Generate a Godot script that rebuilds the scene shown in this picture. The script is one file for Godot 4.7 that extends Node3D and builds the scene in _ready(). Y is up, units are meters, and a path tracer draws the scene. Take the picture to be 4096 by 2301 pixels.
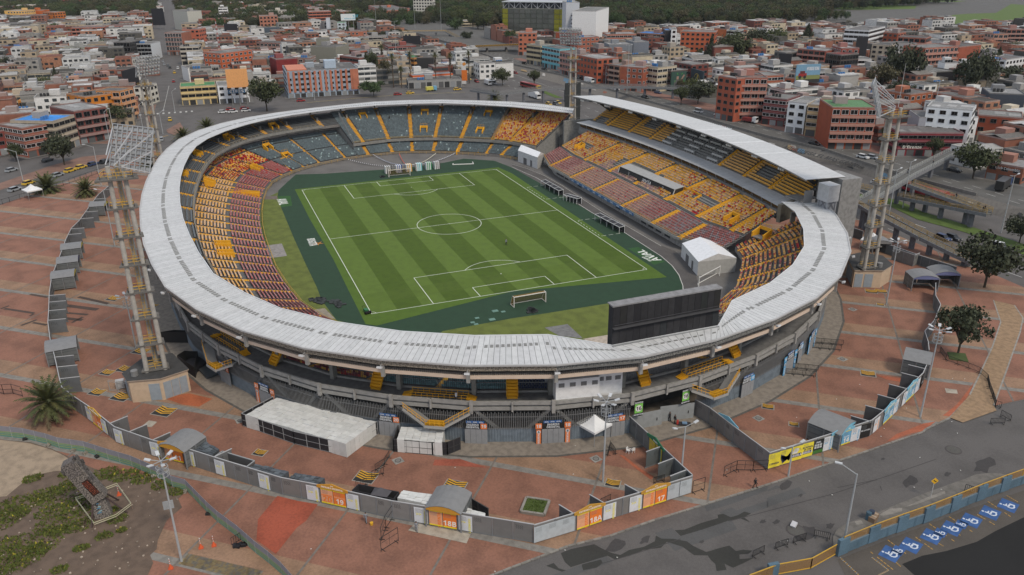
extends Node3D
var rng:=RandomNumberGenerator.new()
var M:={}
var taken:={}
var protos:={}
func _ready():
	rng.seed=20
	lights_and_camera()
	make_materials()
	make_ground()
	make_pitch()
	make_stadium()
	make_facade()
	make_west_stand()
	make_scoreboard()
	make_bowl_details()
	make_plaza()
	make_fences()
	make_foreground()
	make_towers()
	make_city()
	make_roads()
	make_trees()
	make_vehicles()
	make_people()
func lights_and_camera():
	var cam:=Camera3D.new()
	cam.name="camera"
	cam.keep_aspect=Camera3D.KEEP_HEIGHT
	cam.fov=39.515
	cam.near=.5
	cam.far=6000.0
	cam.position=v3(-63.185,72.093,209.505)
	cam.basis=Basis(Vector3.UP,-.374484)*Basis(Vector3.RIGHT,-.399143)*Basis(Vector3.BACK,-.006981)
	add_child(cam)
	var sky:=ProceduralSkyMaterial.new()
	sky.sky_top_color=Color(.70,.73,.78)
	sky.sky_horizon_color=Color(.78,.79,.81)
	sky.sky_curve=.2
	sky.ground_bottom_color=Color(.2,.19,.18)
	sky.ground_horizon_color=Color(.55,.55,.55)
	sky.sun_angle_max=1.0
	var cover:=NoiseTexture2D.new()
	var cn:=FastNoiseLite.new()
	cn.seed=4
	cn.frequency=.008
	cover.noise=cn
	cover.width=512
	cover.height=256
	cover.seamless=true
	var ramp:=Gradient.new()
	ramp.set_color(0,Color(.25,.27,.3))
	ramp.set_color(1,Color(.62,.62,.63))
	cover.color_ramp=ramp
	sky.sky_cover=cover
	sky.sky_cover_modulate=Color(1,1,1,.35)
	var env:=Environment.new()
	env.background_mode=Environment.BG_SKY
	env.sky=Sky.new()
	env.sky.sky_material=sky
	env.background_energy_multiplier=.85
	env.tonemap_mode=Environment.TONE_MAPPER_LINEAR
	env.tonemap_exposure=1.4
	env.sdfgi_enabled=true
	env.ssao_enabled=true
	env.ssil_enabled=true
	env.fog_enabled=true
	env.fog_density=.00003
	env.fog_light_color=Color(.7,.74,.8)
	var world:=WorldEnvironment.new()
	world.name="world"
	world.environment=env
	add_child(world)
	var sun:=DirectionalLight3D.new()
	sun.name="sun"
	sun.light_energy=.5
	sun.light_angular_distance=12.0
	sun.light_color=Color(1.0,.95,.88)
	sun.shadow_enabled=true
	sun.rotation_degrees=v3(-50,18,0)
	add_child(sun)
class MB:
	var v:=PackedVector3Array()
	var n:=PackedVector3Array()
	var c:=PackedColorArray()
	func tri(p:Vector3,q:Vector3,r:Vector3,col:=Color.WHITE):
		var nn:=(q-p).cross(r-p).normalized()
		v.append(p); v.append(r); v.append(q)
		for i in 3:
			n.append(nn)
			c.append(col)
	func quad(p:Vector3,q:Vector3,r:Vector3,s:Vector3,col:=Color.WHITE):
		tri(p,q,r,col)
		tri(p,r,s,col)
	func hexa(b:Array,t:Array,col:=Color.WHITE):
		quad(t[0],t[1],t[2],t[3],col)
		quad(b[3],b[2],b[1],b[0],col)
		for i in 4:
			var j:=(i+1)%4
			quad(b[i],b[j],t[j],t[i],col)
	func box(o:Vector3,s:Vector3,col:=Color.WHITE,bs:=Basis.IDENTITY):
		var x:=bs.x*s.x*.5
		var y:=bs.y*s.y*.5
		var z:=bs.z*s.z*.5
		hexa([o-x-y+z,o+x-y+z,o+x-y-z,o-x-y-z],[o-x+y+z,o+x+y+z,o+x+y-z,o-x+y-z],col)
	func bar(a:Vector3,b:Vector3,w:float,h:float,col:=Color.WHITE):
		var d:=(b-a)
		var l:=d.length()
		if l<.001:
			return
		d/=l
		var u:=Vector3.UP if absf(d.y)<.98 else Vector3.RIGHT
		var side:=d.cross(u).normalized()
		box((a+b)*.5,Vector3(l,h,w),col,Basis(d,side.cross(d),side))
	func tube(a:Vector3,b:Vector3,r0:float,r1:float,k:=6,col:=Color.WHITE,caps:=true):
		var d:=(b-a).normalized()
		var u:=d.cross(Vector3.UP if absf(d.y)<.9 else Vector3.RIGHT).normalized()
		var w:=d.cross(u)
		for i in k:
			var t0:=TAU*i/k
			var t1:=TAU*(i+1)/k
			var p0:=u*cos(t0)+w*sin(t0)
			var p1:=u*cos(t1)+w*sin(t1)
			quad(a+p0*r0,a+p1*r0,b+p1*r1,b+p0*r1,col)
			if caps:
				tri(b,b+p0*r1,b+p1*r1,col)
				tri(a,a+p1*r0,a+p0*r0,col)
	func flat(poly:PackedVector2Array,y:float,col:=Color.WHITE):
		var ix:=Geometry2D.triangulate_polygon(poly)
		for i in range(0,ix.size(),3):
			var p:=poly[ix[i]]
			var q:=poly[ix[i+1]]
			var r:=poly[ix[i+2]]
			if (q-p).cross(r-p)>0:
				var s:=q
				q=r
				r=s
			tri(Vector3(p.x,y,p.y),Vector3(q.x,y,q.y),Vector3(r.x,y,r.y),col)
	func prism(poly:PackedVector2Array,y0:float,y1:float,col:=Color.WHITE,side_col=null):
		flat(poly,y1,col)
		var sc:Color=side_col if side_col!=null else col
		var k:=poly.size()
		var area:=.0
		for i in k:
			area+=poly[i].cross(poly[(i+1)%k])
		for i in k:
			var a:=poly[i]
			var b:=poly[(i+1)%k]
			if area>0:
				var s:=a
				a=b
				b=s
			quad(Vector3(a.x,y0,a.y),Vector3(b.x,y0,b.y),Vector3(b.x,y1,b.y),Vector3(a.x,y1,a.y),sc)
	func ribbon(pts:PackedVector2Array,w:float,y:float,col:=Color.WHITE):
		for i in pts.size()-1:
			var d:=(pts[i+1]-pts[i]).normalized()
			var s:=Vector2(-d.y,d.x)*w*.5
			var a:=pts[i]-s
			var b:=pts[i]+s
			var e:=pts[i+1]+s
			var f:=pts[i+1]-s
			quad(Vector3(a.x,y,a.y),Vector3(f.x,y,f.y),Vector3(e.x,y,e.y),Vector3(b.x,y,b.y),col)
	func mesh(mat:Material,into:ArrayMesh=null) ->ArrayMesh:
		var m:=into if into else ArrayMesh.new()
		if v.is_empty():
			return m
		var arr:=[]
		arr.resize(Mesh.ARRAY_MAX)
		arr[Mesh.ARRAY_VERTEX]=v
		arr[Mesh.ARRAY_NORMAL]=n
		arr[Mesh.ARRAY_COLOR]=c
		m.add_surface_from_arrays(Mesh.PRIMITIVE_TRIANGLES,arr)
		m.surface_set_material(m.get_surface_count()-1,mat)
		return m
func C(hex:String) ->Color:
	return Color(hex).srgb_to_linear()
func V(p:Vector2,y:=.0) ->Vector3:
	return v3(p.x,y,p.y)
func numbered(called:String) ->String:
	var k:int=taken.get(called,0)
	taken[called]=k+1
	return called if k==0 else "%s_%03d"%[called,k]
func thing(called:String,label:String,category:String,at:=Vector3.ZERO,turn:=.0,group:="") ->Node3D:
	var o:=Node3D.new()
	o.name=numbered(called)
	add_child(o)
	o.position=at
	o.rotation.y=turn
	return tag(o,label,category,group)
func tag(o:Node3D,label:String,category:String,group:="") ->Node3D:
	o.set_meta("label",label)
	o.set_meta("category",category)
	if group:
		o.set_meta("group",group)
	return o
func put(called:String,m,mat:Material,parent:Node3D,at:=Vector3.ZERO,turn:=.0) ->MeshInstance3D:
	var o:=MeshInstance3D.new()
	o.name=called
	o.mesh=m.mesh(mat) if m is MB else m
	if mat and not m is MB:
		o.material_override=mat
	o.position=at
	o.rotation.y=turn
	parent.add_child(o,true)
	return o
func lone(called:String,m:MB,mat:Material,label:String,category:String,group:="") ->MeshInstance3D:
	var o:=MeshInstance3D.new()
	o.name=numbered(called)
	o.mesh=m.mesh(mat)
	add_child(o)
	tag(o,label,category,group)
	return o
func struct(called:String,m:MB,mat:Material,kind:="structure") ->MeshInstance3D:
	var o:=MeshInstance3D.new()
	o.name=numbered(called)
	o.mesh=m.mesh(mat)
	add_child(o)
	o.set_meta("kind",kind)
	return o
func copy(src:Node3D,label:String,at:Vector3,turn:=.0,group:="") ->Node3D:
	var o:Node3D=src.duplicate()
	o.name=numbered(String(src.get_meta("called",src.name)))
	o.position=at
	o.rotation.y=turn
	add_child(o)
	o.set_meta("label",label)
	if group:
		o.set_meta("group",group)
	return o
func stuff_copies(called:String,m:Mesh,spots:Array,tints:Array,parent:Node3D) ->MultiMeshInstance3D:
	var mm:=MultiMesh.new()
	mm.transform_format=MultiMesh.TRANSFORM_3D
	mm.use_colors=tints.size()>0
	mm.mesh=m
	mm.instance_count=spots.size()
	for i in spots.size():
		mm.set_instance_transform(i,spots[i])
		if tints.size()>0:
			mm.set_instance_color(i,tints[i])
	var o:=MultiMeshInstance3D.new()
	o.name=called
	o.multimesh=mm
	o.set_meta("kind","stuff")
	parent.add_child(o,true)
	return o
func text(called:String,s:String,height:float,col:Color,parent:Node3D,at:Vector3,bs:=Basis.IDENTITY,bold:=true,width:=.0) ->MeshInstance3D:
	var t:=TextMesh.new()
	t.text=s
	var f:=SystemFont.new()
	f.font_names=PackedStringArray(["Droid Sans"])
	f.font_weight=700 if bold else 400
	t.font=f
	t.font_size=32
	t.pixel_size=height/23.0
	t.depth=.02
	t.curve_step=4.0
	var m:=MeshInstance3D.new()
	m.name=called
	m.mesh=t
	m.material_override=paint(col)
	if width>.0:
		var w:=t.get_aabb().size.x
		if w>.0:
			bs=bs*Basis.from_scale(v3(width/w,1,1))
	m.transform=Transform3D(bs,at)
	parent.add_child(m,true)
	return m
func paint(col:Color,rough:=.7) ->StandardMaterial3D:
	var key:="%s %s"%[col.to_html(),rough]
	if not M.has(key):
		var m:=StandardMaterial3D.new()
		m.albedo_color=col.linear_to_srgb()
		m.roughness=rough
		M[key]=m
	return M[key]
func grain(sd:int,layers:Array,size:=512) ->ImageTexture:
	var acc:=PackedFloat32Array()
	acc.resize(size*size)
	acc.fill(1.0)
	for l in layers:
		var f:=FastNoiseLite.new()
		f.seed=sd+layers.find(l)*17
		f.frequency=l[0]
		f.fractal_octaves=l[1]
		var d:=f.get_seamless_image(size,size).get_data()
		var lo:float=l[2]
		var k:float=(l[3]-lo)/255.0
		for i in acc.size():
			acc[i]*=lo+k*d[i]
	var by:=PackedByteArray()
	by.resize(size*size)
	for i in acc.size():
		by[i]=int(clampf(acc[i]*255.0,.0,255.0))
	return ImageTexture.create_from_image(Image.create_from_data(size,size,false,Image.FORMAT_L8,by))
func grained(name_:String,tex:Texture2D,metres:float,rough:float,detail:Texture2D=null,detail_metres:=1.0) ->StandardMaterial3D:
	var m:=StandardMaterial3D.new()
	m.resource_name=name_
	m.vertex_color_use_as_albedo=true
	m.albedo_texture=tex
	m.uv1_triplanar=true
	m.uv1_world_triplanar=true
	m.uv1_scale=Vector3.ONE/metres
	m.roughness=rough
	if detail:
		m.detail_enabled=true
		m.detail_albedo=detail
		m.detail_blend_mode=BaseMaterial3D.BLEND_MODE_MUL
		m.detail_uv_layer=BaseMaterial3D.DETAIL_UV_2
		m.uv2_triplanar=true
		m.uv2_world_triplanar=true
		m.uv2_scale=Vector3.ONE/detail_metres
	M[name_]=m
	return m
func make_materials():
	var blotch:=grain(3,[[.012,4,.87,1.08],[.2,2,.94,1.04]])
	var fine:=grain(8,[[.06,3,.9,1.06],[.35,2,.84,1.12]])
	var soft:=grain(11,[[.02,3,.93,1.04]])
	var streak:=grain(21,[[.02,5,.84,1.1],[.25,2,.92,1.05]])
	grained("concrete",streak,14.0,.9,fine,3.0)
	grained("asphalt",blotch,60.0,.95,fine,6.0)
	grained("paving",streak,60.0,.9,fine,16.0)
	grained("grass",soft,30.0,1.0,fine,5.0)
	grained("lawn",streak,36.0,1.0,fine,4.0)
	grained("soil",streak,22.0,1.0,fine,3.0)
	grained("brick",fine,8.0,.9,blotch,30.0)
	grained("plain",soft,12.0,.75)
	grained("sheet",soft,16.0,.45)
	M.sheet.metallic_specular=.4
	grained("rooftop",streak,18.0,.9,fine,4.0)
	grained("glass_panel",soft,12.0,.25)
	grained("leaves",soft,9.0,.8)
	M.leaves.backlight_enabled=true
	M.leaves.backlight=Color(.12,.16,.05)
	grained("fascia",grain(31,[[.05,4,.25,1.35],[.3,2,.8,1.15]]),7.0,.9)
	var g:=StandardMaterial3D.new()
	g.albedo_color=Color(.055,.06,.068)
	g.roughness=.12
	g.metallic_specular=.6
	M.glass=g
	var s:=StandardMaterial3D.new()
	s.vertex_color_use_as_albedo=true
	s.roughness=.4
	M.seat=s
	var m:=StandardMaterial3D.new()
	m.vertex_color_use_as_albedo=true
	m.roughness=.35
	m.metallic_specular=.6
	M.car=m
	var net:=StandardMaterial3D.new()
	net.albedo_color=Color(.8,.8,.8,.35)
	net.transparency=BaseMaterial3D.TRANSPARENCY_ALPHA
	net.roughness=.9
	M.net=net
	var mesh:=StandardMaterial3D.new()
	mesh.albedo_color=Color(.2,.2,.2,.5)
	mesh.transparency=BaseMaterial3D.TRANSPARENCY_ALPHA
	mesh.roughness=.9
	M.mesh=mesh
	var ym:=StandardMaterial3D.new()
	ym.albedo_color=Color(.62,.45,.15,.5)
	ym.transparency=BaseMaterial3D.TRANSPARENCY_ALPHA
	ym.roughness=.9
	M.yellow_mesh=ym
var bank_top:PackedVector2Array
var bank_foot:PackedVector2Array
func make_ground():
	var g:=MB.new()
	g.flat(pv([v2(-1800,400),v2(2600,400),v2(2600,-3400),v2(-1800,-3400)]),-.13,Color(.12,.113,.107))
	struct("ground",g,M.asphalt)
	bank_top=pv([v2(142.5,-739),v2(134.5,-544),v2(137.5,-422),v2(136.1,-337.7),v2(134.9,-291.8),v2(143.5,-236),v2(144.5,-184.3),v2(144.7,-147.9),v2(146.4,-112.9),v2(146.1,-68),v2(147.1,-46.8),v2(152.2,-21.2),v2(150.5,.9),v2(150.1,24.1),v2(152.5,44.1),v2(153.2,59.2)])
	bank_foot=pv([v2(147.5,-757),v2(134.2,-523),v2(132.4,-416),v2(132.4,-342),v2(131.6,-286.8),v2(137.6,-224.5),v2(139.4,-176.5),v2(141.2,-143.4),v2(144.2,-109.9),v2(143.3,-65.7),v2(145.7,-44.5),v2(149.1,-19.2),v2(148.5,2.3),v2(148.2,25.7),v2(148.8,46.3),v2(151.1,61.6)])
	var bk:=MB.new()
	for i in bank_top.size()-1:
		bk.quad(V(bank_foot[i],-.1),V(bank_foot[i+1],-.1),V(bank_top[i+1],3.0),V(bank_top[i],3.0),Color(.2,.185,.165))
	bk.quad(V(bank_foot[15],-.1),V(bank_foot[15]+(bank_foot[15]-bank_foot[14])*6.0,-.1),V(bank_top[15]+(bank_foot[15]-bank_foot[14])*6.0,3.0),V(bank_top[15],3.0),Color(.2,.185,.165))
	struct("embankment",bk,M.concrete)
	var up:=MB.new()
	var poly:=bank_top.duplicate()
	poly.append(bank_top[15]+(bank_foot[15]-bank_foot[14])*6.0)
	poly.append(v2(2600,300))
	poly.append(v2(2600,-3400))
	poly.append(bank_top[0]+v2(300,-2400))
	up.flat(poly,3.0,Color(.115,.11,.105))
	struct("terrain",up,M.asphalt)
const W2:=34.0
const L2:=52.5
func make_pitch():
	var floor_:=MB.new()
	var ring:=PackedVector2Array()
	for i in OUT.size():
		ring.append(deck(i,3.0))
	floor_.flat(ring,-.02,Color(.16,.15,.145))
	struct("bowl_floor",floor_,M.asphalt)
	var lawn:=MB.new()
	var lawn_col:=Color(.135,.165,.035)
	lawn.flat(pv([v2(-39.9,-54.4),v2(-36.8,-60.9),v2(-41.4,-47.6),v2(-42.7,-35.3),v2(-42.9,-4.6),v2(-42.8,16.5),v2(-42.6,33),v2(-42.8,41),v2(-42,49.3),v2(-38,63),v2(-44,54),v2(-47.6,45),v2(-49.6,30),v2(-50.9,7),v2(-51,-5.3),v2(-50.2,-25.6),v2(-47.4,-46.4)]),.0,lawn_col)
	lawn.flat(pv([v2(-33.8,58.9),v2(-22.3,66.4),v2(-6.9,66.1),v2(.8,66.5),v2(34.6,67.5),v2(40,72),v2(30,84),v2(13,88.5),v2(0,88),v2(-14,84),v2(-27,76)]),.0,lawn_col)
	struct("lawn",lawn,M.lawn)
	var turf:=MB.new()
	turf.flat(pv([v2(-42.3,-48),v2(-42.7,-35.3),v2(-42.9,-4.6),v2(-42.8,16.5),v2(-42.6,33),v2(-42.8,41),v2(-41.8,50.5),v2(-41.6,52.8),v2(-26,70),v2(-22.3,66.4),v2(-6.9,66.1),v2(.8,66.5),v2(34.6,67.5),v2(35.9,65.5),v2(38.9,59),v2(40.9,52.8),v2(41.7,46.3),v2(42.6,23.8),v2(41.8,-13.7),v2(40.2,-52.8),v2(37.9,-64.6),v2(28.5,-72.3),v2(20.1,-69.3),v2(4.5,-67.2),v2(-23.6,-70.5),v2(-33.2,-73.4),v2(-37.9,-62.7),v2(-41.2,-55)]),.008,Color(.022,.058,.03))
	struct("artificial_turf",turf,M.grass)
	var g:=MB.new()
	var g0:=pv([v2(-36.1,-54.1),v2(35.8,-54.9),v2(37.2,-45),v2(35.8,58.7),v2(-1.5,52.6),v2(-34.3,58.7),v2(-36.3,57),v2(-36.1,35.7),v2(-35.8,16.4),v2(-36.3,-19.9)])
	g.flat(g0,.018,Color(.078,.14,.012))
	struct("grass_margin",g,M.grass)
	var s:=MB.new()
	var nx:=12
	var nz:=19
	for i in nx:
		for j in nz:
			var light:=1.0 if i%2==0 else .0
			if j<3 or j>15:
				light=.5+(light-.5)*(1.0 if j%2==0 else .62)
			var col:=Color(.06,.106,.006).lerp(Color(.1,.162,.022),light)
			var x0:=-W2+68.0*i/nx
			var x1:=-W2+68.0*(i+1)/nx
			var z0:=-L2+105.0*j/nz
			var z1:=-L2+105.0*(j+1)/nz
			s.quad(v3(x0,.024,z1),v3(x1,.024,z1),v3(x1,.024,z0),v3(x0,.024,z0),col)
	struct("football_pitch",s,M.grass)
	var l:=MB.new()
	var wht:=Color(.62,.66,.58)
	var y:=.03
	var lw:=.16
	for z in [-L2,.0,L2]:
		l.ribbon(pv([v2(-W2,z),v2(W2,z)]),lw,y,wht)
	for x in [-W2,W2]:
		l.ribbon(pv([v2(x,-L2),v2(x,L2)]),lw,y+.004,wht)
	for k in [-1.0,1.0]:
		for b in [[20.16,16.5],[9.16,5.5]]:
			var zz:float=k*(L2-b[1])
			l.ribbon(pv([v2(-b[0],k*L2),v2(-b[0],zz)]),lw,y+.004,wht)
			l.ribbon(pv([v2(b[0],k*L2),v2(b[0],zz)]),lw,y+.004,wht)
			l.ribbon(pv([v2(-b[0],zz),v2(b[0],zz)]),lw,y,wht)
		var arc:=PackedVector2Array()
		for i in 17:
			var t:=lerpf(-.927,.927,i/16.0)
			arc.append(v2(9.15*sin(t),k*(L2-11.0)-k*9.15*cos(t)))
		l.ribbon(arc,lw,y+.002,wht)
		l.flat(disc(v2(0,k*(L2-11.0)),.18,8),y,wht)
		for x in [-1.0,1.0]:
			var q:=PackedVector2Array()
			for i in 7:
				var t:=PI/2*i/6.0
				q.append(v2(x*(W2-sin(t)),k*(L2-cos(t))))
			l.ribbon(q,.12,y+.002,wht)
	var circle:=PackedVector2Array()
	for i in 65:
		circle.append(v2(9.15*cos(TAU*i/64),9.15*sin(TAU*i/64)))
	l.ribbon(circle,lw,y+.002,wht)
	l.flat(disc(Vector2.ZERO,.2,8),y+.004,wht)
	for d in [[v2(35.1,-26.6),v2(35.2,-11.7)],[v2(35.1,11.5),v2(34.9,26.2)]]:
		var a:Vector2=d[0]
		var b:Vector2=d[1]
		var side:=v2(1,0)
		for i in 8:
			l.ribbon(pv([a.lerp(b,(i+.1)/8.0),a.lerp(b,(i+.6)/8.0)]),.14,y,wht)
		for e in [a,b]:
			for i in 3:
				l.ribbon(pv([e+side*(.3+i*2.2),e+side*(1.7+i*2.2)]),.14,y,wht)
	struct("pitch_markings",l,M.plain)
	var t:=MB.new()
	t.ribbon(pv([v2(42.1,-57.5),v2(44.6,-49.4),v2(46.4,-38.5),v2(46.7,-24.3),v2(45.6,6.1),v2(46,39.3)]),.14,.02,Color(.5,.5,.47))
	t.ribbon(pv([v2(40.5,-53.4),v2(42.8,-36.2),v2(42.7,-15.8),v2(42.4,5.9),v2(42.5,24),v2(42,45.7),v2(41,52.5),v2(39.2,58.5),v2(36.4,64.6),v2(34,68.5)]),.16,.02,Color(.55,.55,.52))
	struct("track_markings",t,M.plain)
	var tr:=MB.new()
	tr.flat(pv([v2(42.6,-58.7),v2(45.1,-50.7),v2(46.7,-39.2),v2(47,-25),v2(46,5.4),v2(46.2,38.9),v2(47.3,43.9),v2(46.1,51.2),v2(44.6,57.2),v2(39.4,66.5),v2(38.1,68.9),v2(33.5,69.2),v2(35.9,65.5),v2(38.9,59),v2(40.9,52.8),v2(41.7,46.3),v2(42.4,24.2),v2(42,-14.2),v2(40.2,-52.8)]),.012,Color(.105,.095,.092))
	struct("running_track",tr,M.asphalt)
func disc(o:Vector2,r:float,k:int) ->PackedVector2Array:
	var p:=PackedVector2Array()
	for i in k:
		p.append(o+v2(cos(TAU*i/k),sin(TAU*i/k))*r)
	return p
var OUT:=[v2(74.3,64.2),v2(70.5,72.7),v2(63.4,84),v2(55.9,93.1),v2(44.5,102.8),v2(33.4,109.1),v2(21.3,113.4),v2(7.7,116.2),v2(-5.7,116.8),v2(-18.7,114.2),v2(-31,109.4),v2(-42.4,102.6),v2(-52.6,94.4),v2(-61,84.2),v2(-67.5,72.7),v2(-72.5,59.9),v2(-75,46.5),v2(-76.8,33),v2(-77.8,19.2),v2(-78.3,5.5),v2(-78.2,-8),v2(-77.5,-21.5),v2(-76.3,-34.8),v2(-74.7,-48.2),v2(-72.3,-61),v2(-68.7,-73.8),v2(-62.5,-86),v2(-54.5,-96),v2(-45,-103.5),v2(-33.8,-109),v2(-21,-113),v2(-8.6,-115.5),v2(5.5,-117.5),v2(19.5,-115.5),v2(32.5,-111),v2(44.2,-104),v2(57,-95),v2(66,-85),v2(73.2,-71.3)]
var ROOFIN:=[v2(65,61),v2(62.5,68.9),v2(55.9,79.5),v2(48.6,88.4),v2(39.5,95.9),v2(29.6,101.7),v2(18.5,105.7),v2(10.4,113.2),v2(-8.8,112.8),v2(-16.4,105.7),v2(-27.2,101.6),v2(-37.5,95.7),v2(-46.5,88.2),v2(-54.4,79.1),v2(-59.6,69.5),v2(-64.3,57.8),v2(-66.5,44.5),v2(-68,32),v2(-69.1,19),v2(-69.6,5.5),v2(-69.6,-8),v2(-69.1,-21),v2(-68,-34),v2(-66.3,-47),v2(-64,-58.8),v2(-60.2,-69),v2(-54.2,-79),v2(-46.7,-87.7),v2(-38.6,-94.7),v2(-28.9,-99.8),v2(-19.2,-103.3),v2(-7.9,-106.2),v2(4.5,-107),v2(17.2,-105),v2(29.4,-101.3),v2(40.5,-93.3),v2(52,-82.5),v2(60,-72),v2(68,-61.5)]
const DEPTH:=[17.0,17.0,18.5,19.0,20.5,22.0,24.0,26.1,27.9,28.3,28.5,28.3,28.6,27.9,27.4,26.6,25.1,25.0,24.8,25.1,25.0,24.8,24.8,25.0,25.1,25.6,26.5,26.8,26.5,25.5,24.5,24.4,25.6,26.0,26.3,26.2,26.6,26.5,25.4]
func inward(i:int) ->Vector2:
	var a:Vector2=OUT[maxi(i-1,0)]
	var b:Vector2=OUT[mini(i+1,OUT.size()-1)]
	var t:=(b-a).normalized()
	var nn:=v2(t.y,-t.x)
	return nn if nn.dot(OUT[i])<0 else -nn
func deck(i:int,s:float) ->Vector2:
	return OUT[i]+inward(i)*(2.5+s)
func at(u:float,s:float) ->Vector2:
	var i:=clampi(int(floor(u)),0,OUT.size()-2)
	return deck(i,s).lerp(deck(i+1,s),u-i)
func depth(u:float) ->float:
	var i:=clampi(int(floor(u)),0,OUT.size()-2)
	return lerpf(DEPTH[i],DEPTH[i+1],u-i)
var stadium:Node3D
var seat_mesh:ArrayMesh
var bench_mesh:ArrayMesh
const YEL:=Color(.72,.36,.012)
func make_stadium():
	stadium=thing("stadium","large oval football stadium with pale ring roof over yellow and red seats","stadium")
	var sm:=MB.new()
	sm.box(v3(0,.40,0),v3(.44,.06,.40))
	sm.box(v3(0,.60,.19),v3(.44,.40,.05))
	seat_mesh=sm.mesh(M.seat)
	var bm:=MB.new()
	bm.box(v3(0,.40,0),v3(.98,.08,.36))
	bench_mesh=bm.mesh(M.seat)
	tier("lower_stand",5.0,30.6,func(u):return depth(u),1.1,func(_u):return 4.6,6.9,25,"lower")
	tier("upper_stand",5.0,30.6,func(_u):return 8.6,10.3,func(_u):return -.6,13.3,9,"upper")
	tier("far_stand",30.6,38.0,func(_u):return 20.2,4.9,func(_u):return -.6,13.4,24,"far")
	tier("far_lower_stand",30.6,38.0,func(u):return depth(u),.9,func(_u):return 19.6,3.2,7,"farlow")
	tier("corner_stand",.0,5.0,func(u):return depth(u),4.0,func(_u):return .5,12.0,18,"corner")
	make_roof()
func seat_colour(style:String,u:float,row:int,rows:int,p:Vector2) ->Variant:
	var r:=rng.randf()
	var yel:=Color(.66,.36,.06)
	var pale:=Color(.62,.42,.25)
	var red:=Color(.42,.02,.02)
	var wine:=Color(.2,.025,.035)
	var pink:=Color(.36,.13,.12)
	var grey:=Color(.13,.165,.18)
	var t:=float(row)/rows
	if style=="lower":
		if row==10 or (row==21 and u>11.0 and u<27.0):
			return null
		if u>27.0:
			return grey*(.85+.35*r) if r<.97 else Color(.35,.45,.45)
		if u<9.55:
			return Color(.012,.03,.1)*(.7+.6*r)
		if u<11.35:
			return Color(.16,.3,.33)*(.8+.4*r)
		if u<14.6 and row>10:
			return (wine if r<.55 else red if r<.7 else yel)*(.8+.4*rng.randf())
		if row<10:
			var c:=pink if r<.86 else Color(.4,.24,.24) if r<.95 else red
			return c*(.85+.25*rng.randf())
		if u>24.0:
			return (yel if r<.38 else pale if r<.52 else red if r<.8 else wine)*(.85+.3*rng.randf())
		var c2:=yel if r<.55 else pale if r<.95 else Color(.4,.32,.34)
		if int(u*2.0)%2==0:
			c2=yel if r<.35 else pale if r<.93 else Color(.42,.3,.32)
		return c2*(.9+.2*rng.randf())
	if style=="corner":
		if fmod(u,1.0)>.0 and r<.42:
			return yel
		return (pale if r<.62 else red if r<.84 else wine if r<.92 else pink)*(.85+.3*rng.randf())
	if style=="far" or style=="farlow":
		if u>36.05 and style=="far":
			return (yel if r<.48 else pale if r<.7 else red if r<.86 else Color(.4,.12,.1))*(.9+.2*rng.randf())
		return grey*(.8+.45*r) if r<.985 else Color(.4,.5,.5)
	return Color(.105,.125,.14)*(.9+.2*r)
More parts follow.
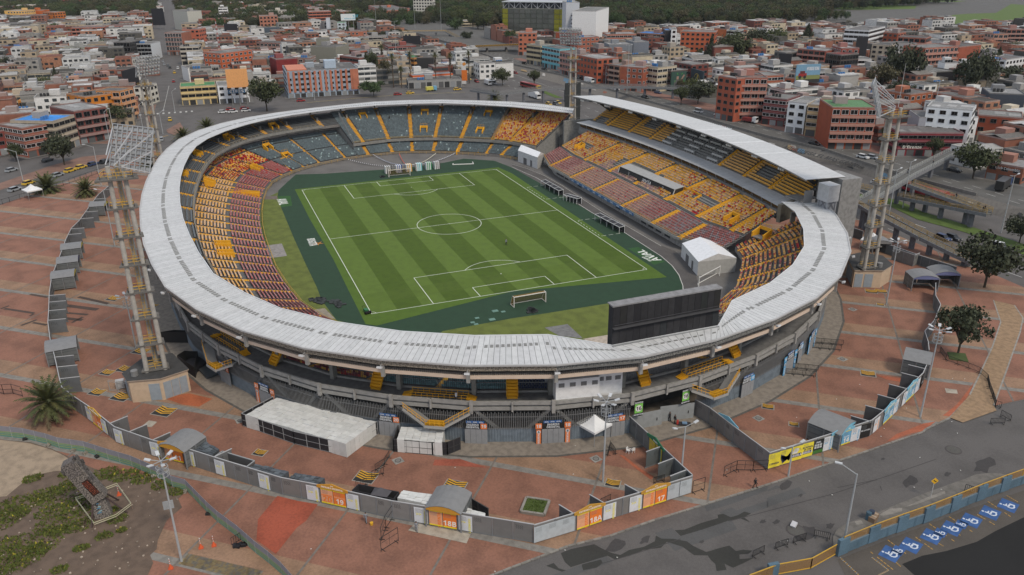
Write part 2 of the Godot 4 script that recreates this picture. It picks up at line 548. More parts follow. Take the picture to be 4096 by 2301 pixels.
func tier(called:String,u0:float,u1:float,front:Callable,h0:float,back:Callable,h1:float,rows:int,style:String):
	var steps:=MB.new()
	var con:=Color(.14,.14,.14)
	var spots:=[]
	var tints:=[]
	var du:=.25
	var k:=int(round((u1-u0)/du))
	var benches:=style=="upper"
	var rise:=(h1-h0)/rows
	for i in k:
		var ua:=u0+(u1-u0)*i/k
		var ub:=u0+(u1-u0)*(i+1)/k
		for r in rows:
			var ta:=float(r)/rows
			var tb:=float(r+1)/rows
			var h:=h0+rise*r
			var a:=at(ua,lerpf(front.call(ua),back.call(ua),ta))
			var b:=at(ub,lerpf(front.call(ub),back.call(ub),ta))
			var e:=at(ub,lerpf(front.call(ub),back.call(ub),tb))
			var d:=at(ua,lerpf(front.call(ua),back.call(ua),tb))
			steps.quad(V(a,h),V(b,h),V(e,h),V(d,h),con)
			steps.quad(V(d,h),V(e,h),V(e,h+rise),V(d,h+rise),con)
			if r==0:
				steps.quad(V(a,h-1.0 if h0>2.0 else .0),V(b,h-1.0 if h0>2.0 else .0),V(b,h),V(a,h),Color(.22,.21,.2))
	for i in k:
		var ua:=u0+(u1-u0)*i/k
		var ub:=u0+(u1-u0)*(i+1)/k
		var low:=.5
		steps.quad(V(at(ua,back.call(ua)),h1-low),V(at(ub,back.call(ub)),h1-low),V(at(ub,front.call(ub)),h0-low),V(at(ua,front.call(ua)),h0-low),con)
		steps.quad(V(at(ub,back.call(ub)),h1-low),V(at(ua,back.call(ua)),h1-low),V(at(ua,back.call(ua)),h1),V(at(ub,back.call(ub)),h1),con)
	var root:=put(called,steps,M.concrete,stadium)
	var gaps:=stairs_of(style,u0,u1)
	var gw:=.05 if style in ["lower","corner"] else .075
	for r in rows:
		if style=="lower" and (r==10 or r==21):
			continue
		var t:=(r+.45)/rows
		var h:=h0+rise*r
		var u:=u0+.02
		while u<u1-.02:
			var s:=lerpf(front.call(u),back.call(u),t)
			var p:=at(u,s)
			var q:=at(u+.02,s)
			var wide:float=1.0 if benches else .52
			var bay:=p.distance_to(q)/.02
			var step:=wide/bay
			if clear_of(gaps,gw,u):
				var keep=seat_colour(style,u,r,rows,p)
				var hidden:=style=="lower" and ((u<9.0 or (u<11.0 and r<8) or (u<13.0 and r<4)))
				if keep!=null and not hidden:
					var zz:=-V(inward_dir(u))
					var bs:=Basis(Vector3.UP.cross(zz),Vector3.UP,zz)
					spots.append(Transform3D(bs,V(p,h)))
					tints.append(keep)
			u+=step
	var seats:=stuff_copies("seats",bench_mesh if benches else seat_mesh,spots,tints,root)
	seats.set_meta("label","rows of plastic seats" if not benches else "rows of grey benches")
	for g in gaps:
		var st:=MB.new()
		var wd:=1.5 if not style in ["lower","corner"] else .9
		var lo:=0
		for r in range(lo,rows):
			var h:=h0+rise*r+.02
			for half in 2:
				var ta:=(r+half*.5)/rows
				var tb:=(r+half*.5+.5)/rows
				var a:=at(g,lerpf(front.call(g),back.call(g),ta))
				var b:=at(g,lerpf(front.call(g),back.call(g),tb))
				var side:=(b-a).orthogonal().normalized()*wd*.5
				var y:=h+half*rise*.5+.03
				st.hexa([V(a+side,y-.3),V(a-side,y-.3),V(b-side,y-.3),V(b+side,y-.3)],[V(a+side,y),V(a-side,y),V(b-side,y),V(b+side,y)],YEL*(.9 if half else 1.0))
		put("stairway",st,M.plain,root)
func inward_dir(u:float) ->Vector2:
	return (at(u,1.0)-at(u,.0)).normalized()
func stairs_of(style:String,u0:float,u1:float) ->Array:
	var list:=[]
	var gap:=1.0
	if style in ["lower"]:
		var g:=5.5
		while g<27.3:
			list.append(g)
			g+=.5 if g>13.9 and g<23.6 else 1.0
		list.append_array([27.0,28.0,29.0,30.1])
		return list
	if style=="corner":
		return [.35,1.05,1.75,2.45,3.2,4.0]
	var u:=ceilf(u0)
	while u<u1:
		list.append(u)
		u+=gap
	return list
func clear_of(gaps:Array,w:float,u:float) ->bool:
	for g in gaps:
		if absf(u-g)<w:
			return false
	return true
func make_roof():
	var pale:=Color(.53,.54,.545)
	for i in OUT.size()-1:
		var o0:Vector2=OUT[i]-inward(i)*.3
		var o1:Vector2=OUT[i+1]-inward(i+1)*.3
		var i0:Vector2=ROOFIN[i]
		var i1:Vector2=ROOFIN[i+1]
		var ho:=15.45
		var hi:=15.95
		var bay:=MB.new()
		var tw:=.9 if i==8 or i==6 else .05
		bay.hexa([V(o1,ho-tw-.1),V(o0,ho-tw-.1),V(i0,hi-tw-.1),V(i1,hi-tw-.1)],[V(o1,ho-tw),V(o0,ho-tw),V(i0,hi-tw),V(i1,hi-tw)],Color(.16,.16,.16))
		bay.bar(V(i0,hi),V(i1,hi),.16,.22,Color(.6,.62,.64))
		bay.bar(V(o0,ho-.02),V(o1,ho-.02),.3,.26,Color(.42,.42,.42))
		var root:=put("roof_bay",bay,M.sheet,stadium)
		var n:=14
		var single:=i<20 and i!=7
		var rest:=MB.new()
		for k in n:
			var f0:=(k+.035)/n
			var f1:=(k+.965)/n
			var sh:=MB.new() if single else rest
			var tone:=pale*rng.randf_range(.93,1.05)
			var ii0:=i0.lerp(i1,f0)
			var ii1:=i0.lerp(i1,f1)
			var oo0:=o0.lerp(o1,f0)
			var oo1:=o0.lerp(o1,f1)
			sh.hexa([V(oo1,ho-.05),V(oo0,ho-.05),V(ii0,hi-.05),V(ii1,hi-.05)],[V(oo1,ho),V(oo0,ho),V(ii0,hi),V(ii1,hi)],tone)
			if single:
				put("roof_sheet",sh,M.sheet,root)
		if not single:
			put("roof_sheets",rest,M.sheet,root).set_meta("kind","stuff")
		var sky:=MB.new()
		for k in n:
			var skip:=(k==1 or k==n-2)
			if skip and i<28:
				continue
			var f:=.43 if i!=6 and i!=9 else .3+.1*absf(k-(n if i==6 else 0))/n
			if i==7 or i==8:
				f=.45
			for side in [0]:
				var w0:=(k+.22)/n
				var w1:=(k+.78)/n
				var dl:=.045
				var yy:=lerpf(ho,hi,1.0-f)+.012
				var aa:=i0.lerp(i1,w0)
				var bb:=i0.lerp(i1,w1)
				var ca:=o0.lerp(o1,w0)
				var cb:=o0.lerp(o1,w1)
				sky.hexa([V(cb.lerp(bb,1.0-f-dl),yy-.01),V(ca.lerp(aa,1.0-f-dl),yy-.01),V(ca.lerp(aa,1.0-f+dl),yy-.01),V(cb.lerp(bb,1.0-f+dl),yy-.01)],[V(cb.lerp(bb,1.0-f-dl),yy+.03),V(ca.lerp(aa,1.0-f-dl),yy+.03),V(ca.lerp(aa,1.0-f+dl),yy+.05),V(cb.lerp(bb,1.0-f+dl),yy+.05)],Color(.2,.2,.195))
		put("rooflight",sky,M.sheet,root)
		var p:Vector2=OUT[i]
		var rib:=MB.new()
		rib.bar(V(p+inward(i)*.4,15.1),V(i0-(i0-p)*.05,15.65),.35,.4,Color(.25,.245,.23))
		put("roof_beam",rib,M.concrete,root)
func make_facade():
	var con:=Color(.34,.335,.32)
	var dark:=Color(.3,.3,.29)
	var blue:=Color(.17,.21,.25)
	for i in OUT.size()-1:
		var near:=i<19
		var bay:=MB.new()
		bay.hexa([V(deck(i+1,.3),6.1),V(deck(i,.3),6.1),V(deck(i,5.2),6.1),V(deck(i+1,5.2),6.1)],[V(deck(i+1,.3),6.75),V(deck(i,.3),6.75),V(deck(i,5.2),6.75),V(deck(i+1,5.2),6.75)],Color(.17,.17,.17))
		var root:=put("concourse",bay,M.concrete,stadium)
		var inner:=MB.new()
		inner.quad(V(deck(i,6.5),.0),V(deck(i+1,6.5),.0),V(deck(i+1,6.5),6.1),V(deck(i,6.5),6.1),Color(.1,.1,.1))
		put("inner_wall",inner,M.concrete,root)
		var edge:=MB.new()
		for h in [[6.0,6.6,.0,.3],[7.0,7.6,-.08,.26]]:
			edge.hexa([V(deck(i+1,h[2]),h[0]),V(deck(i,h[2]),h[0]),V(deck(i,h[3]),h[0]),V(deck(i+1,h[3]),h[0])],[V(deck(i+1,h[2]),h[1]),V(deck(i,h[2]),h[1]),V(deck(i,h[3]),h[1]),V(deck(i+1,h[3]),h[1])],con)
		put("deck_rail",edge,M.concrete,root)
		var slot:=MB.new()
		slot.bar(V(deck(i,.2),6.8),V(deck(i+1,.2),6.8),.1,.16,Color(.13,.13,.13))
		slot.bar(V(deck(i,.12),6.84),V(deck(i+1,.12),6.84),.05,.05,Color(.3,.3,.3))
		put("handrail",slot,M.plain,root)
		for f in [.0,.5]:
			var post:=MB.new()
			var p:=at(i+f,.0)
			var d:=V(inward_dir(i+f+.001))
			var big:bool=f==.0
			post.box(V(p,6.7 if big else 6.75)-d*.12,v3(.55 if big else .28,2.2 if big else 1.7,.45),con*1.05,Basis(Vector3.UP.cross(d),Vector3.UP,d))
			put("deck_post",post,M.concrete,root)
		if near and i!=7:
			for f in [.22,.78]:
				var s:=MB.new()
				var top:=at(i+(.02 if f<.5 else .98),.5)
				var foot:=at(i+f+(.12 if f<.5 else -.12),1.2)
				s.bar(V(foot,1.6),V(top,6.1),.42,.5,dark)
				put("strut",s,M.concrete,root)
		var col:=MB.new()
		var pc:=deck(i,3.9)
		var dc:=V(inward(i))
		var cb:=Basis(Vector3.UP.cross(dc),Vector3.UP,dc)
		col.box(V(pc,9.4),v3(.7,5.4,1.1),Color(.27,.265,.24),cb)
		put("column",col,M.concrete,root)
		var br:=MB.new()
		br.hexa([V(deck(i,4.4),11.9)+cb.x*.35,V(deck(i,4.4),11.9)-cb.x*.35,V(deck(i,-2.0),12.5)-cb.x*.35,V(deck(i,-2.0),12.5)+cb.x*.35],[V(deck(i,4.4),13.0)+cb.x*.35,V(deck(i,4.4),13.0)-cb.x*.35,V(deck(i,-2.0),13.1)-cb.x*.35,V(deck(i,-2.0),13.1)+cb.x*.35],Color(.2,.2,.19))
		put("bracket",br,M.concrete,root)
		var up:=MB.new()
		up.box(V(deck(i,-2.25),13.6),v3(.55,2.6,.5),con,cb)
		put("upper_post",up,M.concrete,root)
		var sill:=MB.new()
		sill.hexa([V(deck(i+1,-2.1),12.75),V(deck(i,-2.1),12.75),V(deck(i,-1.2),12.75),V(deck(i+1,-1.2),12.75)],[V(deck(i+1,-2.1),13.35),V(deck(i,-2.1),13.35),V(deck(i,-1.2),13.35),V(deck(i+1,-1.2),13.35)],Color(.62,.5,.4) if i>2 else con)
		sill.hexa([V(deck(i+1,-1.2),12.75),V(deck(i,-1.2),12.75),V(deck(i,-.5),12.75),V(deck(i+1,-.5),12.75)],[V(deck(i+1,-1.2),13.2),V(deck(i,-1.2),13.2),V(deck(i,-.5),13.2),V(deck(i+1,-.5),13.2)],dark)
		put("sill_beam",sill,M.plain,root)
		var fas:=MB.new()
		fas.hexa([V(deck(i+1,-2.55),14.35),V(deck(i,-2.55),14.35),V(deck(i,-2.2),14.35),V(deck(i+1,-2.2),14.35)],[V(deck(i+1,-2.55),15.25),V(deck(i,-2.55),15.25),V(deck(i,-2.2),15.25),V(deck(i+1,-2.2),15.25)],Color(.42,.37,.3) if i>8 else Color(.3,.3,.285))
		var fr:=put("fascia",fas,M.fascia,root)
		if near:
			var rail:=MB.new()
			for h in [13.7,14.25]:
				rail.bar(V(deck(i,-2.0),h),V(deck(i+1,-2.0),h),.06,.07,Color(.09,.09,.09))
			for k in 42:
				var q:=at(i+(k+.5)/42.0,-2.0)
				rail.box(V(q,13.85),v3(.05,.95,.05),Color(.09,.09,.09))
			put("upper_railing",rail,M.plain,root)
			var wall:=MB.new()
			for k in 28:
				var a:=at(i+k/28.0,.3)
				var m:=at(i+(k+.5)/28.0,.36)
				var b:=at(i+(k+1.0)/28.0,.3)
				wall.quad(V(a,0),V(m,0),V(m,2.5),V(a,2.5),blue)
				wall.quad(V(m,0),V(b,0),V(b,2.5),V(m,2.5),blue)
			if i!=7:
				put("steel_base_wall",wall,M.concrete,root)
			var bars:=MB.new()
			for k in 44:
				var q:=at(i+(k+.5)/44.0,.3)
				bars.box(V(q,3.8+.15*(k%2)),v3(.09,2.9+.3*(k%2),.09),Color(.17,.175,.18))
			for h in [2.55,4.6]:
				bars.bar(V(deck(i,.34),h),V(deck(i+1,.34),h),.06,.1,Color(.17,.175,.18))
			if i!=7:
				put("fence_bar",bars,M.plain,root).set_meta("kind","stuff")
			var cage:=MB.new()
			for k in 36:
				var q:=at(i+(k+.5)/36.0,4.3)
				cage.box(V(q,8.2),v3(.045,2.9,.045),Color(.08,.08,.08))
			for h in [7.4,8.6,9.6]:
				cage.bar(V(deck(i,4.3),h),V(deck(i+1,4.3),h),.05,.06,Color(.08,.08,.08))
			put("concourse_fence",cage,M.plain,root).set_meta("kind","stuff")
			var curb:=MB.new()
			curb.bar(V(deck(i,4.3),6.9),V(deck(i+1,4.3),6.9),.25,.4,con)
			put("concourse_kerb",curb,M.concrete,root)
		else:
			var wall:=MB.new()
			wall.quad(V(deck(i+1,.3),0),V(deck(i,.3),0),V(deck(i,.3),4.6),V(deck(i+1,.3),4.6),blue)
			put("outer_wall",wall,M.concrete,root)
	for u in [13.0,11.3,9.5,7.7,6.15,3.6]:
		var st:=MB.new()
		var d:=V(inward_dir(u))
		var bs:=Basis(Vector3.UP.cross(d),Vector3.UP,d)
		for k in 8:
			st.box(V(at(u,2.4+k*.32),6.75+(k+1)*.4-.2),v3(1.7,.4,.34),YEL*(.8+.15*(k%2)),bs)
		for s in [-1.0,1.0]:
			st.bar(V(at(u,2.3),7.1)+bs.x*s*.9,V(at(u,4.9),10.1)+bs.x*s*.9,.08,.4,YEL)
		put("steps",st,M.plain,stadium)
	for u in [10.43,6.75,14.0]:
		var rp:=MB.new()
		var d:=V(inward_dir(u))
		var bs:=Basis(Vector3.UP.cross(d),Vector3.UP,d)
		var o:=V(at(u,.5))
		for s in [[.9,7.75,4.6],[2.4,7.75,4.6]]:
			for h in [.0,-.5]:
				rp.bar(o-bs.x*s[2]+d*s[0]+Vector3.UP*(s[1]+h),o+bs.x*s[2]+d*s[0]+Vector3.UP*(s[1]+h),.07,.07,YEL)
			for k in 11:
				rp.box(o+bs.x*(k-5.0)*.92+d*s[0]+Vector3.UP*7.25,v3(.06,1.0,.06),YEL)
		for s in [-1.0,1.0]:
			for k in 5:
				rp.box(o+bs.x*s*(4.6+k*.3)+d*1.6+Vector3.UP*(6.8+(4-k)*.08),v3(.3,.3,1.4),YEL,bs)
			rp.bar(o+bs.x*s*5.4+Vector3.UP*5.9-d*.2,o+bs.x*s*1.5+Vector3.UP*3.9-d*1.5,1.7,.15,dark*.6)
			rp.bar(o+bs.x*s*5.4+Vector3.UP*5.7-d*1.1,o+bs.x*s*1.5+Vector3.UP*3.7-d*2.4,.2,.35,con)
			for h in [.5,1.0]:
				rp.bar(o+bs.x*s*5.4+Vector3.UP*(5.9+h)-d*1.1,o+bs.x*s*1.5+Vector3.UP*(3.9+h)-d*2.4,.06,.06,YEL)
			for k in 6:
				rp.box(o+bs.x*s*lerpf(5.2,1.5,k/5.0)+Vector3.UP*lerpf(6.4,4.4,k/5.0)-d*lerpf(1.15,2.4,k/5.0),v3(.05,1.0,.05),YEL)
		rp.box(o+Vector3.UP*3.85-d*1.6,v3(3.2,.15,1.8),YEL*.6,bs)
		rp.box(o+Vector3.UP*3.7-d*2.5,v3(3.3,.45,.2),con,bs)
		for h in [4.4,4.9]:
			rp.box(o+Vector3.UP*h-d*2.45,v3(3.0,.06,.06),YEL,bs)
		for k in 5:
			rp.box(o+bs.x*(k-2)*.75+Vector3.UP*4.4-d*2.45,v3(.05,1.0,.05),YEL,bs)
		put("ramp_railing",rp,M.plain,stadium)
	var wr:=MB.new()
	for f in [[8.42,8.97,.25],[8.1,8.45,1.1]]:
		var a:=at(f[1],f[2])
		var b:=at(f[0],f[2])
		var e:=at(f[0],4.0)
		var g:=at(f[1],4.0)
		wr.hexa([V(a,6.76),V(b,6.76),V(e,6.76),V(g,6.76)],[V(a,11.0),V(b,11.0),V(e,11.0),V(g,11.0)],Color(.72,.73,.74))
	var room:=put("white_room",wr,M.plain,stadium)
	for f in [8.9,8.76,8.62,8.48,8.38,8.28,8.16]:
		var d:=V(inward_dir(f))
		var w:=MB.new()
		w.box(V(at(f,.24 if f>8.45 else 1.09),10.1),v3(.9,.7,.08),Color(.12,.12,.12),Basis(Vector3.UP.cross(d),Vector3.UP,d))
		for k in 4:
			w.box(V(at(f,.2 if f>8.45 else 1.05),9.82+k*.18),v3(.9,.05,.08),Color(.3,.3,.3),Basis(Vector3.UP.cross(d),Vector3.UP,d))
		put("louvre_window",w,M.plain,room)
	for i in range(0,19):
		var fl:=MB.new()
		var d:=V(inward(i))
		var bs:=Basis(Vector3.UP.cross(d),Vector3.UP,d)
		fl.bar(V(deck(i,-2.5),14.6),V(deck(i,-3.3),14.5),.1,.1,Color(.3,.3,.3))
		fl.box(V(deck(i,-3.5),14.45),v3(.8,.25,.5),Color(.55,.56,.57),bs*Basis(Vector3.RIGHT,.3))
		put("floodlight",fl,M.plain,stadium)
func west_front(z:float) ->float:
	return 48.4+maxf(.0,-z-38.0)*.28+maxf(.0,z-42.0)*.42
func west_back(z:float) ->float:
	return 73.6-5.2*pow(z/60.0,2)
func west_at(t:float,z:float) ->float:
	return lerpf(west_front(z),west_back(z),t)
func make_west_stand():
	var con:=Color(.2,.2,.195)
	var za:=-52.0
	var zb:=55.0
	var rows:=25
	var h0:=3.1
	var h1:=10.6
	var st:=MB.new()
	var spots:=[]
	var tints:=[]
	var k:=24
	var stairs:=[-38.0,-21.5,-5.0,13.0,30.0,43.0]
	for r in rows:
		var ta:=float(r)/rows
		var tb:=float(r+1)/rows
		var h:=h0+(h1-h0)*ta
		var hr:=(h1-h0)/rows
		for i in k:
			var z0:=lerpf(za,zb,float(i)/k)
			var z1:=lerpf(za,zb,float(i+1)/k)
			st.quad(v3(west_at(ta,z1),h,z1),v3(west_at(tb,z1),h,z1),v3(west_at(tb,z0),h,z0),v3(west_at(ta,z0),h,z0),con)
			st.quad(v3(west_at(tb,z1),h,z1),v3(west_at(tb,z1),h+hr,z1),v3(west_at(tb,z0),h+hr,z0),v3(west_at(tb,z0),h,z0),con)
		if r==9 or r==17 and false:
			continue
		var z:=za+.4
		while z<zb-.4:
			var keep:=true
			for s in stairs:
				var zs:float=s+(7.5 if r>9 else .0) if r>9 else s
				if absf(z-zs)<1.1:
					keep=false
			if r>=15 and r<=17 and (absf(z+5.5)<12.5 or absf(z-33)<7.0 or absf(z+42)<5.0):
				keep=false
			if r>9 and r<15 and absf(z+4.0)<13.5 and r>12:
				keep=false
			if keep:
				spots.append(Transform3D(Basis(v3(0,0,1),Vector3.UP,v3(1,0,0))*Basis(Vector3.UP,.0),v3(west_at((r+.45)/rows,z),h,z)))
				var q:=rng.randf()
				var yel:=Color(.66,.36,.06)
				var pale:=Color(.62,.42,.25)
				var red:=Color(.42,.02,.02)
				var pink:=Color(.36,.14,.13)
				var c:=pink if q<.6 else Color(.45,.25,.22) if q<.985 else red
				if r<9 and absf(z+4.0)<24.0 and q<.55:
					c=Color(.5,.3,.22)
				if r>9:
					c=yel if q<.52 else pale if q<.84 else red
					if absf(z+4.0)<17.0:
						c=yel if q<.6 else pale if q<.985 else red
						if r<15:
							c=Color(.4,.25,.24) if q<.7 else pale
				elif z>33.0:
					c=Color(.3,.24,.25) if q<.4 else pink
				spots[-1].basis=Basis(v3(0,0,-1),Vector3.UP,v3(1,0,0))
				tints.append(c*rng.randf_range(.85,1.12))
			z+=.53
	var root:=put("west_lower_stand",st,M.concrete,stadium)
	stuff_copies("seats",seat_mesh,spots,tints,root)
	for s in stairs:
		for part in [[0,9,.0],[10,25,7.5]]:
			var m:=MB.new()
			for r in range(part[0],part[1]):
				for half in 2:
					var ta:=(r+half*.5)/rows
					var h:=h0+(h1-h0)*ta+.03
					var zc:float=s+part[2]
					if zc>zb-1.0:
						continue
					var x0:=west_at(ta,zc)
					m.box(v3(x0+.25,h-.1,zc),v3(.48,.3,2.0),YEL*(.9 if half else 1.0))
			if m.v.size():
				put("stairway",m,M.plain,root)
	var fw:=MB.new()
	for i in k:
		var z0:=lerpf(za,zb,float(i)/k)
		var z1:=lerpf(za,zb,float(i+1)/k)
		var x0:=west_front(z0)
		var x1:=west_front(z1)
		var set_back:=1.8
		fw.quad(v3(x1+set_back,0,z1),v3(x1+set_back,3.0,z1),v3(x0+set_back,3.0,z0),v3(x0+set_back,0,z0),Color(.36,.36,.35))
		fw.quad(v3(x1-.1,2.5,z1),v3(x0-.1,2.5,z0),v3(x0+set_back,2.5,z0),v3(x1+set_back,2.5,z1),con)
		fw.bar(v3(x0-.05,2.85,z0),v3(x1-.05,2.85,z1),.25,.75,Color(.36,.36,.345))
	var wall:=put("front_wall",fw,M.concrete,root)
	for z in [-34.5,-31.5,-28.0,-18.0,8.0,23.0,27.0,31.0,35.5]:
		var w:=MB.new()
		w.box(v3(west_front(z)+1.72,1.5,z),v3(.1,1.5,2.6),Color(.03,.035,.04))
		put("window",w,M.plain,wall)
	var band:=MB.new()
	for seg in [[-20.8,20.6]]:
		band.box(v3(48.15,2.85,(seg[0]+seg[1])*.5),v3(.1,.85,seg[1]-seg[0]),Color(.06,.16,.32))
	var bd:=put("blue_banner",band,M.plain,root)
	for i in 11:
		text("lettering","AVAL",.5,Color(.6,.65,.7),bd,v3(48.08,2.82,-19.0+i*3.8),Basis(Vector3.UP,-PI/2))
	var rl:=MB.new()
	for i in k:
		var z0:=lerpf(za,zb,float(i)/k)
		var z1:=lerpf(za,zb,float(i+1)/k)
		for h in [3.6,4.1]:
			rl.bar(v3(west_front(z0)+.1,h,z0),v3(west_front(z1)+.1,h,z1),.06,.06,Color(.5,.33,.1))
		for j in 3:
			var zz:=lerpf(z0,z1,j/3.0)
			rl.box(v3(west_front(zz)+.1,3.6,zz),v3(.06,1.0,.06),Color(.5,.33,.1))
	put("front_railing",rl,M.plain,root)
	var bx:=MB.new()
	var z0b:=-58.0
	var z1b:=56.0
	for i in k:
		var z0:=lerpf(z0b,z1b,float(i)/k)
		var z1:=lerpf(z0b,z1b,float(i+1)/k)
		var x0:=west_back(z0)
		var x1:=west_back(z1)
		bx.quad(v3(x1+.3,9.0,z1),v3(x1+.3,11.3,z1),v3(x0+.3,11.3,z0),v3(x0+.3,9.0,z0),Color(.27,.27,.27))
		bx.quad(v3(x1+.3,11.3,z1),v3(x1+2.6,11.3,z1),v3(x0+2.6,11.3,z0),v3(x0+.3,11.3,z0),Color(.3,.3,.3))
		bx.quad(v3(x1+2.6,11.3,z1),v3(x1+2.6,13.2,z1),v3(x0+2.6,13.2,z0),v3(x0+2.6,11.3,z0),Color(.03,.03,.03))
		bx.bar(v3(x0+.6,11.3,z0),v3(x0+.1,13.0,z0),.16,.16,Color(.35,.36,.37))
		bx.bar(v3(x0+1.2,11.7,z0),v3(x1+1.2,11.7,z1),.5,.5,Color(.16,.085,.02))
	var boxes:=put("private_boxes",bx,M.concrete,stadium)
	for i in k:
		var z0:=lerpf(z0b,z1b,float(i)/k)
		var z1:=lerpf(z0b,z1b,float(i+1)/k)
		var x0:=west_back(z0)
		var x1:=west_back(z1)
		for j in 5:
			var f0:=(j+.03)/5.0
			var f1:=(j+.97)/5.0
			var m:=MB.new()
			var a0:=v3(lerpf(x0,x1,f0),0,lerpf(z0,z1,f0))
			var a1:=v3(lerpf(x0,x1,f1),0,lerpf(z0,z1,f1))
			m.hexa([a1+v3(-.7,12.95,0),a1+v3(4.6,13.3,0),a0+v3(4.6,13.3,0),a0+v3(-.7,12.95,0)],[a1+v3(-.7,13.05,0),a1+v3(4.6,13.4,0),a0+v3(4.6,13.4,0),a0+v3(-.7,13.05,0)],Color(.45,.46,.47)*rng.randf_range(.94,1.05))
			put("roof_sheet",m,M.sheet,boxes)
	var us:=MB.new()
	var up_spots:=[]
	var up_tints:=[]
	var rows2:=10
	for r in rows2:
		var h:=13.5+r*.52
		for i in k:
			var z0:=lerpf(z0b+1.0,z1b+1.0,float(i)/k)
			var z1:=lerpf(z0b+1.0,z1b+1.0,float(i+1)/k)
			var xa:=west_back(z0)+4.6+r*.85
			var xb:=west_back(z1)+4.6+r*.85
			us.quad(v3(xb,h,z1),v3(xb+.85,h,z1),v3(xa+.85,h,z0),v3(xa,h,z0),con)
			us.quad(v3(xb+.85,h,z1),v3(xb+.85,h+.52,z1),v3(xa+.85,h+.52,z0),v3(xa+.85,h,z0),con)
			if r==rows2-1:
				us.quad(v3(xb+.9,h,z1),v3(xb+.9,21.0,z1),v3(xa+.9,21.0,z0),v3(xa+.9,h,z0),Color(.3,.3,.3))
		var z:=z0b+2.0
		while z<z1b:
			var press:=z>-15.0 and z<17.0
			var gap:=false
			for s in [-47.0,-34.0,-21.5,17.5,30.5,43.5]:
				if absf(z-s)<.9:
					gap=true
			if (absf(z+27.5)<3.5 and r>3) or (absf(z+52.0)<2.5 and r<3) or (absf(z-37.0)<3.5 and r>1 and r<6):
				gap=true
			if not gap and not press:
				up_spots.append(Transform3D(Basis(v3(0,0,-1),Vector3.UP,v3(1,0,0)),v3(west_back(z)+5.0+r*.85,h,z)))
				var f:=clampf((z+45.0)/60.0,.0,1.0) if z<0 else clampf(1.2-z/45.0,.0,1.0)
				up_tints.append(Color(.62,.34,.04).lerp(Color(.62,.4,.22),f*.7)*rng.randf_range(.88,1.1))
			z+=.53
	var upper:=put("west_upper_stand",us,M.concrete,stadium)
	stuff_copies("seats",seat_mesh,up_spots,up_tints,upper)
	for s in [-47.0,-34.0,-21.5,17.5,30.5,43.5]:
		var m:=MB.new()
		for r in rows2*2:
			m.box(v3(west_back(s)+4.8+r*.425,13.35+r*.26,s),v3(.42,.4,1.5),YEL*(.9 if r%2 else 1.0))
		put("stairway",m,M.plain,upper)
	for r in range(0,9):
		for b in 5:
			var zc:=-12.0+b*6.3+(r%2)*.6
			if (r<3 and b in [1,3]) or (r%2==1 and b==2 and r<6):
				continue
			var m:=MB.new()
			var x:=west_back(zc)+5.1+r*.85
			var h:=13.5+r*.52
			m.box(v3(x,h+.95,zc),v3(.55,.08,5.2),Color(.48,.48,.47))
			m.box(v3(x-.25,h+.72,zc),v3(.06,.5,5.2),Color(.45,.45,.44))
			for j in 5:
				m.box(v3(x,h+.5,zc-2.6+j*1.3),v3(.5,.9,.08),Color(.42,.42,.41))
			if r%2==0:
				put("press_desk",m,M.plain,upper)
	for i in 28:
		var z0:=lerpf(-63.0,64.5,float(i)/28)
		var z1:=lerpf(-63.0,64.5,float(i+1)/28)
		var root2:=MB.new()
		var f0:=76.4-7.6*pow(z0/63.0,2)
		var f1:=76.4-7.6*pow(z1/63.0,2)
		var wide:=11.5
		root2.hexa([v3(f1+.1,21.75,z1),v3(f1+wide,21.2,z1),v3(f0+wide,21.2,z0),v3(f0+.1,21.75,z0)],[v3(f1+.1,21.85,z1),v3(f1+wide,21.3,z1),v3(f0+wide,21.3,z0),v3(f0+.1,21.85,z0)],Color(.2,.2,.2))
		root2.bar(v3(f0,21.6,z0),v3(f1,21.6,z1),.15,.3,Color(.3,.3,.3))
		root2.bar(v3(f0+.3,21.2,z0),v3(f0+wide,20.4,z0),.3,.5,Color(.12,.12,.12))
		if i%4==2:
			root2.bar(v3(f0+9.5,14.0,z0),v3(f0+9.5,20.5,z0),.5,.5,Color(.1,.1,.1))
			root2.bar(v3(f0+9.5,17.0,z0),v3(f0+4.0,20.7,z0),.6,.9,Color(.09,.09,.09))
		var hr:=put("high_roof_bay",root2,M.sheet,stadium)
		for j in 4:
			var m:=MB.new()
			var q0:=(j+.02)/4.0
			var q1:=(j+.98)/4.0
			var a0:=v3(lerpf(f0,f1,q0),0,lerpf(z0,z1,q0))
			var a1:=v3(lerpf(f0,f1,q1),0,lerpf(z0,z1,q1))
			m.hexa([a1+v3(-.3,21.85,0),a1+v3(wide+.2,21.3,0),a0+v3(wide+.2,21.3,0),a0+v3(-.3,21.85,0)],[a1+v3(-.3,21.93,0),a1+v3(wide+.2,21.38,0),a0+v3(wide+.2,21.38,0),a0+v3(-.3,21.93,0)],Color(.52,.53,.535)*rng.randf_range(.95,1.04)*(1.18 if i in [15,17,19,22] and j==1 else 1.0))
			put("roof_sheet",m,M.sheet,hr)
		if i%3==1:
			var fl:=MB.new()
			for j in 3:
				fl.box(v3(f0+.2,21.0-.0,z0+j*.8),v3(.5,.5,.6),Color(.5,.5,.48))
			put("floodlight",fl,M.plain,hr)
	var end:=MB.new()
	end.hexa([v3(78,0,66),v3(84,0,66),v3(84,0,58),v3(78,0,58)],[v3(78,21.2,66),v3(84,21,66),v3(84,21,58),v3(78,21.2,58)],Color(.28,.28,.275))
	end.hexa([v3(72,14.5,58.5),v3(78,14.5,58.5),v3(78,14.5,54),v3(72,14.5,54)],[v3(72,14.8,58.5),v3(78,14.8,58.5),v3(78,14.8,54),v3(72,14.8,54)],Color(.3,.3,.3))
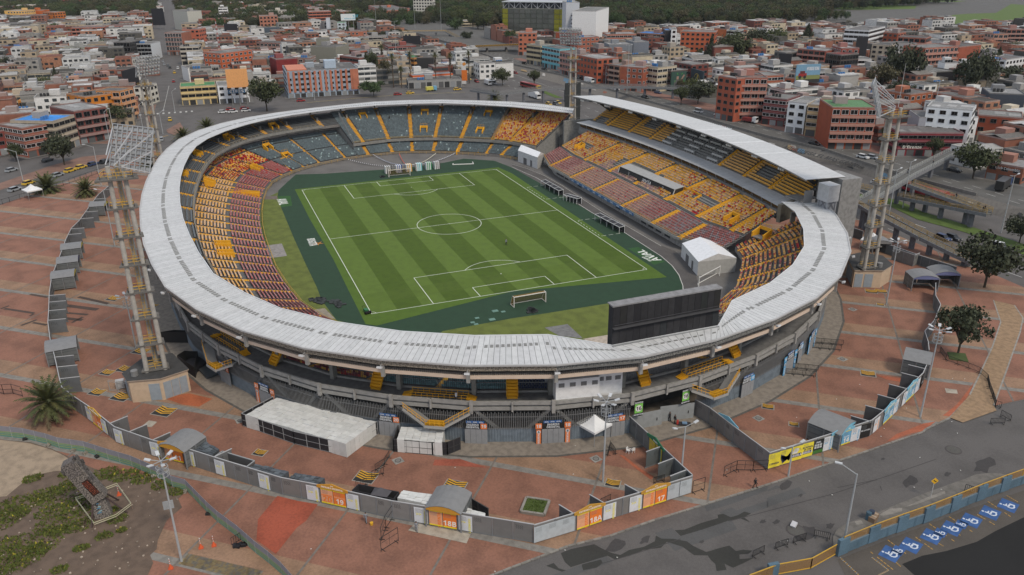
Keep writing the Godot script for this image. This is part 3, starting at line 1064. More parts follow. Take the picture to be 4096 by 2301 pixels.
	put("end_building",end,M.concrete,stadium)
	var tw:=MB.new()
	for x in [71.5,74.0]:
		for z in [66.0,69.0]:
			tw.bar(v3(x,0,z),v3(x,20.5,z),.25,.25,Color(.33,.34,.36))
	for h in 7:
		var y:=h*3.0
		for e in [[71.5,66.0,74.0,66.0],[74.0,66.0,74.0,69.0],[74.0,69.0,71.5,69.0],[71.5,69.0,71.5,66.0]]:
			tw.bar(v3(e[0],y,e[1]),v3(e[2],y,e[3]),.15,.15,Color(.33,.34,.36))
			if h<6:
				tw.bar(v3(e[0],y,e[1]),v3(e[2],y+3.0,e[3]),.12,.12,Color(.2,.2,.22))
				tw.bar(v3(e[2],y,e[3]),v3(e[0],y+3.0,e[1]),.12,.12,Color(.2,.2,.22))
	tw.box(v3(72.75,10.0,67.5),v3(2.2,20.0,2.7),Color(.3,.31,.33))
	tw.box(v3(72.75,19.2,67.5),v3(3.2,4.0,3.6),Color(.42,.43,.44))
	put("lift_tower",tw,M.plain,stadium)
	var bal:=MB.new()
	bal.box(v3(69.5,15.0,64.5),v3(4.5,.25,3.5),Color(.25,.25,.26))
	for h in [15.6,16.1]:
		for e in [[67.3,62.8,67.3,66.2],[67.3,66.2,71.7,66.2],[67.3,62.8,71.7,62.8]]:
			bal.bar(v3(e[0],h,e[1]),v3(e[2],h,e[3]),.08,.08,Color(.33,.35,.37))
	bal.box(v3(70.5,17.0,63.5),v3(2.5,3.5,.1),Color(.2,.2,.2))
	put("camera_balcony",bal,M.plain,stadium)
func make_scoreboard():
	var t:=thing("scoreboard","long black scoreboard standing on the near roof of the stadium","scoreboard")
	var a:=v2(-8.8,112.8)
	var b:=v2(10.4,113.0)
	var d:=(b-a).normalized()
	var nn:=v2(-d.y,d.x)
	var m:=MB.new()
	m.hexa([V(a+nn*.0,15.6),V(b,15.6),V(b-nn*1.4,15.6),V(a-nn*1.4,15.6)],[V(a,22.4),V(b,22.4),V(b-nn*1.4,22.4),V(a-nn*1.4,22.4)],Color(.022,.023,.026))
	put("case",m,M.concrete,t)
	var c:=MB.new()
	c.hexa([V(a-d*.15+nn*.15,22.4),V(b+d*.15+nn*.15,22.4),V(b+d*.15-nn*1.6,22.4),V(a-d*.15-nn*1.6,22.4)],[V(a-d*.15+nn*.15,22.62),V(b+d*.15+nn*.15,22.62),V(b+d*.15-nn*1.6,22.62),V(a-d*.15-nn*1.6,22.62)],Color(.27,.27,.275))
	put("cap",c,M.concrete,t)
	var s:=MB.new()
	s.hexa([V(a+d*.4-nn*1.4,16.2),V(b-d*.4-nn*1.4,16.2),V(b-d*.4-nn*1.46,16.2),V(a+d*.4-nn*1.46,16.2)],[V(a+d*.4-nn*1.4,22.0),V(b-d*.4-nn*1.4,22.0),V(b-d*.4-nn*1.46,22.0),V(a+d*.4-nn*1.46,22.0)],Color(.01,.01,.012))
	put("screen",s,M.plain,t)
	var w:=MB.new()
	w.bar(V(a+nn*.35,18.9),V(b+nn*.35,19.1),.7,.08,Color(.06,.06,.065))
	w.bar(V(a+nn*.68,19.6),V(b+nn*.68,19.8),.05,.05,Color(.07,.07,.075))
	put("walkway",w,M.plain,t)
	for k in 16:
		for r in 2:
			var p:=MB.new()
			var q:=a.lerp(b,(k+.5)/16.0)+nn*.01
			var hh:=17.25 if r==0 else 20.75
			p.box(V(q,hh),v3(1.14,3.2,.06),Color(.024,.025,.028)*rng.randf_range(.7,1.4),Basis(v3(d.x,0,d.y),Vector3.UP,v3(nn.x,0,nn.y)))
			put("panel",p,M.concrete,t)
	var ft:=MB.new()
	ft.bar(V(a+nn*.25,15.85),V(b+nn*.25,15.85),.5,.3,Color(.3,.31,.32))
	put("flashing",ft,M.concrete,t)
var ALONG:=v2(.777,.629)
var ACROSS:=v2(-.629,.777)
var plaza_edge:PackedVector2Array
var bowl_hole:PackedVector2Array
func clip_into(m:MB,poly:PackedVector2Array,y:float,col:Color):
	for part in Geometry2D.intersect_polygons(poly,plaza_edge):
		for piece in Geometry2D.clip_polygons(part,bowl_hole):
			m.flat(piece,y,col)
func make_plaza():
	var kerb:=pv([v2(-53.8,137.7),v2(-34.3,135.2),v2(-26,134.3),v2(-20,134.6),v2(-12.7,134),v2(-5.1,133.8),v2(3.5,133.5),v2(8.5,133.3),v2(15.8,132.8),v2(24.2,132.4),v2(31.5,131.9),v2(38.6,131.5),v2(39.8,131),v2(46.1,130),v2(55.5,126),v2(60.3,123.3),v2(63.4,121.2)])
	plaza_edge=pv([v2(-260,190)])
	plaza_edge.append_array(kerb)
	plaza_edge.append_array(pv([v2(56.2,130),v2(62.8,130.4),v2(80.1,131),v2(190,60),v2(107.9,95.3),v2(109,81.8),v2(109,70),v2(109.7,49.1),v2(111.2,31.6),v2(72,10),v2(40,-40),v2(-40,-60),v2(-79.6,-134.5),v2(-94.9,-112.6),v2(-110.4,-90.7),v2(-123.5,-71.8),v2(-135.7,-54.6)]))
	for i in range(0,30):
		bowl_hole.append(deck(i,2.0))
	bowl_hole.append(v2(60,-60))
	var p:=MB.new()
	for part in Geometry2D.intersect_polygons(plaza_edge,pv([v2(-400,-300),v2(300,-300),v2(300,300),v2(-400,300)])):
		p.prism(part,-.14,-.05,Color(.275,.13,.09),Color(.25,.25,.24))
	clip_into(p,plaza_edge,.0,Color(.275,.13,.09))
	struct("plaza",p,M.paving)
	var bands:=MB.new()
	var strips:=MB.new()
	for k in range(-6,10):
		var d:=10.3+15.93*k
		var a:=ALONG*-320.0
		var b:=ALONG*320.0
		clip_into(bands,pv([a+ACROSS*(d-4.2),b+ACROSS*(d-4.2),b+ACROSS*d,a+ACROSS*d]),.005,Color(.315,.195,.125))
		clip_into(strips,pv([a+ACROSS*d,b+ACROSS*d,b+ACROSS*(d+1.25),a+ACROSS*(d+1.25)]),.01,Color(.25,.235,.21))
	for k in range(-22,24):
		var t:=1.15+15.98*k
		clip_into(strips,pv([ALONG*(t-.16)+ACROSS*-300.0,ALONG*(t+.16)+ACROSS*-300.0,ALONG*(t+.16)+ACROSS*300.0,ALONG*(t-.16)+ACROSS*300.0]),.014,Color(.19,.165,.145))
	struct("paving_band",bands,M.paving)
	struct("paving_strip",strips,M.concrete)
	var tint:=MB.new()
	for q in [[pv([v2(-60.2,109.2),v2(-57.7,111.4),v2(-55.1,113.3),v2(-57.2,116.3),v2(-58.6,117.3),v2(-61.8,121.5),v2(-63.9,117.8),v2(-63.3,113.5)]),Color(.36,.085,.045)],[pv([v2(30.9,131.5),v2(36.5,131.1),v2(38.6,131.3),v2(43,130),v2(40.5,129.7),v2(36.5,130.2),v2(34.2,130.4)]),Color(.40,.12,.06)],[pv([v2(60.1,122.8),v2(63.3,120.9),v2(52.7,127.2),v2(46.4,129.7),v2(45.5,129.1),v2(50.6,127.4)]),Color(.40,.12,.06)],[pv([v2(-75.7,73.3),v2(-71.4,73.4),v2(-67.6,77),v2(-69.9,78.9),v2(-72.6,77)]),Color(.42,.12,.05)],[pv([v2(-36.7,109.2),v2(-33.1,110.4),v2(-29.9,114.2),v2(-34.3,111.9),v2(-37.4,110.5)]),Color(.36,.1,.06)],[pv([v2(-9.9,118.7),v2(-9.3,119.3),v2(-8.6,123.2),v2(-7.8,125.6),v2(-8.6,126.1),v2(-9.2,123.1)]),Color(.40,.12,.06)],[pv([v2(45.6,114.1),v2(49.8,117.4),v2(48.5,118.4),v2(46.2,116.3)]),Color(.40,.12,.06)]]:
		tint.flat(q[0],.018,q[1])
	struct("paving_patch",tint,M.paving)
	var dark:=MB.new()
	for q in [[v2(-93.8,17.8),v2(-87.2,24.7),.9],[v2(-96.4,21.8),v2(-89.2,27.3),1.3],[v2(-96,26.2),v2(-91,29.4),.8],[v2(-96,29.2),v2(-91.8,32.1),1.1],[v2(-93.8,32.6),v2(-91.9,30.4),.7],[v2(-104.3,11.9),v2(-100.3,15.4),.8],[v2(-108.4,18.8),v2(-102,24),.8],[v2(-109.1,18.6),v2(-107.7,17.4),.6],[v2(-102.6,25.5),v2(-101.9,24.3),.6],[v2(-103.6,30.1),v2(-100.9,28.1),.7],[v2(-101.5,29.4),v2(-98.6,31.9),.7]]:
		dark.ribbon(pv([q[0],q[1]]),q[2],.022,Color(.085,.055,.045))
	struct("paint_smear",dark,M.paving)
	var ap:=MB.new()
	var drain:=MB.new()
	for i in range(0,24):
		var w:=3.6
		ap.quad(V(deck(i,-w),.026),V(deck(i+1,-w),.026),V(deck(i+1,7.0),.026),V(deck(i,7.0),.026),Color(.27,.235,.195))
		drain.quad(V(deck(i,-w-.35),.03),V(deck(i+1,-w-.35),.03),V(deck(i+1,-w+.1),.03),V(deck(i,-w+.1),.03),Color(.12,.11,.1))
	struct("apron_pavement",ap,M.concrete)
	struct("drain_line",drain,M.concrete)
	var kb:=MB.new()
	for i in kerb.size()-1:
		var n:=maxi(1,int(kerb[i].distance_to(kerb[i+1])/1.2))
		for j in n:
			var a:=kerb[i].lerp(kerb[i+1],(j+.03)/n)
			var b:=kerb[i].lerp(kerb[i+1],(j+.97)/n)
			kb.bar(V(a,-.05),V(b,-.05),.3,.14,Color(.26,.245,.22)*rng.randf_range(.8,1.1))
	struct("kerb",kb,M.concrete)
	var cy:=MB.new()
	cy.flat(pv([v2(46.1,130),v2(55.5,125.8),v2(62.8,121.5),v2(65.6,119.8),v2(75.1,114.1),v2(86.6,106.6),v2(95.1,97.9),v2(96.9,101.6),v2(93.2,106.7),v2(86,111.5),v2(67.8,122.8),v2(56.1,130),v2(55.2,131.3),v2(46.8,131.9)]),.022,Color(.33,.22,.13))
	struct("cycle_path",cy,M.concrete)
	var cl:=MB.new()
	cl.ribbon(pv([v2(55.5,125.8),v2(62.8,121.5),v2(65.6,119.8),v2(75.1,114.1),v2(86.6,106.6),v2(95.1,97.9)]),.25,.034,Color(.33,.31,.28))
	cl.ribbon(pv([v2(96.9,101.6),v2(92.6,107),v2(86,111.5),v2(67.8,122.8),v2(56.1,130)]),.25,.034,Color(.33,.31,.28))
	struct("path_edging",cl,M.concrete)
	var hatch:=[[v2(-86.4,22),2.6],[v2(-77.7,29.7),1.6],[v2(-79.8,52.5),2.8],[v2(-82.4,59.3),2.6],[v2(-85.4,59.5),2.2],[v2(-86.6,66.8),2.4],[v2(-82.5,70.2),3.0],[v2(-75.5,78.3),3.2],[v2(-61.5,97.1),1.8],[v2(-47.5,109.6),3.0],[v2(-35.9,116.6),3.0],[v2(-14.2,124.7),2.0],[v2(20.4,115.8),1.8],[v2(44.7,113.3),2.4],[v2(20.8,121.9),1.4],[v2(74,83.8),2.4],[v2(76.1,84.6),2.4],[v2(70.3,90.3),1.4],[v2(-86.7,-19.2),1.4],[v2(-85.7,-13.5),1.4]]
	for h in hatch:
		var m:=MB.new()
		var w:float=h[1]
		m.box(v3(0,.02,0),v3(w+.3,.03,w*.8+.3),Color(.3,.28,.25))
		m.box(v3(0,.034,0),v3(w,.03,w*.8),Color(.025,.025,.025))
		for k in 5:
			for s in [-1.0,1.0]:
				var z:float=-w*.4+w*.16*k
				var a:=v3(0,.0535,z+.16*w)
				var b:=v3(s*w*.49,.0535,z)
				var th:=v3(0,0,w*.08)
				if z+.24*w<=w*.41:
					if s>0:
						m.quad(a,b,b+-th,a-th,Color(.62,.33,.02))
					else:
						m.quad(b,a,a-th,b-th,Color(.62,.33,.02))
		var o:=lone("hatch_cover",m,M.plain,"","hatch cover","striped hatch covers in the plaza")
		o.position=V(h[0])
		o.rotation.y=-.68
		h.append(o)
	var names:=["first hatch cover behind the left fence, upper of the dark painted smears","small striped hatch cover half under the stadium's left rim","striped hatch cover at the foot of the lamp post by the floodlight hut","striped hatch cover behind the fenced pen beside the floodlight hut","narrow striped hatch cover left of the pen beside the floodlight hut","striped hatch cover on the grey strip left of the floodlight hut","chevron hatch cover in front of the pen at the floodlight hut","chevron hatch cover between floodlight hut and white tile store","small striped hatch cover before the white tile store","chevron hatch cover under the barrier chain by the grey pens","chevron hatch cover behind the canopy of gate 18B","striped hatch cover on the grey strip near gate 17 fence","striped hatch cover on brick paving near gate 15 sign","chevron hatch cover beside the gate 14 barriers","little striped hatch cover behind the north gate canopy","striped hatch cover left of two by the right floodlight hut","chevron hatch cover right of two by the right floodlight hut","little striped hatch cover at the foot of the right plaza lamp","little striped hatch cover by the left lamp, upper one","little striped hatch cover by the left lamp, lower one"]
	for i in hatch.size():
		hatch[i][2].set_meta("label",names[i])
	var mh:=[[v2(-42,107.3),"round manhole in a grey square on paving before the black-fenced tile pen"],[v2(-13.7,118.3),"round manhole in a grey square left of the plastic chairs"],[v2(16.6,118.2),"round manhole on paving beyond the blue gate panels"],[v2(62.9,89.9),"round manhole near the right floodlight hut"],[v2(44.5,107),"round manhole beside the gate 14 barriers"],[v2(-63.6,86.2),"round manhole at the corner of the white tile store"]]
	for h in mh:
		var t:=thing("manhole",h[1],"manhole",V(h[0]),.2,"manholes in the plaza")
		var m:=MB.new()
		m.box(v3(0,.02,0),v3(1.5,.03,1.5),Color(.32,.31,.29))
		put("surround",m,M.concrete,t)
		var r:=MB.new()
		r.prism(disc(Vector2.ZERO,.5,14),.02,.05,Color(.04,.04,.04))
		r.prism(disc(Vector2.ZERO,.4,14),.05,.06,Color(.2,.19,.18))
		put("cover",r,M.plain,t)
	for s in [[pv([v2(-77.8,80.4),v2(-76.5,81.4),v2(-77.4,82.8),v2(-78.8,81.8)]),"pale concrete slab in the brick paving left of gate 21"],[pv([v2(-43.4,122.4),v2(-37.1,127.4),v2(-38.2,128.9),v2(-44.7,123.5)]),"worn wet concrete slab at the foot of gate 18B"],[pv([v2(53.3,122.5),v2(54.8,123.7),v2(53.8,124.8),v2(52.2,123.8)]),"pale framed cover slab on paving near the tall lamp"]]:
		var m:=MB.new()
		m.flat(s[0],.03,Color(.42,.38,.31))
		lone("slab",m,M.concrete,s[1],"concrete slab")
	var pl:=thing("planter","low concrete planter filled with grass in front of gate 18A","planter")
	var o:=pv([v2(-27.3,123.3),v2(-24.6,125.2),v2(-26.5,127.7),v2(-29.2,125.8)])
	var e:=MB.new()
	for i in 4:
		e.bar(V(o[i],.2),V(o[(i+1)%4],.2),.35,.42,Color(.3,.28,.25))
	put("rim",e,M.concrete,pl)
	var g:=MB.new()
	g.flat(o,.33,Color(.07,.1,.02))
	put("grass",g,M.grass,pl).set_meta("kind","stuff")
	var tufts:=MB.new()
	for i in 220:
		var q:=o[0].lerp(o[1],rng.randf()).lerp(o[3].lerp(o[2],rng.randf()),rng.randf())
		var d:=v3(rng.randf_range(-.2,.2),.2,rng.randf_range(-.2,.2))
		var w:=v3(rng.randf_range(-.1,.1),0,rng.randf_range(-.1,.1))
		tufts.tri(V(q,.33)-w,V(q,.33)+w,V(q,.33)+d,Color(.07,.11,.02)*rng.randf_range(.7,1.3))
	put("grass_tufts",tufts,M.grass,pl).set_meta("kind","stuff")
const STEEL:=Color(.2,.21,.22)
func panel_fence(called:String,label:String,pts:PackedVector2Array,col:Color,high:=3.0,posts_inside:=false) ->Node3D:
	var t:=thing(called,label,"fence",V(pts[0]))
	var base:=V(pts[0])
	for i in pts.size()-1:
		var l:=pts[i].distance_to(pts[i+1])
		var n:=maxi(1,int(round(l/2.45)))
		var d:=(pts[i+1]-pts[i]).normalized()
		for j in n:
			var a:=pts[i].lerp(pts[i+1],(j+.04)/n)
			var b:=pts[i].lerp(pts[i+1],(j+.96)/n)
			var m:=MB.new()
			m.bar(V(a,high*.5+.08)-base,V(b,high*.5+.08)-base,.05,high-.25,col*rng.randf_range(.86,1.12))
			var pn:=put("panel",m,M.plain,t)
			if j%2==0 or high<2.6:
				var dots:=MB.new()
				for r in 4:
					for c in 4:
						var q:=a.lerp(b,.12+.1*c+.03*(r%2))
						dots.box(V(q,high-.5-r*.17)-base,v3(.1,.1,.08),Color(.05,.05,.05),Basis(V(d),Vector3.UP,V(v2(-d.y,d.x))))
				put("punched_holes",dots,M.plain,pn).set_meta("kind","stuff")
			var p:=MB.new()
			p.box(V(pts[i].lerp(pts[i+1],float(j)/n),high*.5)-base,v3(.14,high,.14),STEEL,Basis(V(d),Vector3.UP,V(v2(-d.y,d.x))))
			put("post",p,M.plain,t)
		var r:=MB.new()
		r.bar(V(pts[i],high)-base,V(pts[i+1],high)-base,.12,.1,Color(.42,.43,.44))
		r.bar(V(pts[i],.12)-base,V(pts[i+1],.12)-base,.1,.16,STEEL*.8)
		put("rail",r,M.plain,t)
	return t
func poster(fence:Node3D,at_:Vector2,d:Vector2,w:float,col:Color,words:Array,high:=2.5) ->MeshInstance3D:
	var outn:=v2(-d.y,d.x)
	if outn.dot(at_-v2(0,30))<0:
		outn=-outn
	var right:=v2(outn.y,-outn.x)
	var bs:=Basis(V(right),Vector3.UP,V(outn))
	var m:=MB.new()
	m.box(Vector3.ZERO,v3(w,high,.03),col)
	var o:=put("poster",m,M.plain,fence,V(at_+outn*.14,.2+high*.5)-fence.position)
	o.basis=bs
	for q in words:
		var rot:=Basis(Vector3.BACK,PI/2) if q[4] else Basis.IDENTITY
		text("lettering",q[0],q[1],q[2],o,v3(q[5] if q.size()>5 else .0,q[3],.03),rot,true)
	var dots:=MB.new()
	for r in 5:
		for c in 6:
			dots.box(v3(-w*.5+.25+c*.16+.05*(r%2),high*.5-.25-r*.15,.018),v3(.07,.07,.01),Color(.16,.17,.18))
	put("printed_dots",dots,M.plain,o).set_meta("kind","stuff")
	return o
func seg_dir(pts:PackedVector2Array,p:Vector2) ->Vector2:
	var best:=1e9
	var d:=Vector2.RIGHT
	for i in pts.size()-1:
		var q:=Geometry2D.get_closest_point_to_segment(p,pts[i],pts[i+1])
		if q.distance_to(p)<best:
			best=q.distance_to(p)
			d=(pts[i+1]-pts[i]).normalized()
	return d
func on_line(pts:PackedVector2Array,p:Vector2) ->Vector2:
	var best:=1e9
	var r:=p
	for i in pts.size()-1:
		var q:=Geometry2D.get_closest_point_to_segment(p,pts[i],pts[i+1])
		if q.distance_to(p)<best:
			best=q.distance_to(p)
			r=q
	return r
const SKIN_OR:=Color(.72,.36,.2)
const ORG:=Color(.75,.19,.03)
const WHT:=Color(.62,.65,.68)
func gate_pair(fence:Node3D,pts:PackedVector2Array,l:Vector2,r:Vector2,side:String,lnum:String,rnum:String,c1:Color,c2:Color,head:Color,head_text:String):
	var d:=seg_dir(pts,l)
	var pl:=on_line(pts,l)
	var pr:=on_line(pts,r)
	var tcol:=Color(.75,.2,.03) if c2==ORG else Color(.12,.35,.55)
	var w1:=[]
	if lnum:
		w1.append([side,.26,tcol,.1,false])
		w1.append([lnum,.95,tcol,-.55,false])
	else:
		w1.append([side,.42,tcol,-.1,true,.5])
	poster(fence,pl,d,1.9,c1,w1)
	var w2:=[]
	if lnum:
		w2.append([side,.26,SKIN_OR if c2==ORG else WHT,.1,false])
	w2.append([rnum,.8,Color(.75,.72,.66),-.55,false])
	poster(fence,pr,d,1.9,c2,w2)
	var outn:=v2(-d.y,d.x)
	if outn.dot(pl-v2(0,30))<0:
		outn=-outn
	var right:=v2(outn.y,-outn.x)
	var c:=(pl+pr)*.5
	for q in [pl,pr]:
		var y:=MB.new()
		for h in [.28,2.6]:
			y.box(V(q+outn*.17,h)-fence.position,v3(1.9,.2,.03),Color(.75,.6,.03) if head_text!="SALIDA" else Color(.7,.6,.05),Basis(V(right),Vector3.UP,V(outn)))
		put("yellow_stripe",y,M.plain,fence)
	var g:=MB.new()
	var hw:=2.45
	var pt:=[v2(-hw,2.72),v2(hw,2.72),v2(hw,3.15),v2(0,3.75),v2(-hw,3.15)]
	for i in range(1,4):
		g.tri(v3(pt[0].x,pt[0].y,.06),v3(pt[i].x,pt[i].y,.06),v3(pt[i+1].x,pt[i+1].y,.06),head)
		g.tri(v3(pt[0].x,pt[0].y,-.06),v3(pt[i+1].x,pt[i+1].y,-.06),v3(pt[i].x,pt[i].y,-.06),head)
	for i in 5:
		var a:Vector2=pt[i]
		var b:Vector2=pt[(i+1)%5]
		g.quad(v3(a.x,a.y,.06),v3(a.x,a.y,-.06),v3(b.x,b.y,-.06),v3(b.x,b.y,.06),head)
	var o:=put("gable_sign",g,M.plain,fence,V(c+outn*.2)-fence.position)
	o.basis=Basis(V(right),Vector3.UP,V(outn))
	text("lettering",head_text,.26,Color(.75,.72,.65),o,v3(0,3.02,.07))
	if head_text!="SALIDA":
		text("lettering","AVAL",.15,Color(.75,.72,.65),o,v3(0,3.4,.07))
func white_poster(fence:Node3D,pts:PackedVector2Array,p:Vector2,word:String,col:Color):
	var d:=seg_dir(pts,p)
	poster(fence,on_line(pts,p),d,1.95,WHT,[[word,.3,col,-.35,true,.6],[">>",.5,col,.15,false,-.3]])
var line_a:PackedVector2Array
var line_b:PackedVector2Array
var line_c:PackedVector2Array
var line_d:PackedVector2Array
func make_fences():
	var grey:=Color(.19,.185,.18)
	line_a=pv([v2(-95.7,46.7),v2(-94.7,51.6),v2(-93.6,57.2),v2(-92.4,63.8),v2(-91.5,68.3),v2(-89.5,72.2),v2(-86.6,77.2),v2(-82.3,85.6),v2(-76.6,92),v2(-72.3,95.8),v2(-63.7,104.8),v2(-59.4,109.2),v2(-54.6,113),v2(-51.4,115.7),v2(-46,120.3),v2(-41.7,123.4),v2(-36.8,127.1),v2(-29.9,132.1)])
	var fa:=panel_fence("perimeter_fence","long grey panel fence with white and orange gate posters curving before the near stand",line_a,grey)
	var yel:=Color(.7,.62,.1)
	for q in [[v2(-81.7,86.1),"EL FUTBOL"],[v2(-76.1,92),"& PASION"],[v2(-71.7,96.9),"& MOCION"],[v2(-67.5,101.2),"& PASION"],[v2(-87,77.2),"& ALMA"],[v2(-83.9,81.9),"& VIDA"],[v2(-61.8,107.2),"& EMOCION"],[v2(-55.6,112.5),"& NERGIA"],[v2(-50.6,116.4),"& STADIO"],[v2(-42.6,122.8),"& NCUENTRO"],[v2(-37.6,126.7),"& SCENARIO"]]:
		white_poster(fa,line_a,q[0],q[1],yel)
	gate_pair(fa,line_a,v2(-85.9,78.9),v2(-85.1,80.3),"ORIENTAL","","22",SKIN_OR,ORG,Color(.6,.35,.05),"ENTRADA ORIENTAL")
	gate_pair(fa,line_a,v2(-74.6,93.6),v2(-73.2,95.1),"ORIENTAL","","21",SKIN_OR,ORG,Color(.55,.27,.03),"ENTRADA ORIENTAL")
	gate_pair(fa,line_a,v2(-53.8,113.9),v2(-52.3,115.2),"ORIENTAL","20","19",SKIN_OR,ORG,Color(.55,.27,.03),"ENTRADA ORIENTAL")
	gate_pair(fa,line_a,v2(-40.9,124.1),v2(-39.3,125.3),"ORIENTAL","","18B",SKIN_OR,ORG,Color(.55,.27,.03),"ENTRADA ORIENTAL")
	line_b=pv([v2(-29.9,132.2),v2(-23.9,132),v2(-19.3,131.6),v2(-13.5,131.4),v2(-8.9,131.1),v2(-4.9,130.9)])
	var fb:=panel_fence("perimeter_fence","straight panel fence along the kerb with orange gates 18A and 17",line_b,grey)
	for q in [v2(-29,132.4),v2(-27,132.4),v2(-25,132.3),v2(-8.1,131.3),v2(-6,131.2)]:
		poster(fb,on_line(line_b,q),seg_dir(line_b,q),2.0,Color(.42,.46,.49),[])
	white_poster(fb,line_b,v2(-18.5,131.8),"& XPERIENCIAS",yel)
	white_poster(fb,line_b,v2(-14.4,131.6),"& MOCION",yel)
	gate_pair(fb,line_b,v2(-22.7,132.1),v2(-20.7,132),"ORIENTAL","","18A",SKIN_OR,ORG,Color(.5,.27,.04),"ENTRADA ORIENTAL")
	gate_pair(fb,line_b,v2(-12.2,131.5),v2(-10.2,131.3),"ORIENTAL","","17",SKIN_OR,ORG,Color(.5,.27,.04),"ENTRADA ORIENTAL")
	var lg:=pv([v2(-4.8,130.7),v2(-5.1,122.9)])
	panel_fence("perimeter_fence","dark open-framed fence from gate 17 corner towards gate 16",lg,Color(.11,.125,.13))
	var lg2:=pv([v2(-5.1,120.3),v2(-5.4,113.6)])
	var fe:=panel_fence("perimeter_fence","grey fence with yellow exit gate beside the plastic chairs",lg2,Color(.14,.15,.155))
	gate_pair(fe,pv([v2(-5.1,122.9),v2(-5.1,120.3)]),v2(-5.1,122.4),v2(-5.1,120.7),"SALIDA","","",Color(.6,.52,.06),Color(.55,.42,.05),Color(.03,.17,.09),"SALIDA")
	for k in 3:
		var a:=[v2(-5.0,129.4),v2(-5.05,126.2),v2(-5.1,122.9)][k] as Vector2
		panel_fence("fence_wing",["short dark fence wing near the gate 17 corner, with open frame","short dark fence wing behind the small lamp post by gate 17","short grey fence wing beside the exit gate"][k],pv([a,a+v2(-2.9,.4)]),Color(.1,.115,.12))
	line_c=pv([v2(7.3,113.3),v2(8,116.3),v2(8.3,122.5),v2(8.9,130.4)])
	var fc:=panel_fence("perimeter_fence","panel fence from gate 16 to the yellow poster corner with blue gate",line_c,grey)
	var blu:=Color(.14,.36,.55)
	white_poster(fc,line_c,v2(8.2,117.1),"& NERGIA",blu)
	white_poster(fc,line_c,v2(7.9,124),"& STADIO",blu)
	var lb:=Color(.3,.52,.66)
	gate_pair(fc,line_c,v2(8.2,119.5),v2(7.7,122.1),"NORTE","","16A",lb,blu,Color(.18,.42,.55),"ENTRADA NORTE")
	line_d=pv([v2(8.9,130.4),v2(15.2,130.1),v2(21.3,129.8),v2(26,129.4),v2(29.6,129.2),v2(33.5,127.7),v2(42.4,123.8),v2(49.4,120.7),v2(55.8,116.4)])
	var fd:=panel_fence("perimeter_fence","panel fence with yellow, white and blue posters along the right-hand kerb",line_d,grey)
	var y1:=Color(.78,.66,.05)
	var navy:=Color(.015,.025,.09)
	poster(fd,on_line(line_d,v2(9.9,130.6)),v2(1,0),2.2,y1,[["CERVEZA",.3,navy,-.6,false]])
	var e1:=poster(fd,on_line(line_d,v2(11.9,130.6)),v2(1,0),2.2,y1,[])
	var wing:=MB.new()
	for i in 7:
		wing.quad(v3(.9,-.9+i*.1,.022),v3(1.05,-.4+i*.2,.022),v3(-1.0+i*.1,.75-i*.28,.022),v3(-1.05+i*.1,.5-i*.28,.022),navy)
	put("printed_wing",wing,M.plain,e1)
	var e2:=poster(fd,on_line(line_d,v2(14.1,130.3)),v2(1,0),2.2,y1,[["AGUILA",.4,Color(.7,.7,.7),-.35,false]])
	var bird:=MB.new()
	bird.box(v3(.0,-.35,.018),v3(2.0,.6,.012),navy)
	bird.quad(v3(-.9,.1,.022),v3(.1,.0,.022),v3(.55,.85,.022),v3(-.3,1.0,.022),Color(.62,.62,.6))
	bird.tri(v3(.3,.75,.025),v3(.95,.35,.025),v3(.6,.95,.025),Color(.55,.42,.08))
	put("printed_bird",bird,M.plain,e2)
	var e3:=poster(fd,on_line(line_d,v2(16.3,130.2)),v2(1,0),2.1,y1,[["EL FUTBOL",.28,navy,.5,false],["ES CON",.28,navy,.12,false],["AGUILA",.38,Color(.7,.7,.7),-.4,false]])
	var bl:=MB.new()
	bl.box(v3(0,-.4,.018),v3(1.6,.55,.012),navy)
	put("printed_block",bl,M.plain,e3)
	var e4:=poster(fd,on_line(line_d,v2(18.4,130)),v2(1,0),2.1,Color(.015,.018,.018),[["AVAL",.28,WHT,.8,false]])
	var gr:=MB.new()
	gr.box(v3(0,-.9,.018),v3(2.1,.6,.012),Color(.05,.16,.03))
	for r in 2:
		for c in 3:
			gr.box(v3(-.5+c*.5,.3-r*.42,.018),v3(.4,.34,.012),Color(.5,.52,.52))
	put("printed_print",gr,M.plain,e4)
	white_poster(fd,line_d,v2(20.3,129.9),"& NCUENTRO",blu)
	gate_pair(fd,line_d,v2(22.2,130),v2(24.3,129.9),"NORTE","15","14",lb,blu,Color(.18,.42,.55),"ENTRADA NORTE")
	white_poster(fd,line_d,v2(26.3,129.8),"& MOCION",blu)
	poster(fd,on_line(line_d,v2(28.4,129.8)),v2(1,0),2.1,Color(.012,.012,.012),[["EN LA CASA",.25,WHT,.1,false]])
	white_poster(fd,line_d,v2(31.4,128.8),"& PASION",Color(.7,.3,.1))
	gate_pair(fd,line_d,v2(34.8,127.3),v2(36.6,126.5),"NORTE","13","12",lb,blu,Color(.18,.42,.55),"ENTRADA NORTE")
	white_poster(fd,line_d,v2(38.5,125.6),"& STADIO",blu)
	white_poster(fd,line_d,v2(42,124.1),"& NERGIA",blu)
	gate_pair(fd,line_d,v2(43.7,123.4),v2(45.4,122.6),"NORTE","11","10",lb,blu,Color(.18,.42,.55),"ENTRADA NORTE")
	white_poster(fd,line_d,v2(47.4,121.8),"& VIDA",blu)
	poster(fd,on_line(line_d,v2(49.7,120.6)),v2(.8,-.5),2.0,Color(.015,.015,.015),[["PLANES",.22,WHT,-.4,false]])
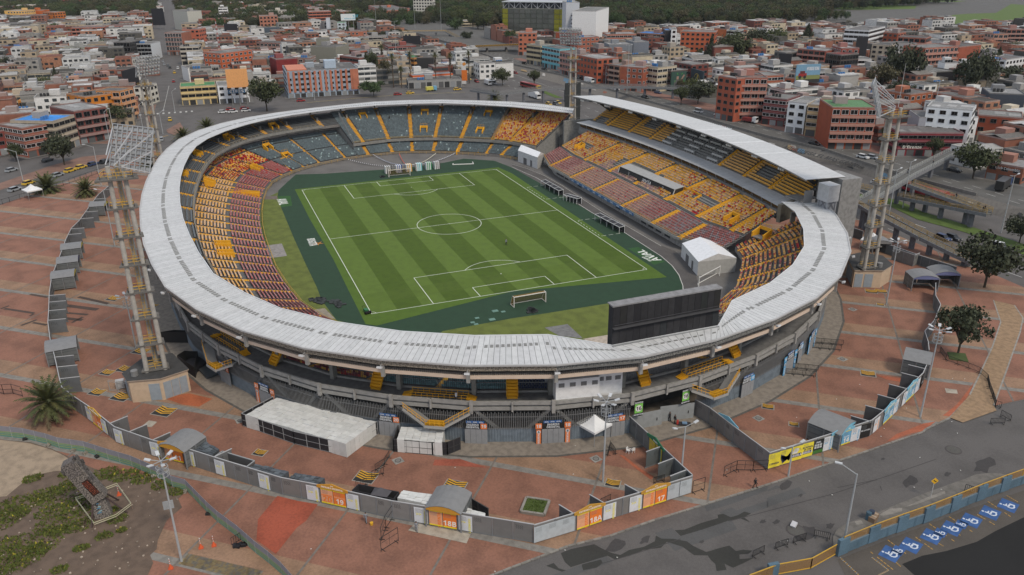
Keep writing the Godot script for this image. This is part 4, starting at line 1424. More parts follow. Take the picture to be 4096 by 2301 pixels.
	for k in 6:
		var a:=[v2(29.0,129.3),v2(33.5,127.7),v2(38.0,125.8),v2(42.4,123.8),v2(47.5,121.6),v2(51.0,119.8)][k] as Vector2
		panel_fence("fence_wing","dark fence wing standing inward behind blue gate fence, %s from the poster corner"%["first","second","third","fourth","fifth","sixth"][k],pv([a,a+v2(-1.6,-2.4)]),Color(.09,.095,.1))
	for k in 3:
		var a:=[v2(-24.2,132.0),v2(-19.4,131.6),v2(-13.8,131.4)][k] as Vector2
		panel_fence("fence_wing",["dark fence wing behind gate 18A, on its left","dark fence wing behind gate 18A, on its right","dark fence wing behind gate 17, on its left"][k],pv([a,a+v2(-1.0,-2.4)]),Color(.12,.125,.13))
	for k in 5:
		var a:=[v2(-72.3,95.8),v2(-76.6,92.0),v2(-80.0,88.1),v2(-83.0,84.3),v2(-68.0,100.3)][k] as Vector2
		panel_fence("fence_wing","grey fence wing standing inward near gate 22, number %s from gate 21"%["two","three","four","five","one"][k],pv([a,a+v2(2.6,-1.3)]),Color(.13,.135,.14))
	var le:=pv([v2(57.5,114.5),v2(60.0,112.0),v2(63.2,108.2),v2(69,105.2),v2(76.5,99.9),v2(79.4,96),v2(85.2,90.7)])
	panel_fence("perimeter_fence","dark grey fence behind the right plaza tree, seen from inside",le,Color(.13,.14,.15))
	var lf:=pv([v2(98.5,84.6),v2(96.9,76),v2(95.7,66.2),v2(96.5,58.6)])
	panel_fence("perimeter_fence","dark framed fence under the long footbridge ramp",lf,Color(.12,.14,.15),2.6)
	panel_fence("perimeter_fence","grey panel fence behind the stadium's right rim at the avenue",pv([v2(97.6,56),v2(97.2,53.2),v2(96.4,49.6)]),Color(.13,.145,.15),2.6)
	panel_fence("fence_wing","big glossy grey sheet wall beside the white canopy near the ramp",pv([v2(94,69.9),v2(94.9,75.6),v2(97.2,75)]),Color(.17,.175,.17))
	var lz:=pv([v2(-92,-71.3),v2(-94.5,-61.2),v2(-95.9,-49.3),v2(-97.5,-34.5),v2(-98.9,-27.6),v2(-99.3,-18.1),v2(-99.3,-8.3),v2(-99.4,-.8),v2(-99.5,9.6),v2(-98.8,20.5),v2(-97.7,31.3),v2(-97.1,37.8),v2(-95.7,46.7)])
	panel_fence("perimeter_fence","long grey fence stepping past the booths on the left plaza",lz,Color(.12,.125,.13))
	var wl:=[[v2(-95.2,-56.0),"farthest"],[v2(-96.6,-42.5),"second farthest"],[v2(-97.3,-36.0),"third farthest"],[v2(-98.9,-27.0),"fourth farthest"],[v2(-99.2,-22.0),"fifth farthest"],[v2(-98.6,22.5),"first below the row of booths"],[v2(-98.2,26.5),"second below the row of booths"],[v2(-97.7,31.5),"third below the row of booths"],[v2(-97.2,36.8),"fourth below the row of booths"],[v2(-94.8,51.5),"first below the lone booth"],[v2(-94.0,55.5),"second below the lone booth"],[v2(-93.0,60.0),"third below the lone booth"],[v2(-92.2,65.0),"fourth below the lone booth"]]
	for w in wl:
		panel_fence("fence_wing","grey fence wing on the left plaza, %s"%w[1],pv([w[0],w[0]+v2(3.3,.5)]),Color(.13,.14,.15))
	booths()
	pens()
	stadium_signs()
func booth(label:String,c:Vector2,turn:float,wide:float,deep:float,roof_col:Color,flank:Color):
	var t:=thing("gate_canopy",label,"gate canopy",V(c),turn,"grey gate canopies of the fence")
	var r:=MB.new()
	var hw:=wide*.5
	var hd:=deep*.5
	var n:=6
	for i in n:
		var x0:=-hw+wide*i/n
		var x1:=-hw+wide*(i+1)/n
		var y0:=3.15+.75*(1.0-pow(x0/hw,2))
		var y1:=3.15+.75*(1.0-pow(x1/hw,2))
		r.hexa([v3(x0,y0-.08,hd),v3(x1,y1-.08,hd),v3(x1,y1-.08,-hd),v3(x0,y0-.08,-hd)],[v3(x0,y0,hd),v3(x1,y1,hd),v3(x1,y1,-hd),v3(x0,y0,-hd)],roof_col)
	put("roof",r,M.plain,t)
	for s in [-1.0,1.0]:
		var p:=MB.new()
		for i in n:
			var x0:=-hw+wide*i/n
			var x1:=-hw+wide*(i+1)/n
			var y0:=3.1+.75*(1.0-pow(x0/hw,2))
			var y1:=3.1+.75*(1.0-pow(x1/hw,2))
			p.quad(v3(x0,2.9,s*(hd-.05)),v3(x1,2.9,s*(hd-.05)),v3(x1,y1,s*(hd-.05)),v3(x0,y0,s*(hd-.05)),flank if s>0 else Color(.2,.21,.22))
		put("gable",p,M.plain,t)
		for z in [-hd+.1,.0,hd-.1]:
			var q:=MB.new()
			q.box(v3(s*(hw-.1),1.55,z),v3(.16,3.1,.16),STEEL)
			put("post",q,M.plain,t)
		for z in [-hd*.5,hd*.5]:
			var w:=MB.new()
			w.box(v3(s*(hw-.12),1.6,z),v3(.05,2.6,hd-.25),Color(.14,.15,.155))
			for k in 3:
				w.box(v3(s*(hw-.12),.7+k*.9,z),v3(.09,.06,hd-.2),Color(.06,.065,.07))
			put("mesh_panel",w,M.plain,t)
	for x in [-hw*.5,hw*.5]:
		var w:=MB.new()
		w.box(v3(x,1.5,-hd+.12),v3(hw-.3,2.5,.05),Color(.13,.14,.15))
		for k in 3:
			w.box(v3(x,.5+k*1.0,-hd+.1),v3(hw-.2,.07,.1),Color(.05,.055,.06))
			w.box(v3(x-hw*.4+k*hw*.4,1.5,-hd+.1),v3(.07,2.5,.1),Color(.05,.055,.06))
		put("gate_leaf",w,M.plain,t)
func booths():
	var g:=Color(.2,.205,.21)
	booth("grey vaulted canopy behind orange gate 21",v2(-72.3,94.2),deg_to_rad(-45),5.2,4.6,g,Color(.55,.27,.03))
	booth("grey vaulted canopy behind orange gate 18B",v2(-38.8,123.3),deg_to_rad(-37),5.2,4.8,g,Color(.55,.27,.03))
	booth("grey canopy behind the tall lamp on the right plaza fence",v2(53.5,115.7),deg_to_rad(38),5.6,4.6,g,Color(.18,.42,.55))
	booth("large grey canopy behind blue gate 15 on the right plaza",v2(23.2,127.4),deg_to_rad(24),5.6,5.4,g,Color(.18,.42,.55))
	var dark:=Color(.2,.205,.215)
	booth("farthest grey booth on the left plaza, by the palms",v2(-93.7,-49.2),deg_to_rad(80),4.8,4.4,dark,Color(.5,.45,.05))
	booth("uppermost of the three close grey booths on the left plaza",v2(-97.3,-11.1),deg_to_rad(90),4.8,4.8,dark,Color(.5,.45,.05))
	booth("middle one of the three close grey booths on the left plaza",v2(-97.1,-.5),deg_to_rad(90),4.6,4.8,dark,Color(.05,.07,.15))
	booth("lowest of the three close grey booths on the left plaza",v2(-97.1,9.7),deg_to_rad(90),5.0,5.0,dark,Color(.5,.45,.05))
	booth("lone grey booth on the left plaza nearest the floodlight tower",v2(-93.4,50.1),deg_to_rad(95),5.6,5.4,dark,Color(.2,.2,.2))
	booth("grey canopy with poster panels before the big right-hand tree",v2(86,86.3),deg_to_rad(-25),6.0,4.6,dark,Color(.14,.16,.3))
	booth("second grey canopy close to the big right-hand tree",v2(92.4,86.3),deg_to_rad(-25),6.0,4.6,dark,Color(.14,.16,.3))
	booth("small grey canopy behind the white tent under the ramp",v2(94.8,64.6),deg_to_rad(-25),4.6,4.0,dark,Color(.2,.2,.2))
func tile_store(called:String,label:String,pts:Array,y:float,nx:int,ny:int,col:Color,wild:float,fence_col:Color,fence_sides:Array):
	var t:=thing(called,label,"tile store")
	for i in nx:
		for j in ny:
			var f:=func(a:float,b:float) ->Vector2:return (pts[0] as Vector2).lerp(pts[1],a).lerp((pts[3] as Vector2).lerp(pts[2],a),b)
			var g:=.015
			var q:=[f.call((i+g)/nx,(j+g)/ny),f.call((i+1-g)/nx,(j+g)/ny),f.call((i+1-g)/nx,(j+1-g)/ny),f.call((i+g)/nx,(j+1-g)/ny)]
			var yy:=y+rng.randf_range(-.10,.08)
			var m:=MB.new()
			var bot:=[]
			var top:=[]
			for p in q:
				bot.append(V(p,.05))
				top.append(V(p,yy+rng.randf_range(-.04,.04)))
			if (q[1]-q[0]).cross(q[2]-q[0])>0:
				bot.reverse()
				top.reverse()
			m.hexa(bot,top,col*rng.randf_range(1.0-wild,1.0+wild))
			put("tile_stack",m,M.plain,t)
	for s in fence_sides:
		var a:Vector2=s[0]
		var b:Vector2=s[1]
		var h:float=s[2]
		var m:=MB.new()
		m.bar(V(a,h*.5),V(b,h*.5),.06,h,fence_col)
		var fr:=put("screen_panel",m,M.plain,t)
		var k:=MB.new()
		var n:=maxi(2,int(a.distance_to(b)/2.0))
		for i in n+1:
			k.box(V(a.lerp(b,float(i)/n),h*.5),v3(.13,h+.1,.13),Color(.28,.29,.3) if s.size()>3 else Color(.05,.05,.05))
		for hh in [.1,h*.5,h]:
			k.bar(V(a,hh),V(b,hh),.14,.06,Color(.28,.29,.3) if s.size()>3 else Color(.05,.05,.05))
		put("frame",k,M.plain,fr)
func pens():
	var blk:=Color(.022,.022,.024)
	var w:=Color(.6,.61,.6)
	tile_store("tile_store","large pen of white tile stacks screened in black before gates 21 and 20",[v2(-62.8,88.9),v2(-57.3,85.2),v2(-43.4,99.1),v2(-49.1,103.6)],2.5,7,16,w,.07,blk,[[v2(-63.3,88.1),v2(-61.7,89.9),2.4,1],[v2(-61.7,89.9),v2(-56.1,96.7),2.4,1],[v2(-56.1,96.7),v2(-49.1,103.2),2.4,1],[v2(-49.1,103.2),v2(-43.2,98.9),2.4,1],[v2(-63.3,88.1),v2(-57.6,84.4),2.4,1]])
	tile_store("tile_store","smaller pen of white tile stacks with black mesh before gate 19",[v2(-40,101.9),v2(-33.6,104.6),v2(-35.3,108.7),v2(-41.5,105.1)],2.4,6,6,w,.06,blk,[[v2(-42,104.7),v2(-36.6,107.9),2.3],[v2(-36.6,107.9),v2(-34.5,108.7),2.3],[v2(-34.5,108.7),v2(-32.2,108.1),2.3],[v2(-42,104.7),v2(-40.2,101),2.3]])
	var dk:=Color(.085,.1,.115)
	tile_store("tile_store","slate-grey tile stacks beside the canopy of gate 21",[v2(-72.2,94.6),v2(-69.6,93.7),v2(-67.2,97.5),v2(-68.3,98.7)],2.4,4,5,dk,.35,blk,[])
	tile_store("tile_store","pen of slate-grey tiles right of the empty bin pen by gate 20",[v2(-63.7,104.1),v2(-62.4,103.6),v2(-58.1,107.1),v2(-59.3,108.3)],2.4,4,7,dk,.35,blk,[])
	tile_store("tile_store","pen of mixed grey tiles touching gate 20",[v2(-58.2,108.9),v2(-57.3,107.9),v2(-53.5,110.8),v2(-54.6,111.9)],2.4,3,7,dk,.4,blk,[])
	tile_store("tile_store","white tile stacks heaped left of the gate 18B canopy",[v2(-45,119.4),v2(-43.8,118),v2(-40,120.8),v2(-41.4,122.5)],2.6,4,4,w,.05,blk,[])
	tile_store("tile_store","low white tile stacks right of the gate 18B canopy",[v2(-37.3,124.8),v2(-36.6,124),v2(-34.5,126.1),v2(-34.8,126.7)],1.8,2,3,w,.1,blk,[[v2(-35.7,122.4),v2(-34,125.8),2.2]])
	var bins:=thing("bin_pen","open grey pen with black bins inside behind the fence by gate 21","pen")
	var q:=[v2(-68.1,99.8),v2(-66.8,98.6),v2(-62.5,103),v2(-63.7,104.1)]
	for i in 4:
		var m:=MB.new()
		m.bar(V(q[i],1.3),V(q[(i+1)%4],1.3),.1,2.6,Color(.1,.1,.105))
		put("wall",m,M.plain,bins)
		var r:=MB.new()
		r.bar(V(q[i],2.62),V(q[(i+1)%4],2.62),.16,.1,Color(.3,.31,.32))
		put("top_rail",r,M.plain,bins)
	for k in 4:
		var m:=MB.new()
		m.box(V((q[0] as Vector2).lerp(q[2],.2+k*.2),.7),v3(1.2,1.2,1.0),Color(.02,.021,.022))
		put("bin",m,M.plain,bins)
	var pen2:=thing("tyre_pen","black screened pen with old tyres and a grey tent top beside gate 19","pen")
	q=[v2(-50.4,115.1),v2(-49.3,114.1),v2(-44.4,118),v2(-45.5,119.2)]
	for i in 4:
		var m:=MB.new()
		m.bar(V(q[i],1.2),V(q[(i+1)%4],1.2),.1,2.4,Color(.03,.03,.032))
		put("wall",m,M.plain,pen2)
	for k in 5:
		var m:=MB.new()
		var c:=V((q[0] as Vector2).lerp(q[1],.3+.1*(k%3)).lerp((q[3] as Vector2).lerp(q[2],.5),.06+k*.07),.4+.3*(k%2))
		for i in 10:
			var a0:=TAU*i/10
			var a1:=TAU*(i+1)/10
			m.tube(c+v3(cos(a0)*.35,0,sin(a0)*.35),c+v3(cos(a1)*.35,0,sin(a1)*.35),.15,.15,5,Color(.015,.015,.016),false)
		put("tyre",m,M.plain,pen2)
	var m2:=MB.new()
	var ctr:=V((q[0] as Vector2).lerp(q[2],.62),3.0)
	var cr:=[V(v2(-48.3,117.3),2.5),V(v2(-47.4,115.9),2.5),V(v2(-45.3,117.6),2.5),V(v2(-46.3,118.7),2.5)]
	for i in 4:
		m2.tri(cr[i],cr[(i+1)%4],ctr,Color(.075,.072,.08))
	put("tent_top",m2,M.plain,pen2)
	for k in 2:
		var t:=thing("water_tank",["left white water tank in a wire cage beside the small tile pen","right white water tank in a wire cage beside the small tile pen"][k],"water tank",V(v2(-32,102.5)+v2(1.35*k,.2)),.1,"caged water tanks")
		var b:=MB.new()
		b.box(v3(0,1.1,0),v3(1.05,1.0,1.0),Color(.45,.45,.43))
		b.prism(disc(Vector2.ZERO,.16,8),1.6,1.68,Color(.05,.05,.05))
		put("tank",b,M.plain,t)
		var cg:=MB.new()
		for i in 5:
			cg.box(v3(-.55+i*.275,1.1,.54),v3(.03,1.1,.03),Color(.3,.3,.3))
			cg.box(v3(0,.6+i*.25,.54),v3(1.1,.03,.03),Color(.3,.3,.3))
		put("cage",cg,M.plain,t)
		var pa:=MB.new()
		pa.box(v3(0,.4,0),v3(1.15,.35,1.1),Color(.05,.05,.05))
		put("pallet",pa,M.plain,t)
	for e in [[[v2(-75.9,50),v2(-73.4,50),v2(-70.6,51.4),v2(-70.8,52.3)],"black mesh enclosure on the left apron, upper of two"],[[v2(-72.9,62),v2(-71.6,60.5),v2(-69.3,61.7),v2(-70.1,68)],"black mesh enclosure on the left apron beside the floodlight hut"]]:
		var t:=thing("mesh_enclosure",e[1],"enclosure")
		var p:Array=e[0]
		for i in 4:
			var m:=MB.new()
			m.bar(V(p[i],1.2),V(p[(i+1)%4],1.2),.06,2.3,Color(.016,.016,.017))
			put("screen",m,M.plain,t)
		var f:=MB.new()
		f.flat(PackedVector2Array(p),.06,Color(.03,.03,.03))
		put("floor_sheet",f,M.plain,t)
	var cov:=thing("covered_pallets","flat black covered pallets beside the stadium base near gate 22","pallets")
	var cm:=MB.new()
	cm.prism(pv([v2(-71.6,61.8),v2(-69.6,60.5),v2(-67.8,63.6),v2(-70.1,66.2)]),.05,.9,Color(.018,.018,.02))
	put("cover",cm,M.plain,cov)
	var cf:=MB.new()
	cf.prism(pv([v2(-69.7,64.6),v2(-68.2,63.7),v2(-66.2,68.5),v2(-68.2,69.4)]),.05,.4,Color(.07,.075,.08))
	put("frames",cf,M.plain,cov)
func gate_sign(label:String,u:float,lines:Array,num:String,ncol:Color,wide:=3.6,posts:=false,h:=3.25):
	var d:=V(inward_dir(u))
	var side:=Vector3.UP.cross(-d)
	var bs:=Basis(side,Vector3.UP,-d)
	var t:=thing("gate_sign",label,"sign",V(at(u,.0),h)-d*.12)
	t.basis=bs
	var b:=MB.new()
	b.box(v3(0,0,0),v3(wide,1.05,.06),Color(.012,.012,.013))
	put("board",b,M.plain,t)
	var tp:=MB.new()
	tp.box(v3(-.1,.74,0),v3(wide*.8,.42,.06),Color(.035,.11,.3))
	var top:=put("top_strip",tp,M.plain,t)
	for k in 3:
		text("lettering","AVAL",.2,WHT,top,v3(-.1+(k-1)*wide*.26,.74,.04))
	var nb:=MB.new()
	var xs:=[wide*.5-.55] if not posts else [wide*.5+.5,-wide*.5-.5]
	for x in xs:
		nb.box(v3(x,.02,.01),v3(1.0,1.0,.06),ncol)
	var plate:=put("number_plate",nb,M.plain,t)
	for x in xs:
		text("number",num,.55,WHT,plate,v3(x,.02,.05))
	var tx:=.0 if posts else -.5
	text("lettering",lines[0],.36,WHT,t,v3(tx,.24,.04),Basis.IDENTITY,true,1.9)
	text("lettering",lines[1],.36,WHT,t,v3(tx,-.22,.04),Basis.IDENTITY,true,2.1)
	if posts:
		for x in xs:
			var p:=MB.new()
			p.box(v3(x,-1.95,.0),v3(.75,2.6,.05),ncol)
			p.prism(disc(v2(x,0),.01,4),0,.01,ncol)
			var o:=put("side_strip",p,M.plain,t)
			var c:=MB.new()
			for i in 12:
				c.tri(v3(x,-1.05,.03),v3(x+.3*cos(TAU*i/12),-1.05+.3*sin(TAU*i/12),.03),v3(x+.3*cos(TAU*(i+1)/12),-1.05+.3*sin(TAU*(i+1)/12),.03),WHT)
			put("disc",c,M.plain,o)
			text("letter","A" if x<0 else "B",.36,Color(.02,.02,.02),o,v3(x,-1.05,.04))
			text("lettering",lines[1],.3,WHT,o,v3(x,-2.3,.04),Basis(Vector3.BACK,PI/2))
	var door:=MB.new()
	for k in 4:
		door.box(v3(-wide*.375+k*wide*.25,-h*.5-.25,-.05),v3(wide*.24,h-.55,.08),Color(.26,.27,.28))
	put("gate_leaf",door,M.plain,t)
func u_near(p:Vector2) ->float:
	var best:=1e9
	var r:=.0
	for i in 760:
		var u:=i*.05
		var q:=at(u,.0)
		if q.distance_to(p)<best:
			best=q.distance_to(p)
			r=u
	return r
func stadium_signs():
	var o:=Color(.72,.2,.06)
	var b:=Color(.08,.33,.6)
	gate_sign("INGRESO ORIENTAL sign at the facade's left end near the cream hut",u_near(v2(-64.3,71.7)),["INGRESO","ORIENTAL"],"22",o)
	gate_sign("INGRESO ORIENTAL sign with side strips behind the large tile pen",u_near(v2(-58.5,82.3)),["INGRESO","ORIENTAL"],"21",o,3.0,true)
	gate_sign("INGRESO ORIENTAL sign between the two white tile pens",u_near(v2(-41.5,99.7)),["INGRESO","ORIENTAL"],"20",o)
	gate_sign("INGRESO ORIENTAL sign right of the caged water tanks",u_near(v2(-28.9,106.9)),["INGRESO","ORIENTAL"],"19",o)
	gate_sign("INGRESO ORIENTAL sign with side strips left of the white canopy",u_near(v2(-17.9,111)),["INGRESO","ORIENTAL"],"18",o,3.6,true)
	gate_sign("INGRESO ORIENTAL sign above the white peaked canopy",u_near(v2(-7.9,112.9)),["INGRESO","ORIENTAL"],"17",o,3.2)
	gate_sign("black INGRESO NORTE sign with blue 15",u_near(v2(19.2,111.2)),["INGRESO","NORTE"],"15",b,3.2)
	gate_sign("black INGRESO NORTE sign with blue 14 plates and side strips",u_near(v2(31.7,106.5)),["INGRESO","NORTE"],"14",b,3.0,true)
	gate_sign("black INGRESO NORTE sign with blue 13 near the stacked barriers",u_near(v2(35.8,104.3)),["INGRESO","NORTE"],"13",b,1.8)
	gate_sign("black INGRESO NORTE sign with blue 12 at the right end of the facade",u_near(v2(41.1,101.5)),["INGRESO","NORTE"],"12",b,3.0,true)
	for k in 2:
		var p:=[v2(-4.3,114),v2(4.9,114.1)][k] as Vector2
		var u:=u_near(p)
		var d:=V(inward_dir(u))
		var t:=thing("gate_sign",["left green 16 sign of the marathon gate","right green 16 sign of the marathon gate"][k],"sign",V(at(u,-.1),4.5))
		t.basis=Basis(Vector3.UP.cross(-d),Vector3.UP,-d)
		var bd:=MB.new()
		bd.box(Vector3.ZERO,v3(1.5,2.7,.08),Color(.012,.013,.013))
		put("board",bd,M.plain,t)
		var g:=MB.new()
		g.box(v3(0,.1,.04),v3(1.4,1.7,.04),Color(.19,.5,.09))
		put("green_plate",g,M.plain,t)
		var c:=MB.new()
		for i in 16:
			c.tri(v3(0,.1,.07),v3(.58*cos(TAU*i/16),.1+.58*sin(TAU*i/16),.07),v3(.58*cos(TAU*(i+1)/16),.1+.58*sin(TAU*(i+1)/16),.07),Color(.7,.7,.68))
		put("disc",c,M.plain,t)
		text("number","16",.66,Color(.015,.015,.015),t,v3(0,.1,.08))
		text("lettering","INGRESO",.24,WHT,t,v3(0,1.14,.05))
		text("lettering","MARATON",.24,WHT,t,v3(0,-1.05,.05))
	var sd:=thing("sliding_gate","pair of grey sheet-metal sliding doors below the green 16 signs","gate")
	for q in [[v2(-4.8,113.4),v2(.7,113.7),2.9],[v2(.8,112.9),v2(6.7,113.9),2.9]]:
		var m:=MB.new()
		m.bar(V(q[0],1.45),V(q[1],1.45),.1,2.9,Color(.27,.285,.29))
		var lf:=put("door_leaf",m,M.plain,sd)
		var h:=MB.new()
		h.box(V((q[0] as Vector2).lerp(q[1],.83),1.3)+v3(0,0,.1),v3(.12,.5,.08),Color(.03,.03,.03))
		put("handle",h,M.plain,lf)
func rail_along(pts:Array,h:float,col:Color,bars:=[.5,1.0],gap:=2.0,th:=.07) ->MB:
	var m:=MB.new()
	for i in pts.size()-1:
		var a:Vector3=pts[i]
		var b:Vector3=pts[i+1]
		for f in bars:
			m.bar(a+Vector3.UP*h*f,b+Vector3.UP*h*f,th,th,col)
		var n:=maxi(1,int(a.distance_to(b)/gap))
		for j in n+1:
			m.box(a.lerp(b,float(j)/n)+Vector3.UP*h*.5,v3(th,h,th),col)
	return m
func vomitory(p:Vector2,y:float,w:float,d:float,turn:float,h:=1.9,mouth:=true):
	var m:=MB.new()
	for s in [-1.0,1.0]:
		m.hexa([v3(s*w*.5-.15,-.6,d*.5),v3(s*w*.5+.15,-.6,d*.5),v3(s*w*.5+.15,-.6,-d*.5),v3(s*w*.5-.15,-.6,-d*.5)],[v3(s*w*.5-.15,h,d*.5),v3(s*w*.5+.15,h,d*.5),v3(s*w*.5+.15,.7,-d*.5),v3(s*w*.5-.15,.7,-d*.5)],YEL)
	m.box(v3(0,h-.35,d*.5),v3(w+.5,.9,.25),YEL)
	for s in [-.5,.0,.5]:
		m.box(v3(s*w,h+.5,d*.5),v3(.06,.9,.06),YEL)
	m.box(v3(0,h+.9,d*.5),v3(w,.06,.06),YEL)
	var o:=put("vomitory",m,M.plain,stadium,V(p,y),turn)
	if mouth:
		var k:=MB.new()
		k.box(v3(0,.25,d*.5-.2),v3(w-.3,1.5,.1),Color(.02,.02,.02))
		k.box(v3(0,-.45,0),v3(w-.3,.1,d),Color(.2,.2,.2))
		put("opening",k,M.plain,o)
func turn_at(u:float) ->float:
	var d:=-inward_dir(u)
	return atan2(d.x,d.y)
func make_bowl_details():
	var con:=Color(.27,.265,.25)
	var yr:=Color(.5,.32,.07)
	for i in range(5,30):
		var m:=MB.new()
		m.bar(V(deck(i,8.75),10.25),V(deck(i+1,8.75),10.25),.3,.9,con)
		var b:=put("balustrade",m,M.concrete,stadium)
		put("railing",rail_along([V(deck(i,8.7),10.7),V(deck(i+1,8.7),10.7)],.8,Color(.35,.3,.22),[.4,1.0],1.5),M.plain,b)
	var far_pts:=[]
	for k in 31:
		far_pts.append(V(at(30.6+k*.246,20.5),4.15))
	for k in 30:
		var m:=MB.new()
		m.bar(far_pts[k]+Vector3.UP*.2,far_pts[k+1]+Vector3.UP*.2,.3,1.0,con)
		put("balustrade",m,M.concrete,stadium)
	put("railing",rail_along(far_pts,1.5,yr,[.75,1.0],2.5),M.plain,stadium)
	for i in range(13,38):
		if i==36:
			continue
		put("front_railing",rail_along([V(deck(i,DEPTH[i]+.6)),V(deck(i+1,DEPTH[i+1]+.6))],1.1,yr,[.55,1.0],2.2),M.plain,stadium)
	for e in [[30.6,8.6,22.0,13.0,3.8,Color(.25,.25,.24)],[36.05,.5,20.2,14.0,5.2,Color(.2,.16,.12)]]:
		var a:=V(at(e[0],e[1]),e[3])
		var b:=V(at(e[0],e[2]),e[4])
		put("side_fence",rail_along([a,b],1.9,e[5],[.1,.55,1.0],.7,.09),M.plain,stadium)
	var sw:=MB.new()
	for e in [[30.6,4.0,21.0,11.0,4.0],[37.98,.0,21.0,13.4,4.5]]:
		var a:=at(e[0],e[1])
		var b:=at(e[0],e[2])
		sw.quad(V(a,0),V(b,0),V(b,e[4]),V(a,e[3]),con)
	sw.box(v3(71.5,6.5,-62.5),v3(13,13,1.0),con)
	sw.box(v3(69.5,12.0,57.5),v3(6,4.5,1.0),Color(.22,.2,.16),Basis(Vector3.UP,.35))
	put("side_wall",sw,M.concrete,stadium)
	for e in [[25.75,18.5,3.2,2.6,3.4,true],[23.2,10.2,6.1,2.6,3.0,false],[28.0,18.0,3.2,2.6,2.6,true],[27.75,10.5,5.9,2.6,2.4,true]]:
		vomitory(at(e[0],e[1]),e[2],e[3],e[4],turn_at(e[0]),1.9,e[5])
	for e in [[18.35,14.5],[18.9,14.5]]:
		vomitory(at(e[0],e[1]),4.2,2.4,3.8,turn_at(e[0]),1.2)
	for u in [24.5,26.5,28.5,22.5]:
		vomitory(at(u,4.5),11.6,2.6,2.4,turn_at(u),1.8)
	for e in [[31.5,4.8],[33.5,4.8],[35.5,4.8],[33.5,16.0],[35.5,16.0]]:
		vomitory(at(e[0],e[1]),13.0-e[1]*.4,2.6,2.6,turn_at(e[0]),1.8)
	for e in [[v2(-34.5,-74.6),v2(-39.2,-91.3),v2(-28,-80.4),v2(-32.9,-101.7)],[v2(28,-79.5),v2(37.3,-99.1),v2(35.4,-75.6),v2(44.6,-93.4)]]:
		var m:=MB.new()
		for k in [0,2]:
			var a:Vector2=e[k]
			var b:Vector2=a.lerp(e[k+1],.55)
			var n:=(b-a).orthogonal().normalized()*.25
			m.hexa([V(a-n,0),V(a+n,0),V(b+n,0),V(b-n,0)],[V(a-n,1.2),V(a+n,1.2),V(b+n,3.6),V(b-n,3.6)],YEL)
		var c:Vector2=(e[0] as Vector2).lerp(e[1],.5)
		var d:Vector2=(e[2] as Vector2).lerp(e[3],.5)
		m.bar(V(c,3.3),V(d,3.3),.4,1.0,YEL)
		var o:=put("pitch_gate",m,M.plain,stadium)
		var k2:=MB.new()
		k2.bar(V(c,1.4),V(d,1.4),.3,2.8,Color(.02,.02,.02))
		k2.flat(pv([e[0],e[2],d,c]),.02,Color(.28,.2,.15))
		put("opening",k2,M.plain,o)
	vomitory(at(23.15,20.0),2.0,1.8,9.0,turn_at(23.15),1.8,false)
	for e in [[v2(64.9,-22.2),7.0,5.5,-PI/2],[v2(63.8,23.5),7.0,8.5,-PI/2],[v2(73.3,-28.4),9.6,2.4,-PI/2],[v2(74,-21.1),9.6,2.4,-PI/2],[v2(74.4,16.7),9.6,2.6,-PI/2],[v2(75,22.6),9.6,2.6,-PI/2],[v2(61.6,-41.9),7.5,2.6,-PI/2],[v2(61.4,47),7.5,2.6,-PI/2],[v2(61.2,59.7),7.5,3.4,-PI/2-.2]]:
		vomitory(e[0],e[1],e[2],2.8,-(e[3] as float),1.7)
	var sb:=thing("hospitality_box","long black-fronted box lettered Sencia among the western seats","hospitality box")
	var a:=v2(59.4,-9.7)
	var b:=v2(60.9,20)
	var cx:=V(Vector2.RIGHT)
	var m:=MB.new()
	m.hexa([V(b,6.2),V(b,6.2)+cx*3.6,V(a,6.2)+cx*3.6,V(a,6.2)],[V(b,8.4)+cx*.9,V(b,9.0)+cx*3.6,V(a,9.0)+cx*3.6,V(a,8.4)+cx*.9],Color(.02,.021,.022))
	put("front",m,M.plain,sb)
	m=MB.new()
	m.hexa([V(b,8.45)+cx*.7,V(b,9.05)+cx*4.0,V(a,9.05)+cx*4.0,V(a,8.45)+cx*.7],[V(b,8.55)+cx*.7,V(b,9.15)+cx*4.0,V(a,9.15)+cx*4.0,V(a,8.55)+cx*.7],Color(.36,.36,.35))
	put("roof",m,M.sheet,sb)
	for p in [a,b]:
		m=MB.new()
		m.bar(V(p,6.2)-cx*.08,V(p,8.5)+cx*.75,.2,.2,Color(.5,.51,.52))
		put("post",m,M.plain,sb)
	var sl:=Basis(v3(0,0,1),v3(.38,.925,0).normalized(),v3(-.925,.38,0).normalized())
	text("lettering","Sencia",1.5,Color(.75,.75,.75),sb,V(a.lerp(b,.5),7.4)+cx*.42,sl,false,6.5)
	for f in [.2,.82]:
		m=MB.new()
		var c:=V(a.lerp(b,f),7.3)+cx*.42
		for k in 7:
			m.bar(c+sl*v3(-1.0+.2*k,.75,.03),c+sl*v3(.25*sin(k),-.6+.12*k,.03),.05,.05,Color(.3,.3,.3))
		put("emblem",m,M.plain,sb)
	for t in [["white marquee at the far end of the western stand",[v2(45.5,-60.1),v2(47.8,-47.3),v2(52.2,-51.6),v2(50.5,-66.3)],4.2,5.4],["large white marquee at the near end of the western stand",[v2(46.5,48),v2(42.9,60.7),v2(52.8,62),v2(54.8,51)],3.6,5.2]]:
		var o:=thing("marquee",t[0],"marquee")
		var q:Array=t[1]
		var mm:=MB.new()
		for i in 4:
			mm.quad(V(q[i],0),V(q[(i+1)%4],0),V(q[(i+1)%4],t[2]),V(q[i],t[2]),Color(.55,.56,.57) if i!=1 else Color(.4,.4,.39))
		put("wall",mm,M.plain,o)
		mm=MB.new()
		var r0:Vector3=V((q[0] as Vector2).lerp(q[3],.5),t[3])
